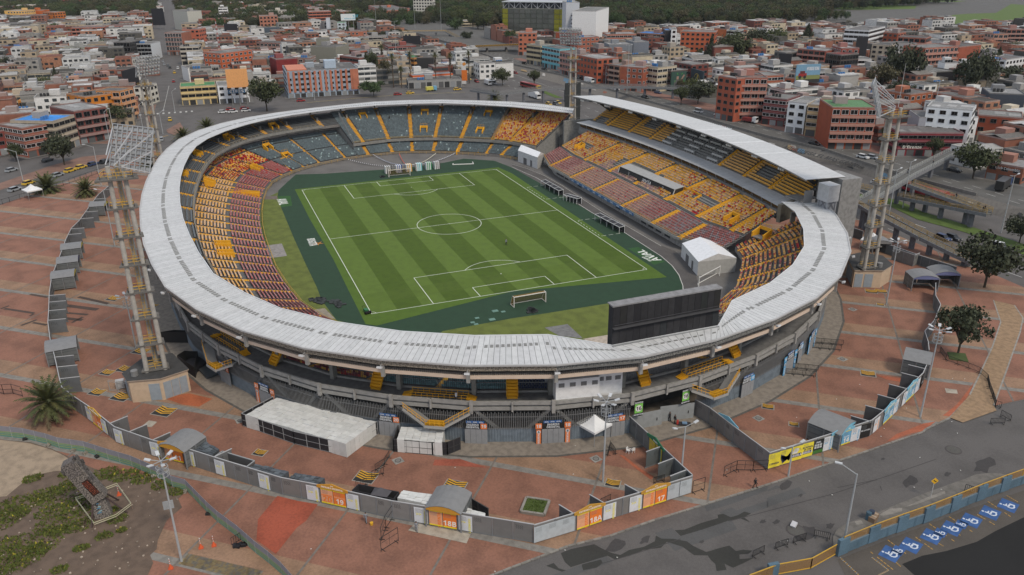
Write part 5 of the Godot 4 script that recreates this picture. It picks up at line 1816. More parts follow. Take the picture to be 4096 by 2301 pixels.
		var r1:Vector3=V((q[1] as Vector2).lerp(q[2],.5),t[3])
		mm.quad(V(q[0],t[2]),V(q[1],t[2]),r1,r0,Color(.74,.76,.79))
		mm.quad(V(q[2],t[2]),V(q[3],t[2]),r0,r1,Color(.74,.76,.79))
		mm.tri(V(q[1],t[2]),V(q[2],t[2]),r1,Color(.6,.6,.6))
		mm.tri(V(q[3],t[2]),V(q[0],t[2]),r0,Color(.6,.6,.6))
		put("roof",mm,M.plain,o)
		for k in 2:
			mm=MB.new()
			var p:=(q[0] as Vector2).lerp(q[1],.3+.35*k)
			mm.bar(V(p,1.2)+v3(-.05,0,0),V(p.lerp(q[1],.22),1.2)+v3(-.05,0,0),.1,2.2,Color(.12,.12,.125))
			put("doorway",mm,M.plain,o)
	goal("portable goal with a yellow net behind the near goal line",v2(-4.4,61.1),v2(3.2,61),v2(-.05,-1),Color(.62,.45,.1))
	goal("white goal with an orange net beyond the far goal line",v2(-3.8,-56.9),v2(3.6,-56.6),v2(.05,-1),Color(.5,.36,.12))
	goal("white goal frame leaning by the near marquee",v2(39.2,66.8),v2(47.8,62.7),v2(.5,-.9),Color(0,0,0))
	var lg:=thing("goal_frame","white goal frame lying flat on the dark turf beyond the pitch","goal frame")
	var lgm:=MB.new()
	lgm.bar(V(v2(21.7,-64.7),.15),V(v2(29.1,-62.9),.15),.25,.25,Color(.7,.7,.68))
	put("crossbar",lgm,M.plain,lg)
	for p in [[v2(21.7,-64.7),v2(22.2,-65.6)],[v2(29.1,-62.9),v2(29.4,-65)]]:
		lgm=MB.new()
		lgm.bar(V(p[0],.15),V(p[1],.3),.2,.25,Color(.7,.7,.68))
		put("post",lgm,M.plain,lg)
	var cols:=[["black",v2(-2.8,-62.4),Color(.03,.03,.03)],["dark blue",v2(1,-62.3),Color(.02,.06,.25)],["orange",v2(4.6,-62.3),Color(.65,.35,.06)],["turquoise",v2(8.2,-62.1),Color(.12,.45,.5)],["green",v2(11.8,-62.1),Color(.02,.25,.1)],["brown-grey",v2(14.9,-62),Color(.1,.08,.09)]]
	for q in cols:
		var o:=thing("striped_box","tall cube striped white and %s behind the far goal line"%q[0],"striped box",V(q[1]),.05,"striped boxes behind the far goal")
		for k in 6:
			var sm:=MB.new()
			sm.box(v3(-.84+k*.335,1.3,0),v3(.335,2.6,1.7),q[2] if k%2==1 else Color(.72,.73,.73))
			put("stripe",sm,M.plain,o)
	var hub:=v2(4.2,-61.3)
	for g in [["black and white rope",v2(-12.9,-84.7),Color(.03,.03,.05)],["blue and white rope",v2(-2.5,-88.8),Color(.1,.15,.3)],["red rope",v2(7.1,-85.6),Color(.6,.12,.08)],["yellow and white rope",v2(20.2,-80.8),Color(.45,.4,.2)],["grey and white rope",v2(27.3,-78.3),Color(.12,.15,.22)]]:
		var rm:=MB.new()
		var n:=60
		for i in n:
			var f0:=float(i)/n
			var f1:=float(i+1)/n
			rm.tube(V((g[1] as Vector2).lerp(hub,f0),lerpf(1.0,2.5,f0)-1.2*sin(PI*f0)),V((g[1] as Vector2).lerp(hub,f1),lerpf(1.0,2.5,f1)-1.2*sin(PI*f1)),.13,.13,4,g[2] if i%2==0 or g[0]=="red rope" else Color(.65,.65,.65),false)
		lone("rope",rm,M.plain,"twisted %s strung from the far stand to the orange striped box"%g[0],"rope","ropes to the striped boxes")
	for d in [[v2(40.1,-26.4),v2(40.5,-13.3),"long white-framed dugout by the track, far one"],[v2(39.9,-8.6),v2(41.9,-3.1),"short white-framed dugout in the middle of the touchline"],[v2(39.9,13),v2(40.7,26.1),"long white-framed dugout by the track, nearest one"]]:
		var o:=thing("dugout",d[2],"dugout")
		var p:Vector2=d[0]
		var q:Vector2=d[1]
		var e:=v3(1.5,0,.2)
		var n:=4
		for i in n+1:
			var f:=V(p.lerp(q,float(i)/n))
			var fm:=MB.new()
			fm.bar(f,f+Vector3.UP*1.75,.09,.09,Color(.7,.71,.72))
			fm.bar(f+Vector3.UP*1.75,f+e+Vector3.UP*2.0,.09,.09,Color(.7,.71,.72))
			fm.bar(f+e,f+e+Vector3.UP*2.0,.09,.09,Color(.7,.71,.72))
			put("frame",fm,M.plain,o)
		var bm:=MB.new()
		bm.quad(V(p,1.75),V(q,1.75),V(q,2.02)+e,V(p,2.02)+e,Color(.03,.03,.032))
		bm.quad(V(q)+e,V(p)+e,V(p,2.0)+e,V(q,2.0)+e,Color(.03,.03,.032))
		put("cover",bm,M.plain,o)
		bm=MB.new()
		bm.bar(V(p,1.75),V(q,1.75),.1,.12,Color(.7,.71,.72))
		bm.bar(V(p,2.05)+e,V(q,2.05)+e,.1,.1,Color(.7,.71,.72))
		put("rail",bm,M.plain,o)
		for i in 9:
			bm=MB.new()
			var f:=V(p.lerp(q,(i+.5)/9.0))+e*.7
			bm.box(f+Vector3.UP*.45,v3(.45,.1,.45),Color(.05,.05,.055))
			bm.box(f+v3(.22,.8,0),v3(.1,.7,.45),Color(.05,.05,.055))
			put("seat",bm,M.plain,o)
	var mats:=MB.new()
	mats.flat(pv([v2(-42.3,-48),v2(-38.4,-46.9),v2(-39.3,-35.6),v2(-42.7,-35.3)]),.016,Color(.03,.1,.02))
	mats.flat(pv([v2(37.1,37.7),v2(40,37.7),v2(40.7,49.7),v2(37.2,50.5)]),.016,Color(.03,.095,.025))
	struct("turf_mat",mats,M.grass)
	var w:=Color(.68,.7,.66)
	var flatb:=func(right:Vector2) ->Basis:return Basis(V(right.normalized()),V(v2(right.y,-right.x).normalized()),Vector3.UP)
	for q in [["AVAL",2.8,v2(-41.6,-41.1),v2(-41.6,-45.9),v2(-41.5,-36.8),6.6,"white AVAL lettering on the turf left of the pitch"],["BOGOTA",2.1,v2(-38.8,.6),v2(-39.3,-3.1),v2(-39.4,3.7),6.0,"white BOGOTA lettering on the turf beside the pitch"],["AVAL",2.2,v2(39.3,44.2),v2(39.5,48.9),v2(38.9,39.6),8.5,"white AVAL lettering on the turf by the near right corner"],["Grupo",.9,v2(37.5,46.3),v2(37.9,47.8),v2(37.4,44.5),3.4,"small white Grupo lettering on the turf by the near right corner"]]:
		var o:=text("lettering",q[0],q[1],w,self,V(q[2],.04),flatb.call((q[4] as Vector2)-(q[3] as Vector2)),true,q[5])
		o.name=numbered("turf_lettering")
		tag(o,q[6],"lettering")
	var star:=MB.new()
	var sc:=v2(-37.4,2.4)
	for i in 5:
		var t0:=TAU*i/5+.5
		star.tri(V(sc+v2(cos(t0),sin(t0))*1.6,.04),V(sc+v2(cos(t0+2.5),sin(t0+2.5))*.6,.04),V(sc+v2(cos(t0-2.5),sin(t0-2.5))*.6,.04),Color(.65,.25,.03))
	lone("turf_emblem",star,M.plain,"orange star emblem on the turf beside BOGOTA","emblem")
	var slab:=MB.new()
	slab.flat(pv([v2(-50.7,-1.4),v2(-46.5,-1.3),v2(-46.4,8.9),v2(-50.6,8.9)]),.02,Color(.3,.28,.27))
	slab.flat(pv([v2(-46.7,-49.8),v2(-42.4,-48.6),v2(-42.7,-44.5),v2(-46.8,-46)]),.02,Color(.17,.14,.12))
	slab.flat(pv([v2(-2.3,72.9),v2(2.8,73.2),v2(2.8,80.4),v2(-1.1,77.6)]),.02,Color(.2,.2,.2))
	slab.flat(pv([v2(-46.9,45.3),v2(-42.9,45.6),v2(-41.7,52.2),v2(-43.6,50.9)]),.02,Color(.3,.26,.2))
	slab.flat(pv([v2(2.7,80.6),v2(8.4,80.9),v2(6.8,84.9),v2(3.5,82.9)]),.02,Color(.5,.43,.36))
	struct("bowl_slab",slab,M.concrete)
	for k in 4:
		var tm:=MB.new()
		var c:=[v2(-44,40.5),v2(-40,44.2),v2(-5.7,-58.1),v2(-1.7,64)][k] as Vector2
		for i in 9:
			var p:=c+v2(rng.randf_range(-1.4,1.4),rng.randf_range(-2.2,2.2))*(1.0 if k<2 else .4)
			tm.box(V(p,.12),v3(rng.randf_range(.6,1.6),.22,rng.randf_range(.6,1.8)),Color(.03,.035,.033),Basis(Vector3.UP,rng.randf()*3.0))
		lone("tarpaulin",tm,M.plain,["crumpled black tarpaulin on the lawn left of the turf","dark tarpaulin strip on the turf near the mower","small dark machine heap left of the far goal","grey hatch housing beside the yellow-net goal"][k],"tarpaulin")
	for k in 6:
		var lm:=MB.new()
		lm.box(v3(0,.06,0),v3(1.3,.1,1.0) if k<2 else v3(.9,.08,.7),Color(.13,.24,.2))
		var o:=lone("cover_plate",lm,M.plain,["largest green cover plate on the near turf strip","green cover plate below the largest one on the near turf","green cover plate left end of the near turf group","pale green cover plate at the lawn's edge in the near turf","green cover plate by the yellow-net goal's left post","small green cover plate on the near turf strip, upper right"][k],"cover plate","green cover plates on the turf")
		o.position=V([v2(-8.9,61.3),v2(-11,65.1),v2(-13.7,63.2),v2(-14.9,66),v2(-15.3,64.9),v2(-7.4,62.3)][k])
	var mw:=thing("roller_mower","green and black roller mower at the near left corner flag","mower",V(v2(-34.8,51.9)),.25)
	var mm:=MB.new()
	for i in 10:
		mm.tube(v3(-.7,.35,.3),v3(.7,.35,.3),.33,.33,8,Color(.02,.02,.02))
	put("roller",mm,M.plain,mw)
	mm=MB.new()
	mm.box(v3(0,.6,-.6),v3(.8,.5,1.1),Color(.03,.16,.06))
	put("engine",mm,M.plain,mw)
	mm=MB.new()
	mm.bar(v3(-.3,.8,-1.0),v3(-.3,1.1,-1.9),.06,.06,Color(.03,.03,.03))
	mm.bar(v3(.3,.8,-1.0),v3(.3,1.1,-1.9),.06,.06,Color(.03,.03,.03))
	mm.bar(v3(-.35,1.1,-1.9),v3(.35,1.1,-1.9),.06,.06,Color(.03,.03,.03))
	put("handle",mm,M.plain,mw)
func goal(label:String,a:Vector2,b:Vector2,back:Vector2,net:Color):
	var t:=thing("football_goal",label,"goal")
	var w:=Color(.72,.72,.7)
	var h:=2.44
	var k:=back.normalized()*2.0
	for p in [a,b]:
		var m:=MB.new()
		m.bar(V(p),V(p,h),.14,.14,w)
		put("post",m,M.plain,t)
		m=MB.new()
		m.bar(V(p,.06),V(p+k,.06),.1,.1,w)
		m.bar(V(p+k*.4,h),V(p,h),.08,.08,w)
		m.bar(V(p+k,.06),V(p+k*.4,h),.06,.06,w)
		put("stay",m,M.plain,t)
	var c:=MB.new()
	c.bar(V(a,h),V(b,h),.14,.14,w)
	put("crossbar",c,M.plain,t)
	c=MB.new()
	c.bar(V(a+k,.06),V(b+k,.06),.12,.12,w)
	put("ground_bar",c,M.plain,t)
	if net.r>.0:
		var n:=MB.new()
		n.quad(V(a+k,0),V(b+k,0),V(b+k*.4,h),V(a+k*.4,h))
		n.quad(V(a,h),V(b,h),V(b+k*.4,h),V(a+k*.4,h))
		for p in [a,b]:
			n.quad(V(p),V(p+k),V(p+k*.4,h),V(p,h))
		put("net",n,M.yellow_mesh,t)
func make_towers():
	for q in [["left near floodlight tower rising from the cream hut, lamps edge-on",v2(-76.1,70.1),41.0,.9,true,4.3],["right near floodlight tower rising from the cream hut by the ramp",v2(75,80.1),40.8,-.9,true,4.3],["far floodlight tower with black sheet panels at its foot, lamps facing the pitch",v2(87,-102),34.5,-2.3,false,.0],["far left floodlight tower standing by the avenue crossing",v2(-77.5,-98),32.0,2.5,false,.0]]:
		var t:=thing("floodlight_tower",q[0],"floodlight tower",V(q[1]),.0,"stadium floodlight towers")
		var top:float=q[2]
		var base:float=q[5]
		var con:=Color(.45,.43,.39)
		var feet:=[v3(-1.3,0,.9),v3(1.4,0,.9),v3(.1,0,-1.5)]
		for f in feet:
			var m:=MB.new()
			m.tube(f*1.12+Vector3.UP*base,f*.82+Vector3.UP*top,.42,.36,10,con)
			put("column",m,M.concrete,t)
		var y:=base+.5
		var k:=0
		while y<top+.1:
			var pf:=MB.new()
			var big:=y>top-5.5
			var r:=2.3 if not big else 3.2
			pf.prism(pv([v2(-r,r*.62),v2(-r*.9,-r*.3),v2(0,-r*.95),v2(r*.9,-r*.3),v2(r,r*.62)]),y-.25,y,Color(.16,.15,.14))
			var o:=put("platform",pf,M.concrete,t)
			var rr:=r*.75
			put("railing",rail_along([v3(-rr,y,rr*.6),v3(rr,y,rr*.6),v3(rr*.8,y,-rr*.3),v3(-rr*.8,y,-rr*.3),v3(-rr,y,rr*.6)],1.0,Color(.6,.36,.05),[.5,1.0],1.2,.06),M.plain,o)
			y+=4.9
			k+=1
		var ld:=MB.new()
		for x in [-.25,.25]:
			ld.bar(v3(x,base,-.3),v3(x,top,-.3),.06,.06,Color(.5,.3,.05))
		for i in int((top-base)/.6):
			ld.box(v3(0,base+i*.6,-.3),v3(.5,.05,.05),Color(.5,.3,.05))
		put("ladder",ld,M.plain,t)
		var face:=atan2(-q[1].x,-q[1].y)
		var bs:=Basis(Vector3.UP,face)*Basis(Vector3.RIGHT,.32)
		var org:Vector3=v3(0,top+.5,0)+Basis(Vector3.UP,face)*v3(0,-2.0 if q[4] else 1.0,2.4)
		var fr:=MB.new()
		var rows:=6
		var nc:=8
		for i in nc+1:
			fr.bar(org+bs*v3(-4.6+9.2*i/nc,0,0),org+bs*v3(-4.6+9.2*i/nc,7.2,0),.12,.12,Color(.4,.42,.44))
		for i in rows+1:
			fr.bar(org+bs*v3(-4.6,7.2*i/rows,0),org+bs*v3(4.6,7.2*i/rows,0),.12,.12,Color(.4,.42,.44))
		for x in [-4.6,.0,4.6]:
			fr.bar(org+bs*v3(x,6.5,0),org+bs*v3(x*.4,2.0,-3.0),.14,.14,Color(.45,.46,.48))
			fr.bar(org+bs*v3(x,3.5,0),org+bs*v3(x*.4,.5,-3.0),.14,.14,Color(.45,.46,.48))
			fr.bar(org+bs*v3(x,.2,0),org+bs*v3(x*.4,.5,-3.0),.14,.14,Color(.45,.46,.48))
		var rack:=put("lamp_rack",fr,M.plain,t)
		for r in rows:
			for c in nc:
				var lm:=MB.new()
				var p:=org+bs*v3(-4.0+8.0*c/(nc-1.0),.6+6.0*r/(rows-1.0),.3)
				lm.box(p,v3(.72,.6,.45),Color(.3,.31,.32),bs*Basis(Vector3.RIGHT,.3))
				lm.box(p+bs*v3(0,-.05,.26),v3(.62,.5,.05),Color(.55,.55,.52),bs*Basis(Vector3.RIGHT,.3))
				put("lamp",lm,M.plain,rack)
		var an:=MB.new()
		an.tube(v3(.8,top,.3),v3(.8,top+9.0,.3),.06,.03,5,Color(.5,.5,.5))
		put("mast",an,M.plain,t)
		if not q[4] and q[1].x>0:
			for s in [-1.0,1.0]:
				for h in 4:
					var pn:=MB.new()
					pn.box(v3(s*2.6,3.0+h*5.0,1.2),v3(2.2,4.9,.2),Color(.03,.032,.035))
					put("sheet_panel",pn,M.plain,t)
	for q in [["cream hut with grey steel doors under the left floodlight tower",pv([v2(-80.5,73.1),v2(-75.4,74.2),v2(-71,72.6),v2(-73.6,65.2),v2(-78.4,65.3),v2(-81.4,70)]),[[0,.58,.95],[1,.05,.93],[5,.1,.6]]],["cream hut with grey steel doors under the right floodlight tower",pv([v2(76.6,72.6),v2(71.7,80.3),v2(77.3,82.9),v2(81.9,81),v2(84.2,75.7),v2(80.9,72.2)]),[[1,.03,.33],[1,.38,.7],[0,.2,.8]]]]:
		var t:=thing("hut",q[0],"hut")
		var b:=MB.new()
		b.prism(q[1],.0,4.2,Color(.52,.4,.29))
		put("wall",b,M.plain,t)
		var r:=MB.new()
		var p2:=PackedVector2Array()
		for part in Geometry2D.offset_polygon(q[1],.25):
			r.prism(part,4.2,4.4,Color(.06,.06,.06),Color(.4,.33,.27))
		put("roof",r,M.rooftop,t)
		for d in q[2]:
			var a:Vector2=q[1][d[0]]
			var e:Vector2=q[1][(d[0]+1)%6]
			var n:=maxi(1,int(a.distance_to(e)*(d[2]-d[1])/1.2))
			for k in n:
				var dm:=MB.new()
				dm.bar(V(a.lerp(e,lerpf(d[1],d[2],(k+.03)/n)),1.75),V(a.lerp(e,lerpf(d[1],d[2],(k+.97)/n)),1.75),.16,3.2,Color(.27,.31,.35))
				put("door",dm,M.plain,t)
		var c:=MB.new()
		var cp:Vector2=(v2(-79.5,71.6)) if q[1][0].x<0 else (v2(78.1,81.1))
		c.prism(disc(cp,.6,10),4.4,5.4,Color(.2,.2,.2))
		put("vent",c,M.plain,t)
	var cg:=thing("wire_pen","wire pen with pale electric cabinets left of the cream hut","pen")
	put("fence",rail_along([V(v2(-84.5,66.8)),V(v2(-81.6,68.6)),V(v2(-81.6,69.4)),V(v2(-84.5,67.2))],2.0,Color(.3,.31,.32),[.1,1.0],1.6,.05),M.plain,cg)
	for k in 2:
		var m:=MB.new()
		m.box(V(v2(-82.7,66.8)+v2(k*1.6,k*.8),.9),v3(1.4,1.5,1.0),Color(.4,.41,.42))
		put("cabinet",m,M.plain,cg)
func barrier(label:String,a:Vector2,b:Vector2,col:=Color(.02,.02,.022),h:=1.15,mesh:=false):
	var t:=thing("crowd_barrier",label,"barrier",V(a),.0,"black steel barriers")
	var d:=V(b-a)
	var f:=MB.new()
	f.bar(v3(0,h,0),d+v3(0,h,0),.06,.06,col)
	f.bar(v3(0,.2,0),d+v3(0,.2,0),.06,.06,col)
	f.box(v3(0,h*.5,0),v3(.06,h,.06),col)
	f.box(d+v3(0,h*.5,0),v3(.06,h,.06),col)
	put("frame",f,M.plain,t)
	var n:=int(d.length()/(.22 if not mesh else 1.2))
	var s:=MB.new()
	for i in range(1,n):
		s.box(d*(float(i)/n)+v3(0,h*.5+.08,0),v3(.035,h-.2,.035),col)
	if mesh:
		s.bar(v3(0,h*.6,0),d+v3(0,h*.6,0),.04,.04,col)
	put("bars",s,M.plain,t)
	for e in [.12,.88]:
		var ft:=MB.new()
		ft.box(d*e+v3(0,.04,0),v3(.08,.06,.8),col,Basis(Vector3.UP,atan2(d.x,d.z)+PI/2))
		put("foot",ft,M.plain,t)
func street_lamp(label:String,p:Vector2,h:float,arms:int,turn:=.0,lean:=2.5,base:=.0):
	var t:=thing("street_lamp",label,"street lamp",V(p,base),turn)
	var g:=Color(.36,.38,.39)
	var m:=MB.new()
	m.tube(Vector3.ZERO,Vector3.UP*h,.16,.09,7,g)
	put("pole",m,M.plain,t)
	if arms==1:
		m=MB.new()
		m.bar(v3(0,h-.1,0),v3(lean,h+.9,0),.09,.09,g)
		put("arm",m,M.plain,t)
		m=MB.new()
		m.box(v3(lean+.35,h+.95,0),v3(.9,.16,.35),Color(.5,.52,.54))
		put("lamp_head",m,M.plain,t)
		return
	for i in arms:
		var a:=TAU*i/arms+.3
		var d:=v3(cos(a),0,sin(a))
		m=MB.new()
		m.bar(v3(0,h,0),v3(0,h+.25,0)+d*(1.2 if arms>2 else 1.6),.07,.07,g)
		var o:=put("arm",m,M.plain,t)
		m=MB.new()
		m.box(v3(0,h+.3,0)+d*(1.5 if arms>2 else 1.9),v3(.75,.12,.42),Color(.5,.52,.54),Basis(Vector3.UP,-a)*Basis(Vector3.BACK,.3))
		put("lamp_head",m,M.plain,o)
	if arms>4:
		m=MB.new()
		for k in 3:
			for i in 8:
				var a0:=TAU*i/8
				var a1:=TAU*(i+1)/8
				m.bar(v3(cos(a0)*.7,h-2.0+k*.6,sin(a0)*.7),v3(cos(a1)*.7,h-2.0+k*.6,sin(a1)*.7),.05,.05,g)
				if k==0:
					m.bar(v3(cos(a0)*.7,h-2.0,sin(a0)*.7),v3(cos(a0)*.7,h-.8,sin(a0)*.7),.04,.04,g)
		put("hoop_cage",m,M.plain,t)
func blob(o:Vector2,r:float,k:int,wob:float,stretch:=Vector2.ONE,turn:=.0) ->PackedVector2Array:
	var p:=PackedVector2Array()
	for i in k:
		p.append(o+(v2(cos(TAU*i/k),sin(TAU*i/k))*r*rng.randf_range(1.0-wob,1.0+wob)*stretch).rotated(turn))
	return p
func make_foreground():
	var lot:=pv([v2(-107.6,73.6),v2(-100,77.5),v2(-95.4,80.2),v2(-91.9,83.6),v2(-90,86),v2(-87,89.9),v2(-84.5,92.8),v2(-81.6,94.7),v2(-77.7,97),v2(-75.5,99.6),v2(-73.4,102.5),v2(-72.7,103.6),v2(-73.5,104.5),v2(-73,106.8),v2(-75,109),v2(-75.5,110.8),v2(-76.1,112.9),v2(-76.2,114.7),v2(-77,115.6),v2(-76.6,117.3),v2(-77.2,119.4),v2(-78.1,123.5),v2(-101.6,114)])
	var s:=MB.new()
	s.flat(lot,.035,Color(.15,.108,.08))
	struct("bare_ground",s,M.soil)
	s=MB.new()
	s.flat(pv([v2(-107.6,73.9),v2(-100,77.6),v2(-95.4,80.5),v2(-92,83.8),v2(-89.9,86.4),v2(-88,89.5),v2(-87,91.4),v2(-90.9,90.4),v2(-93.7,90.4),v2(-95.3,92.6),v2(-96.5,94.6),v2(-103.8,92.6)]),.045,Color(.36,.28,.2))
	struct("gravel",s,M.soil)
	var weeds:=MB.new()
	var patches:=[[v2(-88.1,97.6),4.5],[v2(-85.8,100.5),3.0],[v2(-94.4,97.4),3.2],[v2(-95.1,99.5),2.5],[v2(-91.1,96.3),2.4],[v2(-88.2,104.3),3.5],[v2(-86.3,105.7),2.0],[v2(-91.8,107.6),4.0],[v2(-93,109.7),3.5],[v2(-90,101.1),2.2],[v2(-83.6,94),2.2],[v2(-80.9,95.6),2.2],[v2(-78.1,97.5),2.0],[v2(-75.4,100.2),1.8],[v2(-73.5,102.7),1.4],[v2(-88.6,92),1.6],[v2(-81.3,106.2),1.4],[v2(-82.8,109.3),1.2],[v2(-94.1,110.8),3.0],[v2(-90.7,108.8),1.8],[v2(-97.2,100),4.0],[v2(-93.6,91.3),1.5],[v2(-87.8,94.9),2.2],[v2(-85.4,110.8),1.0],[v2(-80.6,108.9),.8],[v2(-82.2,103.8),1.0],[v2(-95.9,106.5),3.0],[v2(-89,105.5),1.6],[v2(-87.6,114.2),1.0]]
	for q in patches:
		var n:=int(130*q[1])
		for i in n:
			var r:float=q[1]*sqrt(rng.randf())
			var a:=rng.randf()*TAU
			var p:=V((q[0] as Vector2)+v2(cos(a),sin(a)*.75)*r,.04)
			var hgt:=rng.randf_range(.08,.4)
			var w:=v3(rng.randf_range(-.22,.22),0,rng.randf_range(-.22,.22))
			var tip:=p+v3(rng.randf_range(-.25,.25),hgt,rng.randf_range(-.25,.25))
			var c:=Color(.07,.105,.018).lerp(Color(.13,.14,.03),rng.randf()) if rng.randf()<.97 else Color(.4,.35,.04)
			weeds.tri(p-w,p+w,tip,c)
	struct("weeds",weeds,M.grass,"stuff")
	var stones:=MB.new()
	for i in 700:
		var p:=v2(rng.randf_range(-110,-62),rng.randf_range(95,150))
		if Geometry2D.is_point_in_polygon(p,lot):
			var r:=rng.randf_range(.04,.16)
			stones.box(V(p,.05),v3(r,r,r)*1.6,Color(.3,.25,.2)*rng.randf_range(.7,1.6),Basis(v3(rng.randf(),1,rng.randf()).normalized(),rng.randf()*3.0))
	struct("pebbles",stones,M.soil,"stuff")
	var mo:=thing("monument","leaning carved stone monument propped by rusty steel struts on waste ground","monument",V(v2(-83.1,104.5)))
	var m:=MB.new()
	m.hexa([v3(-1.1,0,.7),v3(1.1,0,.7),v3(1.1,0,-.7),v3(-1.1,0,-.7)],[v3(-1.0,3.4,.6),v3(.6,3.4,.6),v3(.6,3.4,-.5),v3(-1.0,3.4,-.5)],Color(.3,.27,.24))
	put("plinth",m,M.fascia,mo)
	m=MB.new()
	for k in 7:
		m.box(v3(-.35+.16*sin(k*2.1),1.0+k*.25,.66),v3(.55-.05*k,.14,.03),[Color(.05,.2,.35),Color(.25,.45,.5),Color(.02,.03,.04)][k%3],Basis(Vector3.BACK,.5*sin(k)))
	put("graffiti",m,M.plain,mo)
	m=MB.new()
	var tilt:=Basis(Vector3.BACK,.42)*Basis(Vector3.RIGHT,-.1)
	var c0:=v3(-1.2,6.1,0)
	m.box(c0,v3(2.1,6.4,1.7),Color(.24,.215,.19),tilt)
	m.box(c0+tilt*v3(-.1,2.6,0),v3(1.5,2.2,1.9),Color(.2,.18,.165),tilt)
	for k in 22:
		m.box(c0+tilt*v3([-1.05,1.05][k%2]+rng.randf_range(-.15,.15),rng.randf_range(.0,3.6),rng.randf_range(-.6,.8)),Vector3.ONE*rng.randf_range(.25,.55),Color(.13,.12,.11),tilt*Basis(Vector3.UP,k))
	m.box(c0+tilt*v3(.3,-.9,.86),v3(1.0,2.6,.08),Color(.05,.02,.015),tilt)
	for k in 4:
		m.box(c0+tilt*v3(.0+k*.2,-.9,.92),v3(.1,2.3,.08),Color(.25,.06,.03),tilt*Basis(Vector3.BACK,.1))
	put("carved_block",m,M.fascia,mo)
	for e in [[v3(-.9,3.7,.4),v2(-86.4,101)],[v3(-.7,3.6,.6),v2(-84.5,106.8)],[v3(.4,3.8,-.2),v2(-81.4,101.6)],[v3(.4,3.6,.3),v2(-80.1,105.2)],[v3(.3,3.6,.0),v2(-82.2,105.1)]]:
		m=MB.new()
		m.bar(e[0],V(e[1])-mo.position,.18,.18,Color(.07,.045,.04))
		put("prop",m,M.plain,mo)
	var tape:=MB.new()
	var tp:=[v2(-86.9,100.2),v2(-84.7,99.8),v2(-81.6,98.8),v2(-79.5,104.5),v2(-81.3,106.4),v2(-84,107.2),v2(-86.9,100.2)]
	for i in tp.size()-1:
		for h in [.7,1.0]:
			tape.bar(V(tp[i],h),V(tp[i+1],h+.03),.04,.1,Color(.5,.48,.33))
		tape.box(V(tp[i],.5),v3(.05,1.0,.05),Color(.3,.2,.15))
	lone("barrier_tape",tape,M.plain,"pale barrier tape strung round the leaning monument","tape")
	var line:=pv([v2(-106.9,70.1),v2(-100.2,76.3),v2(-96.3,78.7),v2(-92.7,81.8),v2(-90.8,83.8),v2(-86.9,86.5),v2(-83.4,90.1),v2(-79.9,93.5),v2(-75.8,98.5),v2(-74.2,101.2),v2(-72.3,103),v2(-71.3,105.4),v2(-69.7,109.3),v2(-68.4,112.1),v2(-66.1,116.3),v2(-65,118.6),v2(-64.2,120.3),v2(-62.8,122.9),v2(-61.5,125.6),v2(-60.1,129.4)])
	var mf:=thing("mesh_fence","long grey-green mesh fence curving past the waste ground","fence",V(line[0]))
	for i in line.size()-1:
		var n:=maxi(1,int(line[i].distance_to(line[i+1])/2.0))
		for j in n:
			var a:=line[i].lerp(line[i+1],float(j)/n)
			var b:=line[i].lerp(line[i+1],(j+.98)/n)
			m=MB.new()
			m.bar(V(a,1.5)-mf.position,V(b,1.5)-mf.position,.03,1.0,Color(.23,.23,.26))
			m.bar(V(a,.5)-mf.position,V(b,.5)-mf.position,.03,1.0,Color(.12,.25,.2))
			for h in [.35,.7,.95]:
				m.bar(V(a,h)-mf.position,V(b,h+.05)-mf.position,.04,.09,Color(.3,.32,.09))
			put("mesh_panel",m,M.plain,mf)
			m=MB.new()
			m.box(V(a,1.0)-mf.position,v3(.07,2.05,.07),Color(.3,.31,.33))
			put("post",m,M.plain,mf)
	var names:=["by the gravel's edge","right of the gravel stones","below the fence bend","by the fence near the lamp","beside the two sacks","near the fence's steep run","by the shed wire basket","near the orange cones"]
	var spots:=[v2(-96.2,79.1),v2(-92.5,82.5),v2(-88.7,85.6),v2(-86.9,87.1),v2(-85.1,88.8),v2(-76.8,97.6),v2(-72.5,103.3),v2(-69.6,109.8)]
	for i in 8:
		m=MB.new()
		m.box(v3(0,.15,0),v3(.7,.35,.5),Color(.03,.03,.03) if i in [0,4,7] else Color(.38,.34,.28),Basis(Vector3.UP,i*1.3)*Basis(Vector3.RIGHT,.2))
		var o:=lone("ballast_block",m,M.fascia,"%s block weighting the mesh fence, %s"%["black" if i in [0,4,7] else "pale stone",names[i]],"block","blocks weighting the mesh fence")
		o.position=V(spots[i])
	for q in [[v2(-70.8,116.6),"orange cone with a striped pole right of the tall lamp"],[v2(-69.2,116.8),"orange cone nearest the mesh fence"],[v2(-74.5,119.2),"orange cone below the tall lamp's foot"],[v2(-81.4,100.4),"orange cone at the tape round the monument"]]:
		var t:=thing("traffic_cone",q[1],"cone",V(q[0]),.0,"orange cones on the plaza")
		m=MB.new()
		m.tube(Vector3.ZERO,Vector3.UP*.7,.3,.05,8,Color(.6,.1,.03))
		m.box(v3(0,.03,0),v3(.6,.05,.6),Color(.5,.08,.03))
		put("cone",m,M.plain,t)
		m=MB.new()
		for k in 5:
			m.box(v3(0,.8+k*.18,0),v3(.06,.18,.06),Color(.6,.12,.05) if k%2 else Color(.7,.7,.7))
		put("pole",m,M.plain,t)
	var basket:=thing("wire_basket","fallen black barrier with a rubbish bag by the mesh fence","barrier",V(v2(-67,117.6)))
	put("frame",rail_along([Vector3.ZERO,V(v2(-65.5,116.8))-basket.position],1.2,Color(.02,.02,.02),[.1,1.0],.3,.05),M.plain,basket)
	m=MB.new()
	for i in 5:
		m.box(v3(.4+i*.35,.2,.5+.2*(i%2)),v3(.6,.35,.6),Color(.015,.015,.016),Basis(Vector3.UP,i))
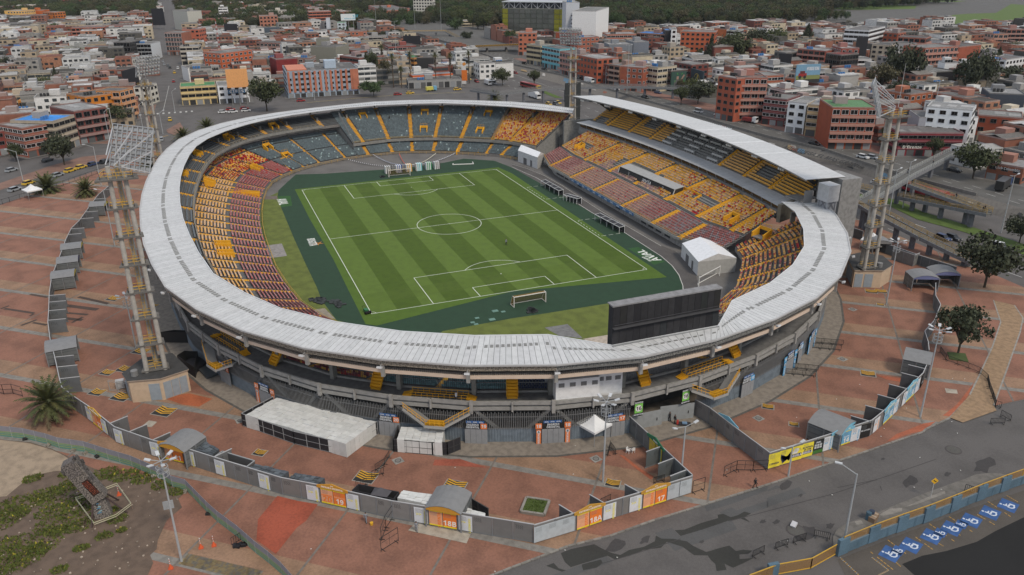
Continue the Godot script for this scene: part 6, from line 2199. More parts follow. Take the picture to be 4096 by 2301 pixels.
	put("rubbish_bag",m,M.plain,basket)
	var tans:=MB.new()
	for i in 40:
		for j in 4:
			var p:=(v2(-72.9,118)).lerp(v2(-64.1,125),i/40.0)+v2(-.35,.6)*(j-1.5)*.7
			tans.box(V(p,.03),v3(.5,.04,.5),[Color(.3,.22,.12),Color(.22,.2,.17),Color(.34,.27,.14)][rng.randi()%3],Basis(Vector3.UP,-.68))
	struct("paving_blocks",tans,M.paving,"stuff")
	street_lamp("tall six-headed lamp with a sign plate beside the mesh fence",v2(-73.2,118.4),15.4,6)
	street_lamp("six-headed caged lamp on the right plaza behind the blue gates",v2(41.7,128),16.0,6)
	street_lamp("six-headed caged lamp before the white rooms of the facade",v2(-15.4,123.9),13.6,6)
	street_lamp("six-headed caged lamp between the left tower and the booths",v2(-80.7,50.6),11.0,6)
	street_lamp("six-headed caged lamp by the right cream hut",v2(71.4,90.8),14.5,6)
	street_lamp("slim two-armed lamp on the left plaza near the palms",v2(-88,-16.1),15.5,2)
	street_lamp("slim grey lamp at the left avenue fence",v2(-120.5,-97.7),11.0,1,3.0)
	street_lamp("slim grey lamp between the yellow taxis and the plaza",v2(-95.8,-85.2),13.0,1,3.0)
	street_lamp("bent street lamp standing at the corner of the blue wall",v2(8.3,147),10.5,1,2.3,2.0)
	street_lamp("short lamp post with a camera on the gate 17 fence corner",v2(-4.4,127.5),9.0,2,.4)
	street_lamp("short white post with a camera before the yellow posters",v2(10.7,132.9),5.2,2,.4)
	m=MB.new()
	m.box(V(v2(-74.1,111.8),4.4),v3(1.3,1.3,.06),Color(.3,.32,.33))
	lone("sign_plate",m,M.plain,"blank grey plate seen against the tall lamp by the mesh fence","sign")
	for q in [["mesh barrier bay leaning out from gate fence 19, upper",v2(-47.4,122.1),v2(-46,120.3),2.2,true],["mesh barrier bay below the leaning one near gate 19",v2(-48.5,124.2),v2(-47.4,122.1),2.2,true],["lone mesh barrier panel in the plaza below gate 18B",v2(-49,126.2),v2(-46.4,125),2.2,true],["zigzag barrier by the small tile pen, top bay",v2(-44.2,107.7),v2(-43,105.9),1.2,false],["zigzag barrier by the small tile pen, second bay",v2(-45.8,108.6),v2(-44.2,107.7),1.2,false],["zigzag barrier by the small tile pen, third bay",v2(-46.7,110.1),v2(-44.8,109.8),1.2,false],["zigzag barrier by the small tile pen, lowest bay",v2(-49.3,111.6),v2(-47.7,111.6),1.2,false],["black mesh barrier right of gate 17 corner",v2(-4.8,131.1),v2(-2.7,131),2.2,true],["left black mesh barrier before gate 16 yard",v2(1.8,129.4),v2(4.4,128.9),1.8,true],["middle black mesh barrier before gate 16 yard",v2(4.4,128.9),v2(6.6,129.9),1.8,true],["right black mesh barrier before the yellow poster fence",v2(6.6,129.9),v2(8.8,130.5),1.8,true],["barrier behind gate 18A",v2(-18.2,128.5),v2(-16.4,128.1),1.1,false],["barrier behind gate 17",v2(-8.7,127),v2(-6.9,127),1.1,false],["open barrier pair beside the white canopy, left",v2(-11.7,118.4),v2(-10.1,116.2),1.1,false],["open barrier pair beside the white canopy, right",v2(-10.2,116.6),v2(-10.4,118.5),1.1,false],["single barrier on the road by the cycle path",v2(50.5,133.9),v2(52.8,134.7),1.1,false],["barrier at the road end of the cycle path",v2(54.4,132.7),v2(54.4,134.5),1.1,false],["left barrier of the three round the road manhole",v2(-1.3,145),v2(.7,145),1.1,false],["middle barrier of the three round the road manhole",v2(1.6,145),v2(3.6,145),1.1,false],["right barrier of the three round the road manhole",v2(5.1,144.9),v2(6.5,146.2),1.1,false],["barrier on the road left of the manhole barriers",v2(-5,145.2),v2(-3,144.9),1.1,false],["barrier standing on the pavement behind the blue wall",v2(31.7,145.3),v2(32.4,146.5),1.2,false]]:
		barrier(q[0],q[1],q[2],Color(.02,.02,.022),q[3],q[4])
	for g in [[v2(30.1,107.3),0],[v2(41.8,100.9),1]]:
		for k in 6:
			var o:Vector2=(g[0] as Vector2)+v2(1.5*(k%3),1.0*(k%3))+v2(2.0,-1.6)*int(k/3)
			barrier(["black barrier bunched beside the gate 14 side strips","black barrier bunched at the facade's right end"][g[1]],o,o+v2(1.9,1.25),Color(.02,.02,.022),1.15)
	for k in 9:
		var a:Vector2=[v2(63.9,111.8),v2(62.1,114.8),v2(62.7,116.8),v2(63.3,118.7),v2(63.7,120.7),v2(62.7,123.2),v2(60.6,125.3),v2(58.2,128),v2(56.1,130.3)][k]
		var b:Vector2=[v2(62.1,114.8),v2(62.7,116.8),v2(63.3,118.7),v2(63.7,120.7),v2(62.7,123.2),v2(60.6,125.3),v2(58.2,128),v2(56.1,130.3),v2(56.5,131)][k]
		barrier("black barrier in the chain along the cycle path, %s from the tree"%["first","second","third","fourth","fifth","sixth","seventh","eighth","ninth"][k],a,b)
	var lf:=thing("railing","low black railing along the left avenue pavement","railing")
	put("rail",rail_along([V(v2(-127.9,-66.8)),V(v2(-121.1,-74)),V(v2(-116.1,-78.5)),V(v2(-107.6,-89.5)),V(v2(-98.1,-101.7)),V(v2(-94.4,-104.7))],1.7,Color(.05,.045,.045),[.15,.95],2.4,.09),M.plain,lf)
	lf=thing("railing","dark mesh railing behind the big palm at the left edge","railing")
	put("rail",rail_along([V(v2(-103.7,59.6)),V(v2(-101.9,61.4)),V(v2(-100.4,61.8)),V(v2(-98.7,63.5))],2.0,Color(.05,.03,.03),[.1,.5,1.0],1.5,.07),M.plain,lf)
	for q in [["white peaked canopy beside gate 17 on the apron",v2(-11.3,112.8),2.6,2.9,.35],["white peaked canopy at the left plaza edge by the palm",v2(-114.8,-76.7),2.9,3.2,.5],["white peaked canopy below the right floodlight tower",v2(94.8,62.1),2.8,3.2,.5]]:
		var t:=thing("canopy_tent",q[0],"canopy tent",V(q[1]),q[4],"white peaked canopies")
		var w:float=q[3]
		m=MB.new()
		var rings:=5
		for i in 4:
			for k in rings:
				var f0:=float(k)/rings
				var f1:=float(k+1)/rings
				var y0:float=q[2]+1.7*pow(f0,1.7)
				var y1:float=q[2]+1.7*pow(f1,1.7)
				var d0:=v3(w,0,0).rotated(Vector3.UP,PI/4+i*PI/2)
				var d1:=v3(w,0,0).rotated(Vector3.UP,PI/4+(i+1)*PI/2)
				m.quad(d0*(1-f0)+v3(0,y0,0),d1*(1-f0)+v3(0,y0,0),d1*(1-f1)+v3(0,y1,0),d0*(1-f1)+v3(0,y1,0),Color(.72,.73,.74))
			var e0:=v3(w,q[2],0).rotated(Vector3.UP,PI/4+i*PI/2)
			var e1:=v3(w,q[2],0).rotated(Vector3.UP,PI/4+(i+1)*PI/2)
			m.quad(e0-Vector3.UP*.35,e1-Vector3.UP*.35,e1,e0,Color(.72,.73,.74))
		put("cloth",m,M.plain,t)
		for i in 4:
			m=MB.new()
			var e:=v3(w*.97,0,0).rotated(Vector3.UP,PI/4+i*PI/2)
			m.bar(e,e+Vector3.UP*q[2],.08,.08,Color(.3,.3,.3))
			put("leg",m,M.plain,t)
	for k in 2:
		var t:=thing("plastic_chair",["white plastic chair on the left by the exit gate","white plastic chair beside the table by the exit gate"][k],"chair",V([v2(-8.3,118.7),v2(-7.6,118.9)][k]),.6+k*2.5,"white plastic chairs")
		for e in [["seat",v3(0,.44,0),v3(.5,.06,.5)],["backrest",v3(0,.72,-.25),v3(.5,.5,.05)],["leg",v3(-.22,.21,-.22),v3(.06,.42,.06)],["leg",v3(.22,.21,-.22),v3(.06,.42,.06)],["leg",v3(-.22,.21,.22),v3(.06,.42,.06)],["leg",v3(.22,.21,.22),v3(.06,.42,.06)],["armrest",v3(-.26,.64,0),v3(.06,.05,.5)],["armrest",v3(.26,.64,0),v3(.06,.05,.5)]]:
			m=MB.new()
			m.box(e[1],e[2],Color(.72,.73,.73))
			put(e[0],m,M.plain,t)
	var pj:=thing("pallet_truck","red and black pallet truck on the yard of gate 16","pallet truck",V(v2(4.1,115.3)),-.5)
	m=MB.new()
	m.box(v3(0,.25,0),v3(2.0,.2,.9),Color(.03,.03,.035))
	m.box(v3(0,.42,0),v3(.8,.15,.6),Color(.15,.25,.38))
	put("forks",m,M.plain,pj)
	m=MB.new()
	m.box(v3(-1.15,.5,0),v3(.3,.6,.5),Color(.45,.04,.03))
	m.bar(v3(-1.2,.7,0),v3(-1.7,1.2,0),.06,.06,Color(.05,.05,.05))
	put("handle",m,M.plain,pj)
	var pt:=MB.new()
	for q in [pv([v2(-14.1,136.3),v2(-11.4,136.2),v2(-11.3,138.1),v2(-2.9,137.9),v2(-3.4,139.8),v2(-13.5,140.3),v2(-13.5,139.1)]),pv([v2(-3.5,135.9),v2(-1.3,135.7),v2(-1.1,136.5),v2(4.3,136.4),v2(3.4,137.6),v2(-3.1,137.9)]),pv([v2(4.6,135.8),v2(10.5,135.5),v2(10.5,137.1),v2(3.3,137.5)]),pv([v2(-4.7,133.9),v2(3.5,133.5),v2(6.6,133.5),v2(5.8,134.4),v2(-.1,135),v2(-5,135.1)]),pv([v2(-30.1,138.3),v2(-22.1,137.7),v2(-21.8,139),v2(-27.6,139.4)]),pv([v2(5.8,134.4),v2(7.8,133.9),v2(8.3,134.6),v2(5.7,134.6)])]:
		pt.flat(q,-.122,Color(.095,.095,.098))
	struct("road_patch",pt,M.asphalt)
	var st:=MB.new()
	for q in [pv([v2(-27.4,135.1),v2(-25.8,134.9),v2(-22.6,135.2),v2(-22.1,136.2),v2(-21.3,137.5),v2(-20.4,138.3),v2(-18.9,137.9),v2(-16.8,138.1),v2(-14.9,137.7),v2(-14.2,136.8),v2(-13.8,137.6),v2(-12.4,138.2),v2(-11,139.3),v2(-10.7,140.4),v2(-9.8,142),v2(-7.8,142),v2(-6.3,142.1),v2(-6.1,143.3),v2(-5.1,143.4),v2(-4.1,144),v2(-4.9,144.3),v2(-6.1,144),v2(-6.6,144.7),v2(-4.8,145.2),v2(-6.6,145.5),v2(-8.3,145.7),v2(-8.9,144.7),v2(-9.3,145.7),v2(-10.6,145.4),v2(-10,144.3),v2(-10.1,143.4),v2(-10,142.6),v2(-11.6,141.9),v2(-12.1,140),v2(-13.5,138.4),v2(-14.8,139.1),v2(-17.1,138.6),v2(-19.4,138.9),v2(-21.5,138.7),v2(-22,137.8),v2(-27.3,137.9),v2(-27.6,136.8)]),pv([v2(-11.3,136.8),v2(-10,137.2),v2(-7.2,136.9),v2(-4.4,136.9),v2(-4.1,136.3),v2(-3.2,136.4),v2(-2.7,137.4),v2(-1.5,137.4),v2(-.2,137.1),v2(.4,137.8),v2(-1.0,138.1),v2(-.9,139.3),v2(-1.7,138),v2(-3.7,137.9),v2(-7.7,138.1),v2(-11.2,138.1)]),pv([v2(-30.1,136.5),v2(-29,136.4),v2(-28.8,137.5),v2(-28.1,138.2),v2(-28.7,138.2)]),pv([v2(-25.8,138),v2(-23.1,138.1),v2(-23.2,138.8),v2(-24.3,139.2),v2(-26.1,139)])]:
		st.flat(q,-.115,Color(.042,.04,.039))
	for q in [[v2(-19.9,136.3),1.0],[v2(-9.2,140.1),.3],[v2(2.5,140.5),.4],[v2(8.7,143.9),.5],[v2(32.9,141.3),.5],[v2(27.1,134.7),.25],[v2(9.1,134.3),.8],[v2(.8,139.8),.4],[v2(4.8,144),1.2],[v2(-16,137),.6],[v2(26.3,140.5),1.0],[v2(40,141.5),1.5],[v2(9.4,137.1),.3]]:
		st.flat(blob(q[0],q[1],11,.35,v2(1.6,.8),-.4),-.115,Color(.06,.057,.055))
	for q in [pv([v2(-3.5,138),v2(13,138.6),v2(24.3,138.3),v2(34.6,137.8)]),pv([v2(-23.4,138.8),v2(-19.1,138.8),v2(-11.5,138.6)]),pv([v2(21.6,139.7),v2(21,140.6)]),pv([v2(15.6,137.7),v2(22.3,138.4)])]:
		st.ribbon(q,.12,-.112,Color(.06,.057,.055))
	struct("road_stain",st,M.asphalt)
	var rm:=MB.new()
	for q in [[v2(39,137),1.2],[v2(3.8,142.9),1.3]]:
		rm.prism(disc(q[0],q[1],20),-.13,-.1,Color(.075,.07,.068))
		rm.prism(disc(q[0],q[1]*.85,20),-.1,-.09,Color(.1,.095,.09))
	struct("road_manhole_surface",rm,M.asphalt)
	var isl:=pv([v2(5.1,149),v2(6.5,146.9),v2(7.4,145.9),v2(8.8,145),v2(10.7,144.5),v2(16.2,144.3),v2(26.3,143.5),v2(34.3,143.2),v2(36.4,143),v2(38.4,143.4),v2(40.1,144.1),v2(40.7,144.8),v2(42.2,146.4),v2(57.6,146.5),v2(53.8,149.1),v2(41.3,147.1),v2(31.8,147.2),v2(20.6,147.3),v2(11.6,147.6)])
	var pv:=MB.new()
	pv.prism(isl,-.13,.0,Color(.17,.16,.145),Color(.22,.21,.2))
	struct("pavement",pv,M.concrete)
	pv=MB.new()
	for q in [pv([v2(16.2,144.8),v2(18.8,144.3),v2(20.5,144.8),v2(19.9,145.4),v2(17.1,145.2)]),pv([v2(21.1,144.8),v2(26.4,144.3),v2(29.2,144.2),v2(28.7,144.7),v2(23,145)]),pv([v2(12.3,144.6),v2(13.3,144.7),v2(13,145.4),v2(12,145.2)])]:
		pv.flat(q,.006,Color(.27,.25,.22))
	struct("pavement_patch",pv,M.concrete)
	var wall:=thing("blue_wall","long blue painted brick wall with yellow mesh fence on top","wall")
	var wp:=[v2(6.1,148.9),v2(11.5,148.5),v2(16.6,148.3),v2(21.4,148.2),v2(26.6,147.9),v2(32,147.5),v2(36.9,147.3),v2(43.9,147.1)]
	for i in wp.size()-1:
		var a:Vector2=wp[i]
		var b:Vector2=wp[i+1]
		var c:=Color(.1,.17,.23)
		m=MB.new()
		m.bar(V(a,.75),V(b,.75),.25,1.5,c)
		put("wall_bay",m,M.brick,wall)
		m=MB.new()
		m.bar(V(a,1.5),V(b,1.5),.32,.08,Color(.14,.21,.27))
		for f in [.5]:
			m.box(V(a.lerp(b,f),.75),v3(.32,1.5,.32),Color(.09,.155,.21))
		put("coping",m,M.concrete,wall)
		m=MB.new()
		var dd:=(b-a).normalized()
		m.bar(V(a-dd*.9,1.25),V(a+dd*.9,1.25),.45,2.5,c*1.05)
		put("pier",m,M.brick,wall)
		m=MB.new()
		m.quad(V(a,1.55),V(b,1.55),V(b,2.6),V(a,2.6))
		put("wire_mesh",m,M.yellow_mesh,wall)
		put("mesh_frame",rail_along([V(a,1.5),V(b,1.5)],1.25,Color(.5,.3,.05),[.98],3.4,.09),M.plain,wall)
	var gt:=thing("yellow_gate","yellow framed mesh gate running down from the blue wall","gate")
	var gp:=[v2(5.6,148.7),v2(.5,149.6),v2(-4.1,148.9),v2(-8.6,149.1)]
	for i in 3:
		put("frame",rail_along([V(gp[i]),V(gp[i+1])],1.7,Color(.55,.33,.04),[.08,1.0],3.0,.1),M.plain,gt)
		m=MB.new()
		m.quad(V(gp[i],.1),V(gp[i+1],.1),V(gp[i+1],1.65),V(gp[i],1.65))
		put("wire_mesh",m,M.yellow_mesh,gt)
	m=MB.new()
	m.bar(V(v2(-5.4,148.6),.9),V(v2(-4,148.8),.9),.5,1.9,Color(.1,.17,.23))
	lone("gate_pier",m,M.brick,"blue painted gate pier at the lower end of the yellow gate","pier")
	var park:=MB.new()
	park.flat(pv([v2(4.9,149.5),v2(15.4,148.9),v2(28.5,148.4),v2(39.9,148.3),v2(57.7,147.9),v2(26.5,169.1),v2(.9,158.7)]),-.1,Color(.1,.088,.078))
	struct("parking_surface",park,M.asphalt)
	var dk:=MB.new()
	dk.flat(pv([v2(11.9,153.2),v2(15.5,153),v2(19.1,153.5),v2(24.2,153.7),v2(28.3,153.1),v2(34.5,152.5),v2(51.4,152.2),v2(26.5,169.1),v2(8.4,161.8),v2(11.8,155.3)]),-.094,Color(.014,.014,.015))
	struct("fresh_asphalt_surface",dk,M.asphalt)
	var bay:=MB.new()
	var ln:=Color(.42,.24,.05)
	for q in [[v2(9.9,149.9),v2(10.1,153.6)],[v2(13.7,149),v2(13.9,152.5)],[v2(11.5,152),v2(11.4,153.5)],[v2(17.5,149.5),v2(17.7,152.7)],[v2(21.4,148.6),v2(21.6,152.6)],[v2(19.3,151.6),v2(19.5,152.7)],[v2(25.1,148.5),v2(25.4,152.1)],[v2(29,149.2),v2(29.4,152.2)],[v2(23.3,151.4),v2(23.3,152.1)],[v2(32.9,148.1),v2(32.9,151.8)],[v2(36.5,147.9),v2(36.7,149.9)]]:
		for k in 7:
			if rng.randf()<.85:
				bay.ribbon(pv([(q[0] as Vector2).lerp(q[1],(k+.1)/7),(q[0] as Vector2).lerp(q[1],(k+.85)/7)]),.13,-.09,ln)
	for k in 14:
		for e in [[v2(5.5,149.3),v2(5.4,152.7)],[v2(9.3,150.8),v2(9.5,153.4)],[v2(9.5,153.4),v2(7.6,153.6)]]:
			bay.ribbon(pv([(e[0] as Vector2).lerp(e[1],k/14.0),(e[0] as Vector2).lerp(e[1],(k+.6)/14.0)]),.2,-.086,ln if k%2 else Color(.3,.29,.26))
	struct("bay_lines_surface",bay,M.plain)
	var syms:=[[v2(12,151.2),1.0],[v2(15.7,151),1.0],[v2(19.6,150.7),1.0],[v2(23.4,150.5),1.0],[v2(27.2,150.3),1.0],[v2(31,150.1),1.0],[v2(34.7,149.9),1.0],[v2(13.4,151.1),.62],[v2(21.3,150.6),.62],[v2(25.3,150.4),.62]]
	for i in syms.size():
		var t:=thing("wheelchair_marking","%s blue wheelchair marking in the parking bays, %s from the yellow gate"%["full" if syms[i][1]==1.0 else "small faded",["first","second","third","fourth","fifth","sixth","seventh","first","second","third"][i]],"road marking",V(syms[i][0],-.09),.42,"blue wheelchair markings")
		var k:float=syms[i][1]
		t.scale=v3(k,1,k)
		m=MB.new()
		m.flat(pv([v2(-1.3,-1.1),v2(1.3,-1.1),v2(1.3,1.1),v2(-1.3,1.1)]),.006,Color(.045,.12,.32))
		put("blue_ground",m,M.concrete,t)
		m=MB.new()
		var wc:=Color(.55,.6,.68)
		var arc:=PackedVector2Array()
		for j in 11:
			var a:=lerpf(-.5,3.6,j/10.0)
			arc.append(v2(.1+.5*cos(a),.25+.5*sin(a)))
		m.ribbon(arc,.2,.012,wc)
		m.ribbon(pv([v2(-.25,-.6),v2(-.2,.1),v2(.4,.1),v2(.65,.7)]),.22,.014,wc)
		m.ribbon(pv([v2(-.2,-.25),v2(.3,-.25)]),.18,.016,wc)
		m.flat(disc(v2(-.28,-.85),.17,8),.012,wc)
		put("white_symbol",m,M.plain,t)
	var cone:=thing("road_sign","yellow diamond warning sign on a white post by the pavement","road sign",V(v2(26,144.6)))
	m=MB.new()
	m.box(v3(0,1.4,0),v3(.08,2.8,.08),Color(.5,.5,.5))
	put("post",m,M.plain,cone)
	m=MB.new()
	m.box(v3(0,2.9,.06),v3(.75,.75,.04),Color(.75,.42,.02),Basis(Vector3.UP,-.35)*Basis(Vector3.BACK,PI/4))
	var pl:=put("plate",m,M.plain,cone)
	m=MB.new()
	m.box(v3(0,2.9,.09),v3(.5,.12,.03),Color(.02,.02,.02),Basis(Vector3.UP,-.35)*Basis(Vector3.BACK,-.6))
	put("bump_symbol",m,M.plain,pl)
	for q in [["blue waste drum on the pavement, left one",v2(14.3,144.9),Color(.07,.13,.18)],["dark blue waste drum on the pavement, right one",v2(14.9,144.8),Color(.04,.06,.1)]]:
		var t:=thing("waste_drum",q[0],"waste drum",V(q[1]))
		m=MB.new()
		m.tube(Vector3.ZERO,Vector3.UP*1.1,.36,.36,12,q[2])
		put("drum",m,M.plain,t)
		m=MB.new()
		m.tube(Vector3.UP*1.1,Vector3.UP*1.2,.39,.36,12,q[2]*.7)
		put("lid",m,M.plain,t)
	for q in [["larger cardboard box beside the waste drums",v2(14.6,145.4),.95],["smaller cardboard box behind the larger one",v2(15.4,145),.8]]:
		var t:=thing("cardboard_box",q[0],"cardboard box",V(q[1]),.4)
		m=MB.new()
		m.box(v3(0,.4*q[2],0),v3(1.1,.8,.9)*q[2],Color(.25,.17,.11))
		put("carton",m,M.plain,t)
		m=MB.new()
		m.box(v3(.1,.8*q[2]+.01,0),v3(.25,.02,.85)*q[2],Color(.4,.33,.25))
		put("tape",m,M.plain,t)
	m=MB.new()
	m.box(v3(0,.2,0),v3(.9,.4,.7),Color(.5,.5,.52),Basis(Vector3.UP,.5)*Basis(Vector3.BACK,.3))
	var bg:=lone("plastic_bag",m,M.plain,"pale plastic bag lying at the road manhole","bag")
	bg.position=V(v2(4.1,142.1),-.13)
	m=MB.new()
	for i in 40:
		var p:=v2(rng.randf_range(-60,60),rng.randf_range(112,145))
		m.box(V(p,.03),v3(.18,.03,.12),Color(.55,.55,.52),Basis(Vector3.UP,i))
	struct("litter",m,M.plain,"stuff")
var marks:=[]
var footprints:=[]
var said:={}
var pave:MB
var EYE:=v2(-63.2,209.5)
func unique(s:String) ->String:
	var k:=s
	var words:=["second","third","fourth","fifth","sixth","seventh","eighth","ninth","tenth"]
	var i:=0
	while said.has(k):
		k="%s %s"%[words[i%9] if i<9 else "further "+words[i%9],s]
		i+=1
	said[k]=true
	return k
func beside(p:Vector2) ->String:
	var best:=1e9
	var r:=""
	for m in marks:
		var d:Vector2=p-m[0]
		if d.length()<best:
			best=d.length()
			var v:=(m[0]-EYE as Vector2).normalized()
			var f:=d.dot(v)
			var s:=d.dot(v2(-v.y,v.x))
			r=("behind the " if f>0 else "in front of the ")+m[1] if absf(f)>absf(s) else ("right of the " if s>0 else "left of the ")+m[1]
	return r
func in_view(p:Vector3,margin:=.03) ->bool:
	var c:=Basis(Vector3.UP,-.374484)*Basis(Vector3.RIGHT,-.399143)
	var q:=c.inverse()*(p-v3(-63.185,72.093,209.505))
	if q.z>-1.0:
		return false
	return absf(q.x/-q.z)<.64+margin and absf(q.y/-q.z)<.36+margin
var pane_cache:={}
func window_mesh(w:float,h:float,light:bool) ->ArrayMesh:
	var key:="%.1f %.1f %s"%[w,h,light]
	if not pane_cache.has(key):
		var f:=MB.new()
		var fc:=Color(.6,.6,.6) if light else Color(.12,.12,.12)
		for s in [-1.0,1.0]:
			f.box(v3(s*(w*.5-.04),0,.03),v3(.1,h,.12),fc)
			f.box(v3(0,s*(h*.5-.04),.03),v3(w,.1,.12),fc)
		if w>1.3:
			f.box(v3(0,0,.03),v3(.07,h,.1),fc)
		var g:=MB.new()
		g.box(v3(0,0,.01),v3(w-.1,h-.1,.04),Color(.05,.055,.06))
		pane_cache[key]=g.mesh(M.glass,f.mesh(M.plain))
	return pane_cache[key]
func bld(a:Vector2,b:Vector2,h:float,d:float,hex:String,style:int,label:String,base:=.0,roof_hex:="",near:=true,kind:="building",group:="") ->Node3D:
	var mid:=(a+b)*.5
	var x:=V(b-a).normalized()
	var z:=x.cross(Vector3.UP)
	if z.dot(V(EYE-mid))<.0:
		var s:=a
		a=b
		b=s
		x=-x
		z=-z
	var w:=a.distance_to(b)
	var t:=thing(kind,label,"house" if kind=="house" else "building",V(a,base),.0,group)
	t.basis=Basis(x,Vector3.UP,z)
	footprints.append([V(mid)-z*d*.5,maxf(w,d)*.5])
	if not kind=="house":
		marks.append([mid," ".join(label.split(" with ")[0].split(" behind ")[0].split(" beside ")[0].split(" ").slice(0,6))])
	if pave:
		var o:Vector3=V(a,base+.02)-x*2.0+z*2.2
		pave.quad(o,o+x*(w+4.0),o+x*(w+4.0)-z*(d+4.4),o-z*(d+4.4),Color(.16,.15,.145))
	var col:=C(hex)*1.2
	var m:=MB.new()
	m.box(v3(w*.5,h*.5,-d*.5),v3(w,h,d),col)
	var wall:=put("wall",m,M.brick if col.r>col.b*1.5 else M.plain,t)
	m=MB.new()
	var rc:Color=C(roof_hex) if roof_hex else [Color(.15,.145,.14),Color(.2,.2,.195),Color(.28,.28,.28),Color(.12,.115,.11)][rng.randi()%4]
	m.box(v3(w*.5,h+.06,-d*.5),v3(w-.5,.12,d-.5),rc)
	for s in [[v3(w*.5,h+.25,-.13),v3(w,.5,.25)],[v3(w*.5,h+.25,-d+.13),v3(w,.5,.25)],[v3(.13,h+.25,-d*.5),v3(.25,.5,d-.5)],[v3(w-.13,h+.25,-d*.5),v3(.25,.5,d-.5)]]:
		m.box(s[0],s[1],col.lerp(Color(.35,.34,.33),.5))
	var n:=int(w/4.0)
	for i in n:
		if rng.randf()<.6:
			m.box(v3((i+.5)*w/n,h+.16,-d*rng.randf_range(.25,.75)),v3(w/n*rng.randf_range(.5,1.0),.1,d*rng.randf_range(.2,.5)),rc*rng.randf_range(.7,1.7))
	var roof:=put("roof",m,M.rooftop,t)
	if d>6.0 and w>7.0:
		if rng.randf()<.55:
			m=MB.new()
			m.box(v3(w*rng.randf_range(.3,.7),h+1.3,-d*.6),v3(minf(4.5,w*.4),2.6,minf(4.0,d*.4)),col.lerp(Color(.3,.3,.3),rng.randf()))
			put("stair_head",m,M.plain,roof)
		if rng.randf()<.4:
			m=MB.new()
			var tc:=Color(.05,.17,.4) if rng.randf()<.5 else Color(.03,.03,.03)
			for k in 3:
				m.tube(v3(w*.2+k*1.4,h+.1,-d*.35),v3(w*.2+k*1.4,h+1.5,-d*.35),.6,.55,8,tc)
			put("water_tanks",m,M.plain,roof).set_meta("kind","stuff")
	if style==2:
		return t
	var fl:=maxi(1,int(round(h/2.95)))
	var fh:=h/fl
	var to_eye:Vector3=t.basis.inverse()*(V(EYE,70)-t.position)
	var faces:=[[v3(0,0,0),Vector3.RIGHT,Vector3.BACK,w]]
	if d>5.0:
		faces.append([v3(w,0,0),Vector3.FORWARD,Vector3.RIGHT,d] if to_eye.x>w else [v3(0,0,-d),Vector3.BACK,Vector3.LEFT,d])
	var joined:=MB.new()
	var trim:=MB.new()
	for fi in faces.size():
		var f:Array=faces[fi]
		if fi==1 and style in [3,4] and rng.randf()<.5:
			continue
		var bs:=Basis(f[1],Vector3.UP,f[2])
		var fw:float=f[3]
		var nc:=maxi(1,int(fw/(3.1 if style!=3 else 2.2)))
		var ww:=fw/nc*(.55 if style==0 else .8 if style==4 else .94)
		for k in fl:
			var wh:=fh*(.48 if style in [0,1] else .62 if style==4 else .8)
			var y:=fh*(k+.55)
			if fi==0 and k==0 and kind!="house":
				for c in nc:
					joined.box(f[0]+f[1]*(fw*(c+.5)/nc)+f[2]*.02+Vector3.UP*fh*.42,v3(fw/nc*.8,fh*.8,.06),[Color(.03,.03,.03),Color(.25,.26,.27),Color(.1,.1,.1)][(c+int(w))%3],bs)
				continue
			for c in nc:
				if style==0 and rng.randf()<.06:
					continue
				var p:Vector3=f[0]+f[1]*(fw*(c+.5)/nc)+f[2]*.02+Vector3.UP*y
				if near:
					var wn:=put("window",window_mesh(snappedf(ww,.2),snappedf(wh,.2),(int(w*3)+style)%3==0),null,t)
					wn.transform=Transform3D(bs,p)
				else:
					joined.box(p,v3(ww,wh,.08),Color(.035,.04,.045) if rng.randf()<.75 else Color(.22,.22,.21),bs)
			if style==4 or style==1:
				trim.box(f[0]+f[1]*fw*.5+f[2]*(.45 if style==4 else .1)+Vector3.UP*fh*k,v3(fw-.2,.9 if style==4 else .5,.9 if style==4 else .2),col.lerp(Color(.45,.43,.4),.35 if style==4 else .15),bs)
	if joined.v.size():
		put("shop_fronts" if near else "windows",joined,M.plain,t).set_meta("kind","stuff")
	if trim.v.size():
		put("balconies" if style==4 else "floor_bands",trim,M.plain,t).set_meta("kind","stuff")
	return t
func panel_text(t:Node3D,s:String,size:float,col:Color,x:float,y:float,w:float,back=null):
	if back!=null:
		var m:=MB.new()
		m.box(v3(x,y,.12),v3(w*1.2,size*1.5,.12),back)
		put("sign_board",m,M.plain,t)
	text("lettering",s,size,col,t,v3(x,y,.2),Basis.IDENTITY,true,w)
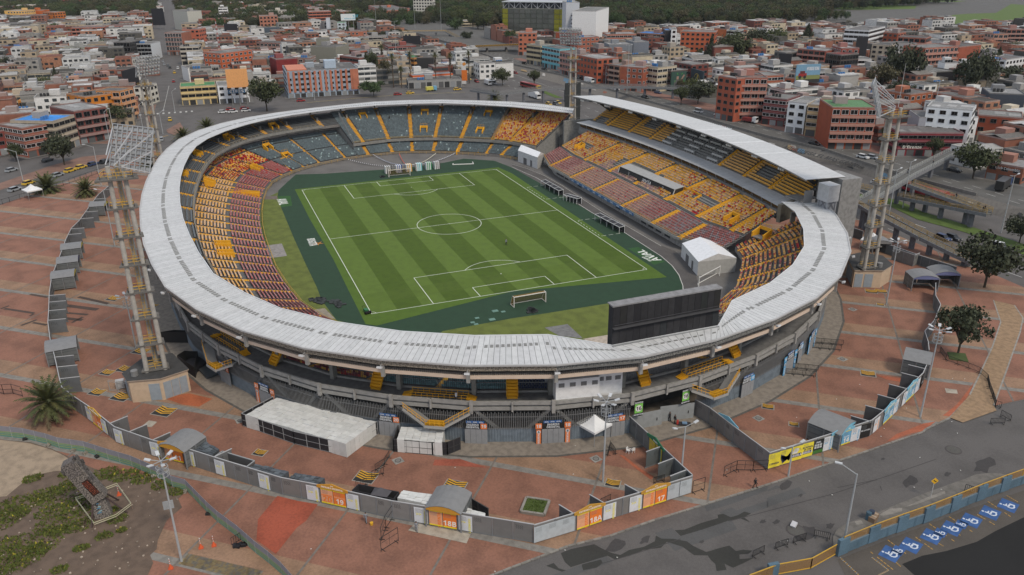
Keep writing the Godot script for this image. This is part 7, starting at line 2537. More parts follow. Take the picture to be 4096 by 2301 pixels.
func make_city():
	pave=MB.new()
	for q in [[v2(-242.5,-872),v2(-221.6,-862),13,20,"dcae62",0,"ochre yellow block at the upper left edge"],[v2(-221.6,-885),v2(-206.7,-878),12,15,"b8602a",2,"plain orange block right of the ochre one"],[v2(-201.8,-846),v2(-188.9,-834),12,14,"b3672c",0,"orange flats with dark windows at the top left"],[v2(-197.3,-922),v2(-182.8,-914),10,14,"7c2020",2,"dark red block below the trees"],[v2(-67.9,-710),v2(-54.7,-683),18,15,"a5a59d",2,"tall pale grey blank block near the top"],[v2(-22.5,-743),v2(-13.7,-742),17,12,"d8d8d8",1,"slim white tower beside the red mast"],[v2(-151.1,-606),v2(-124.8,-604),12,14,"a05842",4,"long brick flats with a black attic"],[v2(-124.4,-631),v2(-103.2,-621),11,14,"a7553d",0,"brick flats with green panels"],[v2(-172.9,-608),v2(-154.9,-599),9,14,"9c5640",0,"brick row left of the long brick flats"],[v2(-109.1,-447),v2(-98.5,-442),13,16,"3c3a3a",3,"dark modern block with glass strips"],[v2(-96.6,-451),v2(-85,-446),11,16,"b9bdc0",3,"white-framed glass office by the avenue"],[v2(-130.6,-473),v2(-117,-467),8,12,"98553f",0,"low brick block with grey roof"],[v2(-145,-483),v2(-131,-473),8,12,"9fa090",0,"grey-green low block in the left rows"],[v2(-75.1,-472),v2(-63.3,-466),16,16,"8f5a48",3,"brick block with a big dark pane"],[v2(-62.3,-510),v2(-49.7,-504),15,13,"b5664c",0,"brick tower with three piers"],[v2(-165.7,-382.4),v2(-151.9,-385.6),9,22,"d8d9da",2,"white hall with a clerestory roof"],[v2(-150.9,-407),v2(-145.2,-407),6,10,"c9cacb",2,"small white cube behind the white hall"],[v2(-128.3,-410),v2(-121.6,-411),8,9,"cfd2d4",3,"white box with a glass front"],[v2(-108.8,-392.9),v2(-95.7,-389.8),7,12,"b9b6ae",0,"pale low row right of the red cube"],[v2(-117,-337.8),v2(-106.9,-335.6),7,12,"a86a2c",1,"ochre low house row left of the black billboard"],[v2(-125.8,-329.2),v2(-116.1,-324.8),8,12,"aaa79e",0,"grey flats left of the ochre low row"],[v2(-108.8,-303.5),v2(-100.1,-308),7,14,"b36246",2,"salmon gable house by the avenue"],[v2(-153.1,-339.5),v2(-143.9,-339.8),6,12,"94765a",0,"brown gable house near the dark trees"],[v2(-107.1,-194),v2(-93.7,-202.6),13,16,"bd7425",0,"orange corner flats with stepped balconies"],[v2(-93.1,-198.6),v2(-87.9,-207),14,12,"c07a2a",4,"tall orange wing of the corner flats"],[v2(-89.9,-246.3),v2(-83.8,-243.6),9,12,"c3c0b6",0,"white flats at the avenue behind the orange corner"],[v2(-108.1,-157.2),v2(-96.8,-164.3),13,20,"76403a",4,"brick flats with white balconies"],[v2(-114.3,-143.4),v2(-107.9,-154.9),12,18,"a89b88",1,"cream flats with a bright blue roof"],[v2(-124.5,-138.9),v2(-115.2,-146.1),11,16,"8d5240",1,"brick terrace beside the blue-roofed flats"],[v2(-138.1,-146.4),v2(-126.7,-151.4),9,16,"7d4038",0,"red-brown terrace at the left edge"],[v2(-142.5,-231.5),v2(-134.6,-230.9),5,10,"b57a32",0,"ochre house with tanks"],[v2(-152.1,-261),v2(-146,-258.4),5,12,"6c2a22",2,"rust red shed by the dark trees"],[v2(-177.5,-546),v2(-162.4,-531),9,12,"a9a08c",0,"beige row under the long brick flats"],[v2(-188.3,-497),v2(-171.1,-489),9,14,"8a5a4a",2,"brick end house with a blue roof"]]:
		bld(q[0],q[1],q[2],q[3],q[4],q[5],q[6],.0,"3f8fe0" if "bright blue roof" in q[6] else "35659c" if "a blue roof" in q[6] else "")
	var cifes:=bld(v2(-50.1,-232.8),v2(-35.2,-232.6),9.0,14.0,"cfd2d6",0,"white three-storey block lettered CIFES")
	panel_text(cifes,"CIFES",1.3,Color(.75,.77,.8),9.0,5.9,7.0,Color(.06,.15,.27))
	for q in [[v2(-67.9,-235.8),v2(-50.8,-235.3),9,14,"c9b27e",1,"cream and brown block with a green canopy roof"],[v2(-43.8,-304),v2(-25,-317.5),17,15,"b25a33",0,"orange brick six-storey block with framed windows"],[v2(-52.3,-347.9),v2(-42.6,-346.9),12,13,"7c2a2a",1,"crimson flats left of the orange brick block"],[v2(-62.6,-319.1),v2(-50.3,-322.3),8,14,"cfcfcd",2,"white gabled workshop by the avenue"],[v2(-65.7,-405),v2(-53.5,-403),12,12,"a49d92",1,"striped grey flats near the crossing"],[v2(13.5,-340.9),v2(27.6,-328.1),15,16,"77766c",2,"plain grey concrete block"],[v2(18.2,-346),v2(24.5,-343),19,8,"77766c",2,"grey lift tower on the concrete block"],[v2(-21.4,-336.2),v2(-9.7,-336.5),11,13,"a69a84",1,"cream flats left of the maroon block"],[v2(-13.5,-295.7),v2(-1.1,-297.8),13,14,"7a2a2a",2,"maroon block behind the pink brick block"],[v2(1.3,-314.8),v2(8.6,-311.4),11,12,"8a6a60",0,"striped flats right of the maroon block"],[v2(-11.8,-444),v2(11.4,-425),9,12,"7d4a3c",4,"dark brick terrace with black balconies"],[v2(7.3,-615),v2(23.9,-614),16,12,"a6705c",0,"unfinished concrete frame with brick infill"],[v2(2,-563),v2(18.8,-560),10,3,"4a5560",2,"grey scaffold screen of the unfinished block"],[v2(56.6,-637),v2(78.1,-636),17,14,"b0644a",1,"brick tower block with white bands"],[v2(31.1,-493),v2(48.2,-489),11,13,"d3d3d3",0,"white stepped house among bricks"],[v2(69.2,-596),v2(83.4,-592),9,12,"b8c4cc",0,"pale blue block with green roof"],[v2(62.8,-576),v2(65.7,-575),15,5,"b5bcc4",2,"slim pale blue chimney block"],[v2(65.8,-526),v2(87.8,-519),7,12,"a8664c",0,"low brick house row near the lettered bank"],[v2(75,-450),v2(87.9,-446),9,12,"9a9792",1,"grey flats below the footbridge end"],[v2(70.2,-362.3),v2(89.9,-362.2),10,12,"7f352c",1,"dark red corner house below the black billboard"],[v2(59.2,-288.8),v2(65.5,-277.3),12,10,"b27a32",1,"yellow fronted flats with green roof"],[v2(66,-278.7),v2(77.1,-275.2),12,10,"2c2a2a",2,"black sided block with red roof edge"],[v2(34.9,-290.3),v2(52.2,-298.6),12,20,"86463a",1,"brick flats with white bands behind the trees"],[v2(36.7,-351.3),v2(43.8,-335.5),11,20,"a8553c",1,"coloured terrace receding to the flats"],[v2(35.2,-371.9),v2(47.5,-369.5),9,12,"96938c",0,"grey low house with a long roof"],[v2(59.1,-754),v2(73,-756),10,12,"c8c8c6",0,"white house left of the brick tower block"],[v2(30.8,-769),v2(48.5,-764),11,12,"c5bfb4",0,"pale house right of the concrete frame"],[v2(55.2,-456),v2(66.8,-450),8,12,"aaa69a",1,"cream row under the low brick houses"],[v2(54.8,-408),v2(66,-407),8,12,"a39a8a",0,"beige house left of the white roof"]]:
		bld(q[0],q[1],q[2],q[3],q[4],q[5],q[6],.0,"4c8a5a" if "green" in q[6] else "")
	var pk:=bld(v2(-15,-236.2),v2(22.5,-234.4),13.5,26.0,"8c9aa8",0,"long pink brick block with grey-blue bays and shops")
	for k in 14:
		var m:=MB.new()
		m.box(v3(1.0+k*2.75 if k<13 else 36.0,8.2,.25),v3(1.1 if k<13 else 3.4,10.6,.5),C("c17a5f"))
		put("brick_pier",m,M.brick,pk)
	var hm:=MB.new()
	hm.box(v3(24,15.5,-9),v3(6,4.5,5),C("a9b9c9"))
	hm.box(v3(6,13.8,-14),v3(10,.8,22),C("c17a5f"))
	put("roof_house",hm,M.plain,pk)
	panel_text(pk,"Panaderia",.7,Color(.7,.7,.7),34.5,2.6,3.5,Color(.03,.06,.2))
	for q in [[v2(158.3,-836),v2(155.6,-739),9,30,"b4654a",0,"far brick college wing on the left"],[v2(165,-779),v2(196.7,-782),8,24,"b4654a",1,"far brick college wing with ribbon windows"],[v2(184.7,-719),v2(203.7,-708),22,14,"b5b3ab",0,"far grey-white tower cut by the picture's top"],[v2(158.4,-751),v2(190.6,-744),6,26,"8a8070",1,"long low grey shed by the avenue trees"],[v2(194.2,-574),v2(220.6,-574),8,14,"b9ac92",1,"cream institute beyond the plaza with flags"],[v2(219.6,-372.1),v2(235.4,-369.8),26,18,"c3c5c6",1,"white office block with slit windows"],[v2(221.7,-342.8),v2(250.3,-377),30,18,"cfd0d0",2,"taller white office tower"],[v2(217.2,-385.1),v2(227.4,-382.5),34,16,"a9adb2",2,"pale grey service tower behind the green office"]]:
		bld(q[0],q[1],q[2],q[3],q[4],q[5],q[6],.0)
	var gm:=bld(v2(190,-452),v2(232.1,-417),27.0,34.0,"565b50",2,"large green mesh-clad office lettered Sencia")
	var gw:float=(v2(190,-452)).distance_to(v2(232.1,-417))
	for i in 11:
		for j in 7:
			var m:=MB.new()
			var gc:=Color(.1,.11,.1) if i>0 and i<9 else Color(.2,.2,.02)
			m.box(v3((i+.5)*gw/11,(j+.5)*27.0/7,.3),v3(gw/11-.35,27.0/7-.35,.12),gc*rng.randf_range(.85,1.15))
			put("mesh_panel",m,M.glass_panel,gm)
	for j in 7:
		for i in 8:
			var m:=MB.new()
			m.box(v3(-.3,(j+.5)*27.0/7,-34.0*(i+.5)/8),v3(.12,27.0/7-.35,3.9),Color(.26,.27,.025)*rng.randf_range(.85,1.15))
			put("mesh_panel",m,M.glass_panel,gm)
	var tr:=MB.new()
	for i in 12:
		tr.bar(v3(gw*i/11,27,-2),v3(gw*i/11,32,-2),.3,.3,Color(.5,.52,.55))
		if i<11:
			tr.bar(v3(gw*i/11,27+5*(i%2),-2),v3(gw*(i+1)/11,32-5*(i%2),-2),.25,.25,Color(.5,.52,.55))
	tr.box(v3(gw*.5,32.2,-14),v3(gw+2,.6,26),Color(.42,.45,.48))
	tr.box(v3(gw*.5,29.5,-15),v3(gw-2,5,22),Color(.05,.055,.06))
	put("roof_truss",tr,M.plain,gm)
	text("lettering","Sencia",3.0,Color(.6,.6,.6),gm,v3(-.5,22,-12),Basis(Vector3.UP,-PI/2),false,9.0)
	for q in [[v2(157.6,-336.2),v2(168.9,-330.7),15,14,"b06a52",0,"brick flats at the flyover's end"],[v2(145.4,-292.2),v2(149.6,-278.6),12,12,"b8a888",1,"cream flats facing the highway"],[v2(148.5,-274),v2(151.2,-253.4),12.5,12,"5ba3b0",1,"turquoise flats facing the highway"],[v2(145.9,-241.6),v2(147.8,-221.9),12.5,12,"96523f",4,"brick flats with white balcony bands behind the far tower"],[v2(146.2,-218),v2(148.2,-197.2),13,14,"9c5238",0,"brick flats with blue bays"],[v2(151.8,-203.1),v2(153.3,-193.2),10,12,"69392f",0,"dark brick house between blue bays and cream bands"],[v2(153.1,-192.7),v2(155,-183.8),10.5,12,"8a6450",4,"brown flats with cream bands"],[v2(149.4,-172.9),v2(156.7,-162),12,14,"98553e",0,"brick flats with white penthouse"],[v2(161.1,-169.3),v2(163.6,-158.9),12,14,"b8aa90",1,"cream flats with narrow bands"],[v2(169.6,-168.4),v2(171.4,-158.5),10,12,"4a322c",1,"brown glass-fronted flats beside the mural"],[v2(188.3,-182.4),v2(190.2,-168),11,12,"6d3a30",0,"dark brick house between two murals"],[v2(187.2,-338.1),v2(194.3,-326.5),14,14,"a5553a",0,"brick block behind the turquoise flats"],[v2(184.5,-296.7),v2(200.6,-296.4),14,12,"9c5a45",0,"brick block with white frame lines"],[v2(187.2,-279.1),v2(193.5,-269.6),12,12,"74706a",2,"grey house with a brick roof rim"],[v2(188.1,-258.4),v2(203,-254.7),13,14,"6b7077",2,"slate grey gable block"],[v2(204.4,-256.3),v2(214.9,-254.7),14,14,"656b74",2,"tall slate grey wall block"],[v2(223.4,-328.3),v2(244.3,-322.4),12,16,"a06048",1,"brick row with pale roof"],[v2(248.3,-328.8),v2(261,-310.3),12,16,"8a6252",4,"brick row with a long blue roof"],[v2(259.6,-307.7),v2(263.3,-306),15,14,"28282b",2,"black end wall of the long blue roof row"],[v2(261.5,-302.8),v2(264.9,-301.2),16,14,"c9cccd",0,"narrow white tower among brick blocks"],[v2(246.4,-267.4),v2(263.8,-252.9),18,15,"b05d3d",0,"big orange brick block with square windows"],[v2(306.3,-315.3),v2(309.7,-304.7),14,14,"b5683f",2,"orange side wall right of the big orange block"],[v2(307.4,-301.5),v2(313.4,-294.2),14,12,"a8aaa8",1,"white-banded flats right of the orange wall"],[v2(236.8,-271.5),v2(246.8,-266.8),7,12,"b3ad9e",0,"cream low house below the orange block"],[v2(228.3,-275.7),v2(233.7,-267),6,12,"9a5a46",0,"low brick house left of the cream low house"],[v2(225.1,-239.3),v2(238.7,-227.6),5,20,"8d8b86",0,"wide old house with patched grey roofs"],[v2(223.3,-176.8),v2(242.4,-170.4),9,16,"a58c74",0,"beige flats behind the big brick corner"],[v2(272.2,-225.3),v2(276.4,-214.9),6,12,"c8c8c6",0,"white low house at the wood's edge"],[v2(150.4,-87.7),v2(152.4,-77.3),18,16,"a0563f",0,"big brick corner block with arched bay"],[v2(154.3,-79.6),v2(166,-74.3),18,16,"985440",4,"brick wing with grey band balconies"],[v2(161,-69.2),v2(165.7,-60.5),11,14,"6d2a2a",1,"dark red flats left of the white front"],[v2(159.3,-51.9),v2(162.9,-45.4),12,16,"cdd0d3",0,"white front with a black strip"],[v2(161.9,-43.5),v2(167.1,-36.5),12,16,"b39c78",1,"tan flats with stained bands"],[v2(154.1,-21.8),v2(168.1,-14.6),15,18,"93482c",4,"brick balcony block with green roof"],[v2(185,-10.5),v2(195.8,-3.7),11,14,"8e8f96",2,"grey side wall of the white corner"],[v2(186.7,-9.7),v2(195.2,2.6),15,12,"cfd3d6",0,"white upper floors on the grey corner"],[v2(200.6,-8.3),v2(209.2,-5.6),10,10,"d2d4d6",0,"white corner front with square windows"],[v2(213,-9.2),v2(222.5,2.3),10,14,"8a4630",0,"brick gabled house at the right edge"],[v2(226.2,-53.8),v2(241.1,-55.8),10,14,"9c5a3c",0,"rounded brick villa by pines"],[v2(234.9,-50.3),v2(233.6,-30.6),11,14,"a05c40",0,"brick villa wing with sloping roof"],[v2(243.7,-30.2),v2(253.9,-21.7),13,16,"39404a",2,"dark slate wall block at the right edge"],[v2(362.5,-220.8),v2(393.9,-238.6),18,16,"c8cbce",1,"white terraced flats with tall windows"],[v2(371.3,-241.4),v2(373.7,-232.2),16,14,"7d7d7f",2,"steep grey roofed block with dormers"],[v2(273.9,-184.2),v2(279.9,-167.7),14,14,"8f4634",4,"brick office with white bands"],[v2(273.5,-160.1),v2(274.7,-149.4),14,14,"4f443e",3,"glass office with a red sloping roof"],[v2(284.9,-160.8),v2(294.6,-157.3),16,14,"8b4a3e",0,"red brick office wing"],[v2(330.5,-184.4),v2(335.5,-174.7),14,14,"b0a492",0,"beige flats before the grey side wall"],[v2(340.8,-179.5),v2(359.1,-177.1),14,12,"7f8185",2,"grey side wall right of the beige flats"],[v2(327.7,-141.9),v2(352.6,-141.4),16,16,"a05a42",4,"brick terrace block with glass balconies"],[v2(356.4,-144.2),v2(378.9,-148.2),15,14,"93503c",2,"brick end wall of the terrace block"],[v2(363,-196.3),v2(371.3,-182.1),16,14,"95503a",4,"brick flats behind the beige flats"],[v2(385.5,-230.8),v2(388.8,-221.4),15,12,"98523c",0,"orange brick flats with a cream shaft"],[v2(281.9,-95.6),v2(298,-94.1),11,14,"17181a",2,"black painted hall among trees"],[v2(298.5,-101.7),v2(305.9,-98.3),14,8,"c9ccce",2,"white cube on the black hall"],[v2(461,-206.6),v2(470,-202.6),13,12,"a06a52",4,"brick flats with white balcony bands at the field"],[v2(488,-218.4),v2(500,-212.8),14,14,"8a5040",4,"brick flats at the field by the right edge"],[v2(351.1,-108.5),v2(372.2,-113.2),12,12,"c6c8c9",0,"white flats at the right edge"],[v2(342.8,-117),v2(354.8,-111.5),12,12,"9c5a44",0,"brick flats behind the dark tree with blue roof"],[v2(237.3,-164.1),v2(242.7,-161.7),10,14,"a58c74",0,"beige flats left of the black panel"],[v2(242.4,-150.5),v2(248.2,-137),10,14,"a58f76",0,"beige flats behind the car billboard"],[v2(196.2,-113.3),v2(206.1,-112.5),12,14,"97543c",1,"brick flats left under the car billboard"],[v2(209.4,-115.4),v2(214.6,-109.5),10,14,"9f5c42",0,"brick flats under the car billboard"],[v2(226.1,-114.7),v2(233.8,-115.1),12,12,"93979a",1,"grey banded flats right of the car billboard"],[v2(300.8,-163.2),v2(307.7,-160),9,12,"cfd1d3",1,"white flats in the middle of the right rows"]]:
		bld(q[0],q[1],q[2],q[3],q[4],q[5],q[6],3.0,"4a7fc0" if "blue roof" in q[6] else "5f8a5f" if "green roof" in q[6] else "7a3a35" if "red sloping" in q[6] else "")
	var df:=bld(v2(169.2,-3.5),v2(189.1,6),8.0,14.0,"7a2b34",1,"red restaurant block lettered D'firenze",3.0)
	panel_text(df,"D'firenze",1.0,Color(.7,.68,.62),5.0,3.2,6.5,Color(.02,.02,.02))
	var cc:=bld(v2(171.6,30.9),v2(175.2,40.7),5.0,12.0,"8d5a45",0,"low brick bar lettered Club Colombia",3.0)
	panel_text(cc,"Club Colombia",.8,Color(.6,.6,.6),6.0,4.2,7.0)
	var gs:=bld(v2(51.8,-240.9),v2(81.8,-235.7),4.0,12.0,"8a8a88",0,"grey filling station shop")
	var can:=thing("filling_station_canopy","orange-edged filling station canopy with grey roof","canopy",V(v2(57.4,-250.9)))
	var cm:=MB.new()
	cm.box(v3(12,5.5,-8),v3(24,.3,15),Color(.25,.26,.28))
	put("roof",cm,M.rooftop,can)
	cm=MB.new()
	cm.box(v3(12,5.1,-.4),v3(24.4,1.1,.3),Color(.6,.12,.03))
	cm.box(v3(12,4.5,-.38),v3(24.4,.25,.3),Color(.65,.62,.6))
	cm.box(v3(-.1,5.1,-8),v3(.3,1.1,15.2),Color(.6,.12,.03))
	put("fascia",cm,M.plain,can)
	for x in [3.0,12.0,21.0]:
		cm=MB.new()
		cm.box(v3(x,2.5,-6),v3(.7,5.0,.7),Color(.55,.3,.05))
		put("column",cm,M.plain,can)
	boards()
	fill()
	struct("pavement",pave,M.concrete)
	pave=null
func board(label:String,a:Vector2,b:Vector2,y0:float,y1:float,col:Color,base:=.0,legs:=true) ->Node3D:
	var t:=thing("billboard",label,"billboard",V(a,base))
	var x:=V(b-a).normalized()
	t.basis=Basis(x,Vector3.UP,x.cross(Vector3.UP))
	var w:=a.distance_to(b)
	marks.append([(a+b)*.5," ".join(label.split(" with ")[0].split(" ").slice(0,5))])
	var m:=MB.new()
	m.box(v3(w*.5,(y0+y1)*.5,0),v3(w,y1-y0,.6),col)
	put("face",m,M.plain,t)
	if legs:
		for k in 3:
			m=MB.new()
			m.box(v3(w*(.15+.35*k),y0*.5,-.4),v3(.4,y0,.4),Color(.2,.2,.2))
			put("leg",m,M.plain,t)
	return t
func boards():
	var k:=Color(.016,.018,.022)
	board("tall black billboard among the upper left trees",v2(-88.1,-719),v2(-76.6,-713),4,20,k)
	board("black billboard standing by the left avenue",v2(-96.2,-282.3),v2(-89.3,-296.7),1.5,13,k)
	board("black billboard between the concrete frame and brick tower",v2(-27.9,-555),v2(-17.5,-550),6,15,k)
	board("black billboard left of the flyover",v2(86.8,-385.4),v2(98.2,-380),9,15,k)
	board("tan blank billboard on the white CIFES block",v2(-45.6,-224.9),v2(-35.3,-224.2),9,18,C("dca066"))
	board("black wall panel among the beige flats",v2(239.4,-157.8),v2(244.1,-153.3),2,16,k,3.0)
	board("black gable panel behind the red brick office",v2(310.7,-177.1),v2(316.7,-174.3),6,20,k,3.0)
	board("bright red cube sign in the left rows",v2(-112.3,-385.1),v2(-108.3,-384.3),3,9,Color(.55,.01,.01))
	var b:=board("white billboard printed 137 above the avenue",v2(72.3,-551),v2(85.1,-550),14.5,20,Color(.62,.68,.7))
	text("lettering","137",2.2,Color(.05,.35,.5),b,v3(13,18,.35))
	text("lettering","MARCA LA LINEA",.9,Color(.1,.4,.55),b,v3(8,16,.35))
	b=board("billboard with a red car under the word HYUNDAI KONA",v2(206.1,-104.2),v2(218.7,-102.3),9.5,18,Color(.16,.3,.42),3.0,false)
	var w:float=(v2(206.1,-104.2)).distance_to(v2(218.7,-102.3))
	text("lettering","HYUNDAI KONA",1.6,Color(.7,.72,.75),b,v3(w*.68,16,.35),Basis.IDENTITY,true,w*.52)
	var m:=MB.new()
	m.box(v3(w*.5,10.3,.32),v3(w,1.6,.06),Color(.03,.03,.03))
	m.box(v3(w*.5,12.0,.31),v3(w,2.0,.06),Color(.2,.23,.08))
	put("printed_ground",m,M.plain,b)
	m=MB.new()
	m.box(v3(w*.27,13.2,.36),v3(w*.34,1.6,.06),Color(.3,.02,.02))
	m.box(v3(w*.26,14.4,.37),v3(w*.2,1.3,.06),Color(.12,.02,.02))
	for x in [.17,.37]:
		for i in 8:
			m.tri(v3(w*x,12.2,.41),v3(w*x+.8*cos(TAU*i/8),12.2+.8*sin(TAU*i/8),.41),v3(w*x+.8*cos(TAU*(i+1)/8),12.2+.8*sin(TAU*(i+1)/8),.41),Color(.02,.02,.02))
	put("printed_car",m,M.plain,b)
	m=MB.new()
	m.box(v3(w*.52,4.8,-.3),v3(1.0,9.6,1.0),Color(.05,.2,.42))
	put("leg",m,M.plain,b)
	for q in [["dark green mural of a robed figure with raised hand on a gable",v2(171.1,-157.5),v2(180.1,-157.4),Color(.035,.075,.06),0],["dark mural of a golden ring and figure on a gable",v2(189.2,-166.2),v2(187.5,-152.1),Color(.03,.05,.06),1]]:
		b=board(q[0],q[1],q[2],.2,10.0,q[3],3.0,false)
		w=(q[1] as Vector2).distance_to(q[2])
		m=MB.new()
		if q[4]==0:
			m.box(v3(w*.45,3.0,.33),v3(w*.5,5.5,.04),Color(.12,.12,.12))
			m.box(v3(w*.42,6.8,.34),v3(w*.14,1.6,.04),Color(.35,.22,.17))
			m.bar(v3(w*.6,5,.36),v3(w*.85,8.2,.36),.3,.8,Color(.3,.2,.16))
			for i in 6:
				m.box(v3(w*(.1+.15*i),1.5+fmod(i*3.7,7.5),.35),v3(.9,.5,.04),Color(.06,.25,.05),Basis(Vector3.BACK,i))
		else:
			for i in 28:
				var a0:=TAU*i/28
				m.box(v3(w*.5+3.1*cos(a0),4.6+3.3*sin(a0),.34),v3(.45,.75,.05),Color(.36,.26,.06),Basis(Vector3.BACK,a0))
			m.box(v3(w*.55,5.6,.35),v3(1.3,3.6,.05),Color(.4,.3,.08))
		put("painting",m,M.plain,b)
	for q in [["white painted lettering on the upper bank",v2(142,-104.9),v2(144.6,-67.8),"ASCENDIENTE CAMPEON ETERNO",Color(.5,.55,.58)],["black painted lettering on the middle bank",v2(145,-34.4),v2(149.9,2.2),"AQUI JUEGA EL MAS GRANDE",Color(.03,.03,.03)],["turquoise painted lettering on the near bank",v2(149.8,25),v2(151.1,31.9),"MI CLUB",Color(.2,.42,.42)]]:
		var a:Vector2=q[1]
		var e:Vector2=q[2]
		var x:=V(e-a).normalized()
		var up:=v3(7.0,3.1,0).normalized()
		var o:=text("lettering",q[3],2.0,q[4],self,V((a+e)*.5,2.1 if "upper" in q[0] else 1.9)-x.cross(up)*-.05,Basis(x,up,x.cross(up)),true,a.distance_to(e))
		o.name=numbered("bank_lettering")
		tag(o,q[0],"graffiti")
func fill():
	var walls:=[["white","c9c9c7"],["cream","b8ad97"],["grey","8f8d89"],["brick","8a5a4a"],["red-brown","75483e"],["pale orange","9f735c"],["beige","a69680"],["dark grey","55534f"],["brick","8f6252"],["white","bdbebd"]]
	var roofs:=[["grey","6f6d69"],["pale","a5a5a3"],["dark","4a4744"],["rust","7a4a3a"],["white","bcbdbd"],["grey","7d7a75"]]
	var spots:=[]
	for region in [[-420.0,-94.0,-188.0,-1150.0,.0],[-62.0,112.0,-258.0,-980.0,.0],[178.0,700.0,45.0,-500.0,3.0]]:
		var z:float=region[2]
		var row:=0
		while z>region[3]:
			var dp:=12.0+maxf(.0,absf(z-209.0)-450.0)*.015
			var x:float=region[0]
			while x<region[1]:
				var far:=v2(x,z).distance_to(EYE)
				var w:=rng.randf_range(8.0,14.0)*(1.0+maxf(.0,far-480.0)*.001)
				var h:=[3.2,5.8,6.2,8.6,8.8,11.5][rng.randi()%6] as float
				var c:=v2(x+w*.5,z-dp*.5)
				var ok:=in_view(V(c,region[4]+h),.04)
				if region[4]>1.0 and c.y<-440.0+(c.x-309.0)*.3:
					ok=false
				if region[4]<1.0 and (c.x<-94.0 and c.y<-860.0 and rng.randf()<.6 or c.x>30.0 and c.y<-600.0 and rng.randf()<.55):
					ok=false
				if ok:
					for f in footprints:
						if v2(f[0].x,f[0].z).distance_to(c)<f[1]*.78+w*.4:
							ok=false
							break
				if ok and rng.randf()<.95:
					spots.append([far,x,z,w,h,dp,region[4]])
				x+=w
				if fmod(absf(x),84.0)<w:
					x+=6.0
			z -=dp
			row+=1
			if row%4==0:
				z -=7.0
	spots.sort_custom(func(p,q):return p[0]<q[0])
	var mass:=MB.new()
	for i in spots.size():
		var s:Array=spots[i]
		var wl:Array=walls[rng.randi()%walls.size()]
		var rf:Array=roofs[rng.randi()%roofs.size()]
		var w:float=s[3]
		var h:float=s[4]
		var dp:float=s[5]-rng.randf_range(.3,2.5)
		if i<295:
			var st:=maxi(1,int(round(h/2.9)))
			var c:=v2(s[1]+w*.5,s[2])
			var t:=bld(v2(s[1]+.1,s[2]),v2(s[1]+w-.1,s[2]),h,dp,wl[1],[0,0,1,2][rng.randi()%4],unique("%s-storey %s house, %s roof, %s"%[["one","two","three","four"][st-1],wl[0],rf[0],beside(c)]),s[6],rf[1],s[0]<330.0,"house","small houses of the dense blocks")
			if rng.randf()<.4:
				var g:=MB.new()
				var hh:=h+rng.randf_range(.8,1.6)
				var rc:=C(rf[1])
				g.quad(v3(0,h+.15,.3),v3(w,h+.15,.3),v3(w,hh,-dp*.4),v3(0,hh,-dp*.4),rc)
				g.quad(v3(w,h+.15,-dp*.8),v3(0,h+.15,-dp*.8),v3(0,hh,-dp*.4),v3(w,hh,-dp*.4),rc)
				put("pitched_roof",g,M.rooftop,t)
			continue
		var o:=v3(s[1]+w*.5,s[6],s[2]-dp*.5)
		var col:=C(wl[1])*1.2
		mass.box(o+v3(0,h*.5,0),v3(w-.2,h,dp),col)
		mass.box(o+v3(0,h+.1,0),v3(w-.6,.2,dp-.4),C(rf[1]))
		for k in 2:
			mass.box(o+v3(rng.randf_range(-.3,.3)*w,h+.3,rng.randf_range(-.3,.3)*dp),v3(w*.35,rng.randf_range(.2,2.2),dp*.3),C(rf[1]).lerp(col,.5)*rng.randf_range(.6,1.4))
		for k in int(h/2.8):
			for j in int(w/3.0):
				if rng.randf()<.8:
					mass.box(o+v3((j+.5)*3.0-w*.5+.3,k*2.8+1.6,dp*.5),v3(1.9,1.3,.15),Color(.03,.033,.038))
	struct("distant_houses",mass,M.rooftop,"stuff")
func lanes(pts:PackedVector2Array,y:float,w:float,dash:=.0,col:=Color(.45,.45,.43)) ->MB:
	var m:=MB.new()
	for i in pts.size()-1:
		if dash<=.0:
			m.ribbon(pv([pts[i],pts[i+1]]),w,y,col)
			continue
		var n:=maxi(1,int(pts[i].distance_to(pts[i+1])/dash))
		for j in n:
			m.ribbon(pv([pts[i].lerp(pts[i+1],float(j)/n),pts[i].lerp(pts[i+1],(j+.4)/n)]),w,y,col)
	return m
func bridge(label:String,pts:Array,wide:float,edge:Color,piers:int) ->Node3D:
	var t:=thing("footbridge",label,"footbridge")
	for i in pts.size()-1:
		var a:Vector3=pts[i]
		var b:Vector3=pts[i+1]
		var d:=(b-a).normalized()
		var s:=d.cross(Vector3.UP).normalized()*wide*.5
		var m:=MB.new()
		m.bar(a-Vector3.UP*.2,b-Vector3.UP*.2,wide,.4,Color(.13,.13,.125))
		put("deck",m,M.concrete,t)
		m=MB.new()
		for k in [-1.0,1.0]:
			m.bar(a+s*k-Vector3.UP*.25,b+s*k-Vector3.UP*.25,.2,.9,Color(.22,.23,.24))
		put("girder",m,M.concrete,t)
		for k in [-1.0,1.0]:
			put("railing",rail_along([a+s*k+Vector3.UP*.1,b+s*k+Vector3.UP*.1],1.15,edge,[.4,.7,1.0],2.0,.08),M.plain,t)
		for k in piers:
			m=MB.new()
			var p:=a.lerp(b,(k+.5)/piers)
			var low:=3.0 if p.x>156.0 else -.1
			m.box(v3(p.x,(p.y+low)*.5-.3,p.z),v3(.9,p.y-low,1.1),Color(.17,.18,.2))
			put("pier",m,M.concrete,t)
	return t
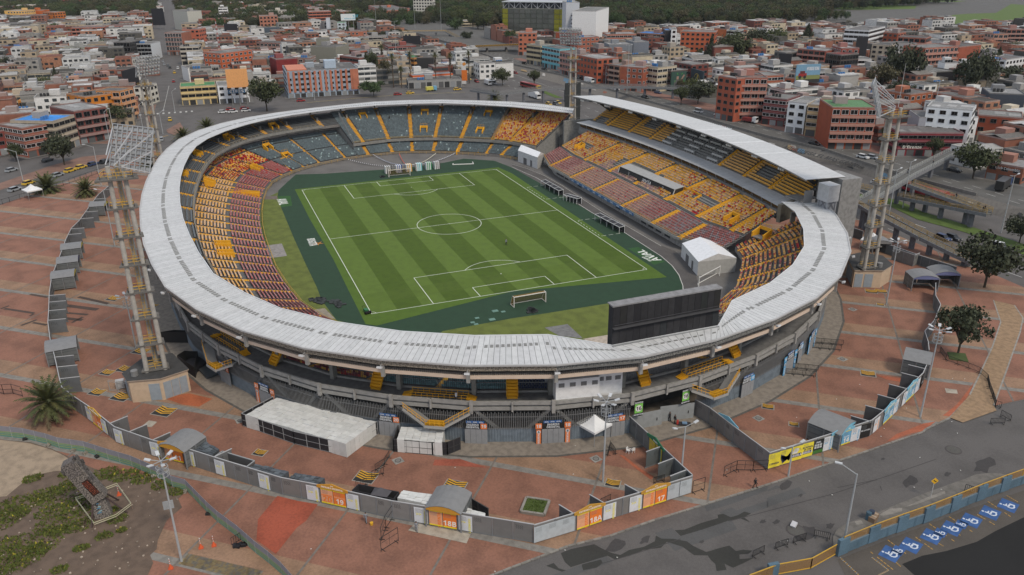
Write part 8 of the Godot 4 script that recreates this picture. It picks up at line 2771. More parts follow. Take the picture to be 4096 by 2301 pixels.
func make_roads():
	var g:=MB.new()
	var gc:=Color(.09,.14,.025)
	for q in [pv([v2(128.7,16.2),v2(129.9,23.5),v2(135.7,30.7),v2(132.9,42.8),v2(134.3,60.3),v2(134.5,74.5),v2(127.1,80.3),v2(129.1,72.3),v2(128.4,60.6),v2(125.6,48),v2(129.1,31.3),v2(126.5,25)]),pv([v2(116.5,-317.5),v2(111.3,-257.8),v2(106.3,-260),v2(111.9,-306.1)]),pv([v2(119.7,-206.8),v2(118.9,-178.7),v2(115.5,-180.2),v2(115.9,-199.3)]),pv([v2(103.1,-349.4),v2(101.1,-311),v2(95.7,-313.4),v2(98.7,-339.6)]),pv([v2(113,-834),v2(122.1,-687),v2(109.8,-679),v2(106.2,-803)]),pv([v2(134.5,74.5),v2(150,140),v2(135,140),v2(127.1,80.3)])]:
		g.flat(q,-.02,gc)
	struct("grass_verge",g,M.lawn)
	g=MB.new()
	for q in [pv([v2(588,-405),v2(687,-466),v2(755,-480),v2(796,-476),v2(948,-578),v2(940,-537),v2(651,-316.4),v2(604,-328.3),v2(589,-357.2)]),pv([v2(730,-682),v2(777,-668),v2(813,-604),v2(768,-564),v2(696,-582),v2(673,-613)]),pv([v2(896,-736),v2(953,-650),v2(923,-640),v2(857,-696)])]:
		g.flat(q,3.05,Color(.1,.155,.03))
	struct("far_field",g,M.lawn)
	var mk:=lanes(pv([v2(118,-500),v2(118,-140),v2(122,60),v2(126,150)]),-.12,.25,9.0)
	for x in [108.0,128.0]:
		var l:=lanes(pv([v2(x,-500),v2(x,-140),v2(x+4,60),v2(x+8,150)]),-.12,.22,9.0 if x<120 else .0)
		mk.v.append_array(l.v)
		mk.n.append_array(l.n)
		mk.c.append_array(l.c)
	for x in [147.5,151.0]:
		var l:=lanes(pv([v2(x-6,-480),v2(x-2,-250),v2(x+2,-140),v2(x+10,-20),v2(x+9,60)]),3.02,.2,8.0)
		mk.v.append_array(l.v)
		mk.n.append_array(l.n)
		mk.c.append_array(l.c)
	for i in 11:
		mk.ribbon(pv([v2(-90+i*2.6,-216.0),v2(-90+i*2.6,-219.5)]),.9,-.12,Color(.45,.45,.43))
	var yl:=lanes(pv([v2(-74.4,-310.8),v2(-77.2,-222.9)]),-.12,.2)
	yl.ribbon(pv([v2(-96.2,-135.2),v2(-87.4,-149.5),v2(-74.9,-162)]),.4,-.12,Color(.5,.28,.03))
	yl.ribbon(pv([v2(-105,-124.3),v2(-91,-139.4),v2(-79.7,-140.2)]),.3,-.12,Color(.5,.28,.03))
	yl.ribbon(pv([v2(-8,-219.9),v2(19.5,-222.6),v2(39.8,-224),v2(77.6,-218.1)]),.35,-.11,Color(.5,.4,.12))
	struct("road_markings",mk,M.plain)
	struct("road_marking_lines",yl,M.plain)
	var pv:=MB.new()
	for q in [pv([v2(-130.5,-97.9),v2(-115.3,-121.3),v2(-105.4,-132.9),v2(-93.6,-133.2),v2(-94,-128.1),v2(-103.2,-117.8),v2(-116,-105.7),v2(-128.9,-88.2)]),pv([v2(-107.5,-158.1),v2(-86.8,-180.6),v2(-82.9,-172.1),v2(-83.5,-159.2),v2(-93.4,-152.1)]),pv([v2(-75.7,-173.5),v2(-69.8,-190.1),v2(-68.3,-172.6),v2(-72.1,-160.8),v2(-74.9,-166.3)]),pv([v2(-84.1,-209.3),v2(-83,-276.5),v2(-79.5,-282.2),v2(-80.9,-233.3),v2(-82.9,-193.3)])]:
		pv.prism(q,-.13,.0,Color(.24,.14,.105),Color(.22,.21,.2))
	struct("sidewalk",pv,M.paving)
	pv=MB.new()
	pv.flat(pv([v2(153,-320),v2(158,-190),v2(172,-100),v2(166,-40),v2(178,-10),v2(166,-6),v2(160,-50),v2(158,-120),v2(151,-200),v2(147,-320)]),3.06,Color(.25,.13,.1))
	struct("sidewalk",pv,M.paving)
	var kb:=MB.new()
	for i in bank_top.size()-2:
		kb.bar(V(bank_top[i],3.35),V(bank_top[i+1],3.35),.3,.8,Color(.24,.23,.21))
	struct("bank_parapet_wall",kb,M.concrete)
	var pc:=MB.new()
	for i in 46:
		var u:=rng.randf_range(1.0,14.9)
		var k:=int(u)
		var f:=u-k
		var c:Color=[Color(.5,.48,.45),Color(.06,.06,.06),Color(.3,.12,.08),Color(.12,.22,.32),Color(.42,.3,.16),Color(.35,.33,.3)][rng.randi()%6]
		var h0:=rng.randf_range(.1,.5)
		var h1:=h0+rng.randf_range(.2,.45)
		var df:=rng.randf_range(.06,.2)
		var p:=func(ff:float,hh:float) ->Vector3:return V(bank_foot[k].lerp(bank_foot[k+1],ff).lerp(bank_top[k].lerp(bank_top[k+1],ff),hh),3.1*hh-.1+.05)+v3(-.05,0,0)
		pc.quad(p.call(f,h0),p.call(minf(f+df,1.0),h0),p.call(minf(f+df*.8,1.0),h1),p.call(f+df*.1,h1),c)
	lone("bank_paintings",pc,M.concrete,"patchwork of faded painted graffiti along the highway bank","graffiti").set_meta("kind","stuff")
	var fo:=thing("flyover","long flyover with yellow and black striped parapet across the highway","flyover")
	var a:=v2(93.5,-384.6)
	var b:=v2(168.9,-361.4)
	var m:=MB.new()
	m.bar(V(a,5.2),V(b,7.2),11.0,1.2,Color(.25,.23,.21))
	put("deck",m,M.concrete,fo)
	var d:=(b-a).normalized()
	var side:=v2(-d.y,d.x)*5.6
	if side.y<0:
		side=-side
	for i in 66:
		m=MB.new()
		var p:=V(a.lerp(b,i/66.0)+side,lerpf(5.2,7.2,i/66.0))
		var q:=V(a.lerp(b,(i+1)/66.0)+side,lerpf(5.2,7.2,(i+1)/66.0))
		var mid:=(p+q)*.5
		for k in 2:
			var y0:float=.5+k*.55
			var sl:float=.5 if k==0 else -.5
			m.quad(p+Vector3.UP*y0,mid+Vector3.UP*y0,mid+Vector3.UP*(y0+.55)+V(d)*sl,p+Vector3.UP*(y0+.55)+V(d)*sl,Color(.45,.26,.04))
		m.bar(p+v3(0,1.05,-.2),q+v3(0,1.05,-.2),.25,1.15,Color(.03,.03,.03))
		put("striped_parapet",m,M.plain,fo)
	for i in 5:
		for s in [-3.5,3.5]:
			m=MB.new()
			m.box(V(a.lerp(b,.15+.18*i)+side*s/5.6,2.4),v3(1.2,5.6,1.2),Color(.2,.19,.18))
			put("pier",m,M.concrete,fo)
	var yr:=Color(.42,.28,.09)
	bridge("long grey footbridge with yellow rails crossing down to the ramp below the tower",[V(v2(175.4,15.3),8),V(v2(137.2,31.4),7.3),V(v2(106.2,46.1),6.5)],3.4,Color(.36,.37,.36),3)
	bridge("long ramp with yellow rails running behind the right-hand tree",[V(v2(105.4,46.8),6.5),V(v2(104.3,52.2),6.2),V(v2(104.6,68.7),4.2),V(v2(107.6,82),1.6)],3.0,yr,3)
	bridge("upper zigzag ramp over the median with yellow rails",[V(v2(132.3,37.4),7),V(v2(135.5,62.2),5)],2.6,yr,2)
	bridge("lower zigzag ramp over the median with yellow rails",[V(v2(134.3,63.1),5),V(v2(130.1,36.6),3.2)],2.6,yr,3)
	bridge("short ramp end passing behind the tower with yellow rails",[V(v2(126.4,29.8),3.2),V(v2(127.1,17.8),2.4)],2.6,yr,2)
	bridge("far footbridge passing behind the black-panelled tower",[V(v2(71.2,-187),6),V(v2(79.4,-169.9),6),V(v2(98.2,-171.5),6.5),V(v2(120.9,-166.6),7),V(v2(144.4,-151.9),8),V(v2(165.4,-132.9),8.5)],2.8,Color(.2,.2,.2),2)
	bridge("distant footbridge with yellow rail before the far plaza",[V(v2(89.5,-523),6),V(v2(119.2,-506),6.5),V(v2(153.1,-494),6.5),V(v2(159.4,-479),2)],3.0,yr,2)
	for q in [["tall white pole with cross arm left of the black billboard",v2(65.4,-321.9),30.0],["tall white pole by the far plaza",v2(162.4,-540),34.0],["tall grey pole above the avenue bend",v2(117.4,-612),28.0],["tall thin pole in the far car park",v2(146.8,-575),24.0],["tall concrete pole before the brick villa",v2(196.1,-14.3),23.0],["thin mast by the big brick corner",v2(147.5,-161.5),24.0],["tall lamp pole by the median grass",v2(119.5,43.4),14.0],["second tall lamp pole by the zigzag ramps",v2(130.4,38),14.0],["tall lamp pole near the right median end",v2(136.8,65.9),16.0],["street pole before the turquoise flats",v2(154.3,-277.6),12.0],["street pole before the brick flats with penthouse",v2(152.3,-194.2),12.0],["pole by the shops of the pink block",v2(-3.2,-224.3),12.0],["pole at the crossing left of the far left tower",v2(-85.1,-177.5),11.0],["pole on the crossing right of the far left tower",v2(-76.9,-165),9.0],["pole in the street behind the left plaza",v2(-96.9,-153.6),13.0],["pole by the car row behind the stadium",v2(-71.7,-217.7),10.0]]:
		street_lamp(q[0],q[1],q[2],2 if q[2]>13 else 1,.5,1.6,3.0 if "brick villa" in q[0] or "big brick" in q[0] or "turquoise" in q[0] else .0)
	var ml:=MB.new()
	for k in 26:
		var c:=Color(.35,.05,.04) if k%2 else Color(.5,.5,.5)
		for s in [v3(-1,0,-1),v3(1,0,-1),v3(0,0,1)]:
			ml.bar(s*(1.0-k*.03)+Vector3.UP*k*1.3,s*(.97-k*.03)+Vector3.UP*(k+1)*1.3,.14,.14,c)
			ml.bar(s*(1.0-k*.03)+Vector3.UP*k*1.3,v3(-s.x,0,s.z)*(.97-k*.03)+Vector3.UP*(k+1)*1.3,.08,.08,c)
	var mast:=lone("radio_mast",ml,M.plain,"red and white lattice mast beside the orange brick block","mast")
	mast.position=V(v2(-42.4,-340.7))
	var sg:=board("tall orange and white filling station sign",v2(84.6,-244),v2(86.9,-243),.3,13.0,Color(.6,.6,.6),.0,false)
	m=MB.new()
	m.box(v3(1.6,5.2,.33),v3(3.2,6.0,.06),Color(.62,.16,.02))
	m.box(v3(1.6,11.6,.33),v3(1.8,1.6,.06),Color(.6,.25,.05),Basis(Vector3.BACK,.6))
	put("printed_panel",m,M.plain,sg)
func crown(seed_:int,shape:String,n:int) ->ArrayMesh:
	rng.seed=seed_
	var m:=MB.new()
	var clumps:=[]
	var k:=30 if shape!="cone" else 40
	for i in k:
		var p:=Vector3.ZERO
		if shape=="cone":
			var y:=rng.randf()
			var r:=(1.0-y)*.75*sqrt(rng.randf())
			var a:=rng.randf()*TAU
			p=v3(cos(a)*r,y,sin(a)*r)
			clumps.append([p,.30*(1.1-y),rng.randf_range(.6,1.25)])
		else:
			var d:=v3(rng.randfn(),rng.randfn(),rng.randfn()).normalized()*pow(rng.randf(),.45)
			p=v3(d.x*.74,.5+d.y*.36,d.z*.74)
			if shape=="open":
				p.y=.55+d.y*.3
			clumps.append([p,rng.randf_range(.17,.34),rng.randf_range(.55,1.35)])
	for i in n:
		var c:Array=clumps[i%clumps.size()]
		var d:=v3(rng.randfn(),rng.randfn()*.7,rng.randfn()).normalized()
		var p:Vector3=c[0]+d*c[1]*pow(rng.randf(),.35)
		var u:=v3(rng.randfn(),rng.randfn(),rng.randfn()).normalized()*rng.randf_range(.025,.06)
		var w:=d.cross(u).normalized()*rng.randf_range(.025,.055)
		var t:float=c[2]*rng.randf_range(.75,1.25)
		m.quad(p-u,p-w,p+u,p+w,Color(t,t,t*.9))
	return m.mesh(null)
func leaf_mat(col:Color) ->StandardMaterial3D:
	var key:="leaf "+col.to_html()
	if not M.has(key):
		var m:StandardMaterial3D=M.leaves.duplicate()
		m.albedo_color=col.linear_to_srgb()
		M[key]=m
	return M[key]
func tree(label:String,p:Vector2,h:float,r:float,shape:int,tint:int,base:=.0,group:="trees between the buildings") ->Node3D:
	var t:=thing("tree",label,"tree",V(p,base),rng.randf()*6.0,group)
	var cols:=[Color(.055,.068,.026),Color(.075,.09,.03),Color(.08,.072,.035),Color(.045,.055,.028),Color(.05,.085,.025)]
	var c:=MeshInstance3D.new()
	c.name="crown"
	c.mesh=protos.crowns[shape]
	c.material_override=leaf_mat(cols[tint])
	var y0:=h*(.12 if shape==3 else .26)
	c.position=v3(0,y0,0)
	c.scale=v3(r,h-y0,r)
	t.add_child(c)
	var k:=MeshInstance3D.new()
	k.name="trunk"
	k.mesh=protos.trunk
	k.scale=v3(h*.07,h*.75,h*.07)
	t.add_child(k)
	return t
func palm(label:String,p:Vector2,trunk_h:float,r:float,tall:bool,group:String):
	var t:=thing("palm_tree",label,"palm",V(p),rng.randf()*6.0,group)
	var m:=MB.new()
	var tr:=.28 if tall else .5
	for i in 5:
		m.tube(v3(0,trunk_h*i/5,0),v3(0,trunk_h*(i+1)/5,0),tr*(1.1-.06*i),tr*(1.0-.05*i),8,Color(.12,.085,.055)*(.8+.4*(i%2)),false)
	put("trunk",m,M.soil,t)
	m=MB.new()
	var n:=44 if tall else 70
	for i in n:
		var a:=i*2.39996
		var el:=lerpf(1.35,-.45,float(i)/n)
		var prev:=v3(0,trunk_h,0)
		var dirv:=v3(cos(a)*cos(el),sin(el),sin(a)*cos(el))
		var l:=r*rng.randf_range(.85,1.1)/7.0
		var tone:=Color(.055,.07,.022).lerp(Color(.11,.1,.03),rng.randf()*.7) if i<n-8 else Color(.12,.09,.045)
		for s in 7:
			var nx:=prev+dirv*l
			var sd:=dirv.cross(Vector3.UP).normalized()*r*.16*sin(PI*(s+.8)/8.0)
			for k in [-1.0,1.0]:
				m.tri(prev,prev.lerp(nx,.6),prev.lerp(nx,.9)+sd*k-Vector3.UP*.12*r*.3,tone*rng.randf_range(.7,1.25))
				m.tri(prev.lerp(nx,.4),nx,nx+dirv*l*.4+sd*k*.9-Vector3.UP*.12*r*.3,tone*rng.randf_range(.7,1.25))
			prev=nx
			dirv=(dirv-Vector3.UP*(.13 if not tall else .2)).normalized()
	put("fronds",m,M.leaves,t)
	if tall:
		m=MB.new()
		for i in 60:
			var a:=i*2.4
			var y:=trunk_h-.3-4.5*i/60.0
			var o:=v3(cos(a),0,sin(a))*rng.randf_range(.5,.9)
			m.tri(v3(0,y,0),o+v3(0,y-1.3,0),o.rotated(Vector3.UP,.6)+v3(0,y-1.2,0),Color(.11,.095,.075)*rng.randf_range(.6,1.2))
		put("dead_skirt",m,M.soil,t)
func make_trees():
	rng.seed=77
	protos.crowns=[crown(1,"round",2600),crown(2,"round",2600),crown(3,"open",2000),crown(4,"cone",2200)]
	rng.seed=78
	var tk:=MB.new()
	tk.tube(Vector3.ZERO,v3(0,.5,0),.32,.22,7,Color(.07,.055,.04),false)
	for i in 7:
		var a:=i*2.4
		tk.tube(v3(0,.35+.04*i,0),v3(cos(a)*2.6,.75+.05*i,sin(a)*2.6),.15,.05,5,Color(.07,.055,.04),false)
	protos.trunk=tk.mesh(M.soil)
	palm("large feathery palm at the left edge in front of the fence",v2(-92.8,74),3.4,4.6,false,"feathery palms on the left plaza")
	palm("feathery palm beside the white canopy on the left plaza",v2(-111.5,-82.8),1.2,5.6,false,"feathery palms on the left plaza")
	palm("lone feathery palm left of the farthest booth",v2(-99.3,-72.6),1.8,4.4,false,"feathery palms on the left plaza")
	palm("feathery palm between the left towers against the roof",v2(-80.9,-102.7),1.4,5.0,false,"feathery palms on the left plaza")
	palm("feathery palm by the crossing behind the ring roof",v2(-68.9,-146.8),1.6,4.6,false,"feathery palms behind the stadium")
	palm("feathery palm beside the yellow frames behind the ring roof",v2(-58.8,-161.6),1.6,5.0,false,"feathery palms behind the stadium")
	palm("feathery palm behind the far right rim of the stadium",v2(82.2,-183.4),1.6,4.6,false,"feathery palms behind the stadium")
	for q in [[v2(50.8,-298.8),"first"],[v2(45.3,-249.5),"second"],[v2(49.5,-247.6),"third and shortest"],[v2(57.3,-256.2),"fourth"],[v2(69.7,-246.6),"fifth"],[v2(77,-241.4),"sixth"],[v2(89.7,-245.9),"seventh"]]:
		palm("tall skirted fan palm by the filling station, %s from the left"%q[1],q[0],10.0 if q[1].length()>8 else 17.0,2.6,true,"tall palms by the filling station")
	for q in [["broad dark tree beside the right-hand fence and cycle path",v2(99.6,91.8),13,9.5,1,3,.0],["dark leafy tree in a square of grass near the right plaza lamp",v2(66.6,113.6),10,6.8,2,3,.0],["dark round tree at the avenue behind the left plaza",v2(-110.4,-120.8),12,8.5,0,3,.0],["small tree before the brick terrace at the left",v2(-127.9,-134),7,4,0,0,.0],["wide dark tree beside the orange corner flats",v2(-96,-189.3),10,9,2,0,.0],["dark bush in front of the cream flats at the lower left",v2(-114.7,-161.2),7,7,2,2,.0],["small tree before the white balconies",v2(-107.7,-173.9),7,4,0,4,.0],["broad tree standing between the avenue and the pink block",v2(-29.7,-202.2),17,11,1,0,.0],["round dark tree in the left rows beside the gable houses",v2(-139,-301.3),10,10,0,1,.0],["dark conifer in the left rows",v2(-133.5,-321.2),13,4,3,3,.0],["brownish tree right of the dark conifer",v2(-126.2,-295.6),9,8,2,2,.0],["dark tree mass at the left picture edge",v2(-173.1,-394.7),13,9,1,3,.0],["tall narrow tree left of the fan palms",v2(37.9,-273.2),19,6.5,1,0,.0],["bushy tree under the fan palms",v2(42.9,-262.6),15,7,0,2,.0],["round bright green tree before the pink block's end",v2(28.1,-223.9),8.5,9,1,4,.0],["round green tree in the brick rows by the steps house",v2(20.6,-508),11,8,0,4,.0],["bare dark tree at the concrete frame",v2(-.5,-563),12,5,2,2,.0],["dark tree left of the black billboard",v2(107.6,-493),12,7,1,3,.0],["smaller dark tree by the grey flats",v2(99,-497),9,7,0,3,.0],["dark tree by the footbridge stair",v2(163.5,-467),9,7,1,3,.0],["round leafy green tree before the institute",v2(179.1,-548),14,11,1,4,.0],["dark tree on the median by the red sign",v2(104.9,-230.9),10,8,0,0,.0],["olive tree on the highway verge by the ramp",v2(121.4,-286.4),8,7,2,2,.0],["bushy tree by the black tower panels",v2(121.7,-223.4),9,5,2,0,.0],["dark wide tree right of the murals",v2(163,-119.8),11,11,1,3,3.0],["yellow flowering tree before the murals",v2(170.7,-134.8),10,7,0,1,3.0],["small tree on the brick pavement by the footbridge end",v2(154.2,-120.8),9,5,2,0,3.0],["tall dark conifer below the wood",v2(248.6,-234.7),19,7,3,3,3.0],["great dark tree left of the beige flats",v2(269.3,-236),20,15,0,0,3.0],["dark tree behind the great dark tree",v2(309,-264.4),19,13,1,3,3.0],["huge dark eucalyptus in the middle of the right rows",v2(271.8,-103.2),26,13,1,3,3.0],["brown-leaved tree left of the huge eucalyptus",v2(256.5,-100.2),17,10,2,2,3.0],["dark tree in front of the huge eucalyptus",v2(248.7,-79.3),12,9,0,3,3.0],["tall dark tree beside the black painted hall",v2(291.7,-78.3),24,12,0,3,3.0],["low dark trees right of the tall dark tree",v2(331.6,-93.8),13,13,1,3,3.0],["dark pine behind the black hall",v2(387.6,-142),14,6,3,3,3.0],["dark tree by the white roofed bar and blue truck",v2(167.9,29.6),12,9,1,0,3.0],["dark spruce at the wood's edge above the right rows",v2(362.7,-279.3),18,9,3,3,3.0],["olive tree at the left edge of the right wood",v2(333.8,-278.9),17,12,0,1,3.0],["small round tree at the right picture edge by the road",v2(134.1,73.5),8,6,0,3,.0]]:
		tree(q[0],q[1],q[2],q[3]*.95,q[4],q[5],q[6])
		marks.append([q[1],(q[0] as String).split(" beside ")[0].split(" before ")[0].split(" in the ")[0].split(" left of ")[0].split(" by the ")[0]])
	var sq:=MB.new()
	sq.prism(pv([v2(65,112.5),v2(67.7,114.3),v2(65.4,117),v2(63.1,114.8)]),.0,.15,Color(.07,.1,.03))
	struct("grass_plot",sq,M.grass)
	var kinds:=["dark round","olive","brown-green","very dark","green"]
	var spots:=[]
	for area in [[200.0,900.0,-470.0,-1150.0,3.0,11.0],[-420.0,-40.0,-880.0,-1500.0,.0,13.0],[-40.0,200.0,-620.0,-1250.0,.0,14.0],[-330.0,110.0,-260.0,-880.0,.0,30.0],[178.0,520.0,30.0,-450.0,3.0,26.0]]:
		var z:float=area[2]
		while z>area[3]:
			var x:float=area[0]
			while x<area[1]:
				var p:=v2(x+rng.randf_range(-5,5),z+rng.randf_range(-5,5))
				x+=area[5]*rng.randf_range(.8,1.3)
				if not in_view(V(p,10),.03):
					continue
				if area[5]>20.0 and rng.randf()<.45:
					continue
				if area[4]>1.0 and area[5]<20.0 and p.y>-480.0+(p.x-309.0)*.42:
					continue
				if p.x>580.0 and p.y>-560.0+(p.x-600.0)*-.2 and p.y<-330.0:
					continue
				var clear:=absf(p.x+77.0)>14.0 and (p.x<104.0 or p.x>152.0 or p.y<-560.0)
				for f in footprints:
					if v2(f[0].x,f[0].z).distance_to(p)<f[1]*(.9 if area[5]>20.0 else 1.1):
						clear=false
						break
				if clear:
					spots.append([p.distance_to(EYE),p,area[4],area[5]])
			z -=area[5]*.9
	spots.sort_custom(func(p,q):return p[0]<q[0])
	var mass:=[]
	var tints:=[]
	for i in spots.size():
		var s:Array=spots[i]
		var big:=rng.randf_range(.75,1.35)
		var h:=(13.0 if s[3]<20.0 else 8.0)*big
		var tn:=rng.randi()%5
		if i<240:
			var r:=h*rng.randf_range(.4,.62)
			tree(unique("%s %s tree %s"%["tall" if big>1.1 else "low" if big<.9 else "middling",kinds[tn],beside(s[1])]),s[1],h,r,[0,1,2,0,1,3][rng.randi()%6],tn,s[2],"trees of the woods and yards")
			continue
		mass.append(Transform3D(Basis(Vector3.UP,rng.randf()*6.0).scaled(v3(h*.55,h*.85,h*.55)),V(s[1],s[2]+h*.08)))
		tints.append([Color(.055,.068,.026),Color(.075,.09,.03),Color(.08,.072,.035),Color(.045,.055,.028),Color(.05,.085,.025)][tn])
	if mass.size():
		var o:=stuff_copies("woods",crown(9,"round",1200),mass,tints,self)
		o.material_override=M.leaves
func car(label:String,p:Vector2,turn:float,col:Color,van:=false,y:=-.13):
	var t:=thing("parked_car" if false else "car",label,"van" if van else "car",V(p,y),turn,"cars on the streets")
	var l:=2.2
	var top:=1.95 if van else 1.45
	var m:=MB.new()
	m.hexa([v3(-.85,.28,l),v3(.85,.28,l),v3(.85,.28,-l),v3(-.85,.28,-l)],[v3(-.82,.78,l*.97),v3(.82,.78,l*.97),v3(.82,.92,-l*.97),v3(-.82,.92,-l*.97)],col)
	put("body",m,M.car,t)
	var f:=1.9 if van else 1.15
	m=MB.new()
	m.hexa([v3(-.78,.8,f),v3(.78,.8,f),v3(.78,.9,-1.9),v3(-.78,.9,-1.9)],[v3(-.62,top,f-.7),v3(.62,top,f-.7),v3(.62,top,-1.5),v3(-.62,top,-1.5)])
	put("windows",m,M.glass,t)
	m=MB.new()
	m.box(v3(0,top+.02,(f-2.2)*.5),v3(1.26,.06,f+.9),col)
	put("roof",m,M.car,t)
	for s in [-.8,.8]:
		for z in [-1.3,1.35]:
			m=MB.new()
			m.tube(v3(s-.1,.32,z),v3(s+.1,.32,z),.32,.32,10,Color(.015,.015,.015))
			put("wheel",m,M.plain,t)
		m=MB.new()
		m.box(v3(s*.75,.66,l),v3(.35,.16,.06),Color(.6,.6,.58))
		put("headlight",m,M.car,t)
func truck(label:String,p:Vector2,turn:float,cab:Color,box:Color,l:float,h:float,y:float,cat:="truck"):
	var t:=thing("truck" if cat=="truck" else "bus",label,cat,V(p,y),turn)
	var m:=MB.new()
	m.box(v3(0,.7+h*.5,-.8),v3(2.4,h,l),box)
	put("cargo_box" if cat=="truck" else "body",m,M.car,t)
	m=MB.new()
	m.box(v3(0,1.6,l*.5+.3),v3(2.3,2.2,1.8),cab)
	put("cab",m,M.car,t)
	m=MB.new()
	m.box(v3(0,2.1,l*.5+1.2),v3(2.0,.9,.1),Color(.03,.03,.035))
	if cat=="bus":
		for s in [-1.21,1.21]:
			m.box(v3(s,2.1,-.8),v3(.06,.9,l-.8),Color(.03,.03,.035))
	put("windscreen",m,M.glass,t)
	for s in [-1.05,1.05]:
		for z in [-l*.4,l*.1,l*.5]:
			m=MB.new()
			m.tube(v3(s-.15,.48,z),v3(s+.15,.48,z),.48,.48,10,Color(.015,.015,.015))
			put("wheel",m,M.plain,t)
func make_vehicles():
	var cols:={"yellow":Color(.62,.4,.04),"white":Color(.65,.66,.67),"silver":Color(.3,.32,.34),"grey":Color(.12,.13,.14),"dark":Color(.03,.032,.036),"red":Color(.3,.02,.02),"blue":Color(.03,.05,.12)}
	var e:=(v2(-96.8,-119.1))-(v2(-121.9,-89))
	var tl:=atan2(e.x,e.y)
	for q in [["silver",v2(-127.2,-118.6),"nearest the left edge in the far lane"],["dark",v2(-117,-130.2),"in the far lane by the round tree"],["silver",v2(-121.9,-89),"nearest the left edge by the railing"],["yellow",v2(-118.8,-96.3),"behind the white canopy"],["silver",v2(-110.9,-104.2),"before the two taxis"],["yellow",v2(-107.5,-109.5),"first of the close pair by the railing"],["yellow",v2(-104.3,-113.5),"second of the close pair by the railing"],["blue",v2(-100.6,-116.7),"ahead of the taxi pair"],["dark",v2(-96.8,-119.1),"nearest the left tower's lamps"]]:
		car("%s car on the left avenue %s"%[q[0],q[2]],q[1],tl,cols[q[0]])
	for q in [["yellow",v2(-74,-197),"at the crosswalk"],["red",v2(-71.8,-324.4),"in mid avenue"],["yellow",v2(-71,-365.7),"farther up the avenue"],["white",v2(-68.7,-387.9),"at the far junction"],["silver",v2(-78.2,-429),"in the waiting row, first"],["silver",v2(-77.2,-411),"in the waiting row, second"],["grey",v2(-74.9,-404),"in the waiting row, third"],["dark",v2(-73.7,-392.9),"in the waiting row, fourth"],["white",v2(-82,-479),"farthest up the avenue"],["silver",v2(-77.4,-152.5),"at the corner under the far left tower"]]:
		car("%s car %s of the straight avenue"%[q[0],q[2]],q[1],PI,cols[q[0]])
	for q in [["white",v2(-50.1,-206.8),"left one"],["white",v2(-45.4,-205.6),"middle one"],["red",v2(-46.1,-212.8),"behind the middle one"],["white",v2(-39.3,-206.3),"right one"],["red",v2(-39.5,-212.8),"behind the right one"],["red",v2(-10.4,-224.2),"by the pink block"],["red",v2(41.1,-223.4),"before the fan palms"],["yellow",v2(48.4,-224.8),"before the shop wall"],["yellow",v2(76,-226.3),"at the street food stall"]]:
		car("%s car parked behind the stadium, %s"%[q[0],q[2]],q[1],PI/2,cols[q[0]])
	for q in [["white",v2(109.4,-355.6)],["yellow",v2(106.2,-324.9)],["grey",v2(108.3,-289.8)],["silver",v2(101,-266.9)],["dark",v2(105.3,-267.2)],["red",v2(95.6,-249.5)],["white",v2(108.2,-254.7)],["yellow",v2(94.5,-260.9)],["yellow",v2(146.5,-517)],["white",v2(145.9,-493)],["white",v2(143.6,-523)],["dark",v2(126.2,-332.9)],["yellow",v2(154.7,-356.9)],["dark",v2(148.6,-346.9)],["dark",v2(162.5,-366.6)],["yellow",v2(109.2,-700)],["yellow",v2(109.9,-164.9)],["grey",v2(107.4,-162.3)],["yellow",v2(103.8,-162.9)],["red",v2(129.7,-272.8)],["dark",v2(121.6,24.7)],["dark",v2(120.7,64.5)],["blue",v2(118.2,63.5)],["white",v2(143,15.1)]]:
		car(unique("%s car on the lower highway %s"%[q[0],beside(q[1])]),q[1],.05,cols[q[0]])
	for q in [["dark",v2(143.3,-290.7)],["red",v2(155.4,-270.8)],["white",v2(153.5,-260)],["dark",v2(143.8,-259.4)],["dark",v2(146.1,-214.4)],["grey",v2(154.1,-208.7)],["white",v2(147.2,-172.9)],["blue",v2(161.9,-154.5)],["dark",v2(148.5,-144.6)],["dark",v2(154.4,-28.8)],["yellow",v2(157.4,-23.4)],["white",v2(155.6,-5.2)],["silver",v2(158.1,-3.3)],["dark",v2(169.7,21.1)]]:
		car(unique("%s car on the upper highway %s"%[q[0],beside(q[1])]),q[1],.2,cols[q[0]],false,3.05)
	for q in [["white van on the upper road behind the stand roof",v2(151.5,-102),3.05],["second white van on the upper road past the stand roof",v2(154.9,-91.2),3.05],["white minibus on the near road by the big tree",v2(125.1,74.3),-.13],["white van by the white truck on the highway",v2(102.5,-239.3),-.13]]:
		car(q[0],q[1],.3,cols.white,true,q[2])
	var w:Color=cols.white
	truck("big white box truck with red printing behind the ring roof",v2(105.2,-184.8),.1,w,w,8.0,2.8,-.13)
	truck("white box truck by the filling station sign",v2(98.5,-237.8),.0,w,w,5.0,2.3,-.13)
	truck("white box truck under the flyover",v2(150.2,-370.9),.0,w,w,5.0,2.3,-.13)
	truck("white box truck on the upper road by the blue bays",v2(146,-202.1),.2,w,w,4.5,2.2,3.05)
	truck("blue truck with black tarpaulin at the right edge",v2(165.8,42.1),2.0,Color(.03,.07,.2),Color(.02,.02,.022),8.0,2.6,3.05)
	truck("red tipper truck on the upper road",v2(158.2,-73.4),.4,w,Color(.22,.03,.03),4.5,1.4,3.05)
	truck("blue and yellow stall truck behind the stadium",v2(61.4,-228.9),PI/2,Color(.15,.35,.5),Color(.55,.5,.1),4.0,1.8,-.13)
	truck("red and yellow articulated bus by the far tower",v2(115.4,-214.4),.15,Color(.6,.42,.04),Color(.28,.03,.03),17.0,2.3,-.13,"bus")
	truck("red articulated bus under the zigzag ramps",v2(146.5,30.5),.1,Color(.25,.02,.03),Color(.28,.02,.03),17.0,2.3,-.13,"bus")
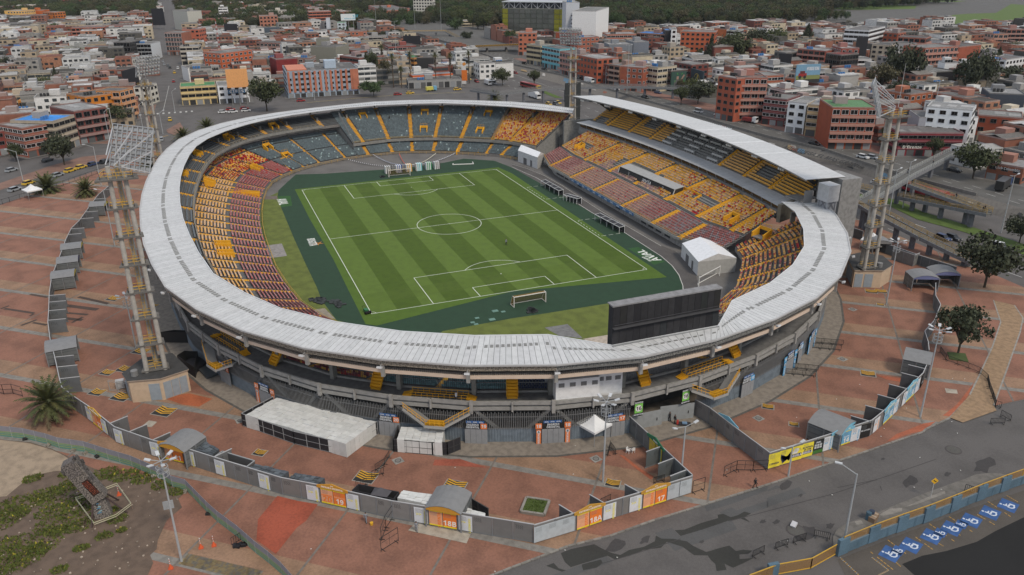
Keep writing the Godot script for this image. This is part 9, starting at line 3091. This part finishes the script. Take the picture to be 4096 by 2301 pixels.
	truck("blue bus on the highway by the fan palms",v2(97,-315.5),.0,Color(.05,.2,.45),Color(.05,.2,.45),9.0,2.3,-.13,"bus")
	truck("yellow bus far up the highway",v2(138.1,-730),.3,Color(.6,.4,.04),Color(.6,.4,.04),8.0,2.2,-.13,"bus")
func person(label:String,p:Vector2,turn:float,top:Color,legs:Color,y:=.0,stride:=.15):
	var m:=MB.new()
	var skin:=Color(.25,.14,.09)
	var prof:=[[.95,.17],[1.1,.15],[1.3,.19],[1.42,.2],[1.48,.08],[1.54,.06],[1.6,.095],[1.7,.105],[1.77,.06],[1.79,.01]]
	for i in prof.size()-1:
		m.tube(v3(0,prof[i][0],0),v3(0,prof[i+1][0],0),prof[i][1],prof[i+1][1],9,top if i<4 else skin if i<7 else Color(.02,.02,.02),false)
	for s in [-1.0,1.0]:
		var hip:=v3(s*.09,.97,0)
		var knee:=v3(s*.1,.52,s*stride*.6)
		var foot:=v3(s*.1,.08,s*stride)
		m.tube(hip,knee,.1,.075,7,legs,false)
		m.tube(knee,foot,.075,.05,7,legs,false)
		m.box(foot+v3(0,-.03,.06),v3(.1,.09,.26),Color(.02,.02,.02))
		var sh:=v3(s*.19,1.4,0)
		var el:=v3(s*.26,1.12,-s*stride*.5)
		var ha:=v3(s*.24,.88,-s*stride+.08)
		m.tube(sh,el,.065,.05,6,top,false)
		m.tube(el,ha,.05,.035,6,top,false)
		for k in 4:
			m.tube(ha,ha+v3((k-1.5)*.018,-.12+.012*absf(k-1.5),.02),.012,.009,4,skin,false)
		m.tube(ha,ha+v3(-s*.04,-.06,.04),.013,.01,4,skin,false)
	m.box(v3(0,1.66,.105),v3(.03,.05,.03),skin)
	var o:=lone("person",m,M.plain,label,"person","people about the stadium")
	o.position=V(p,y)
	o.rotation.y=turn
func make_people():
	var k:=Color(.02,.021,.024)
	var g:=Color(.22,.24,.27)
	person("person in black with a white cap standing at the sliding gate",v2(2.5,113.3),.5,k,k)
	person("person in black pulling the pallet truck at gate 16",v2(2.8,114.4),1.5,k,k)
	person("person in grey overalls sweeping beside the fence of gate 19",v2(-49.6,119.8),2.6,g,g)
	person("person in grey overalls holding a hose at gate 18B",v2(-43.7,124.2),2.8,g,g)
	person("person in dark clothes walking on the brick kerb by the road",v2(4.3,133.4),1.0,k,Color(.06,.045,.035),.0,.3)
	person("groundskeeper in grey top standing on the striped pitch",v2(8.6,22.9),.0,g,k)
	person("person in a white shirt on the concourse stair landing",at(10.2,1.2),.5,Color(.65,.66,.68),k,6.8)
	person("person in dark clothes among the right corner seats",at(1.6,15.5),-2.0,k,Color(.08,.09,.1),5.3)
	person("person in black standing alone among the far grey seats",at(32.3,8.0),.0,k,k,9.8)
	person("person in black beside the green striped box",v2(11,-63.4),.3,k,k)
	for q in [["walking high on the long footbridge",v2(154.1,25.4),7.7],["at the rail on the long footbridge",v2(140.1,28.8),7.4],["halfway down the upper zigzag ramp",v2(135.1,51.3),6.0],["first at the zigzag ramp's turn",v2(133.5,61.6),5.2],["second at the zigzag ramp's turn",v2(134.7,61.2),5.2]]:
		person("person in dark clothes "+q[0],q[1],1.0,k,Color(.03,.04,.07),q[2])
	var b:=MB.new()
	b.tube(Vector3.ZERO,v3(0,.4,0),.2,.24,10,Color(.65,.36,.02))
	lone("bucket",b,M.plain,"yellow bucket on the paving beside the sweeping person","bucket").position=V(v2(-49,120.5))
func v3(x:float,y:float,z:float)->Vector3:
	return Vector3(x,y,z)
func v2(x:float,y:float)->Vector2:
	return Vector2(x,y)
func pv(a:Array)->PackedVector2Array:
	return PackedVector2Array(a)
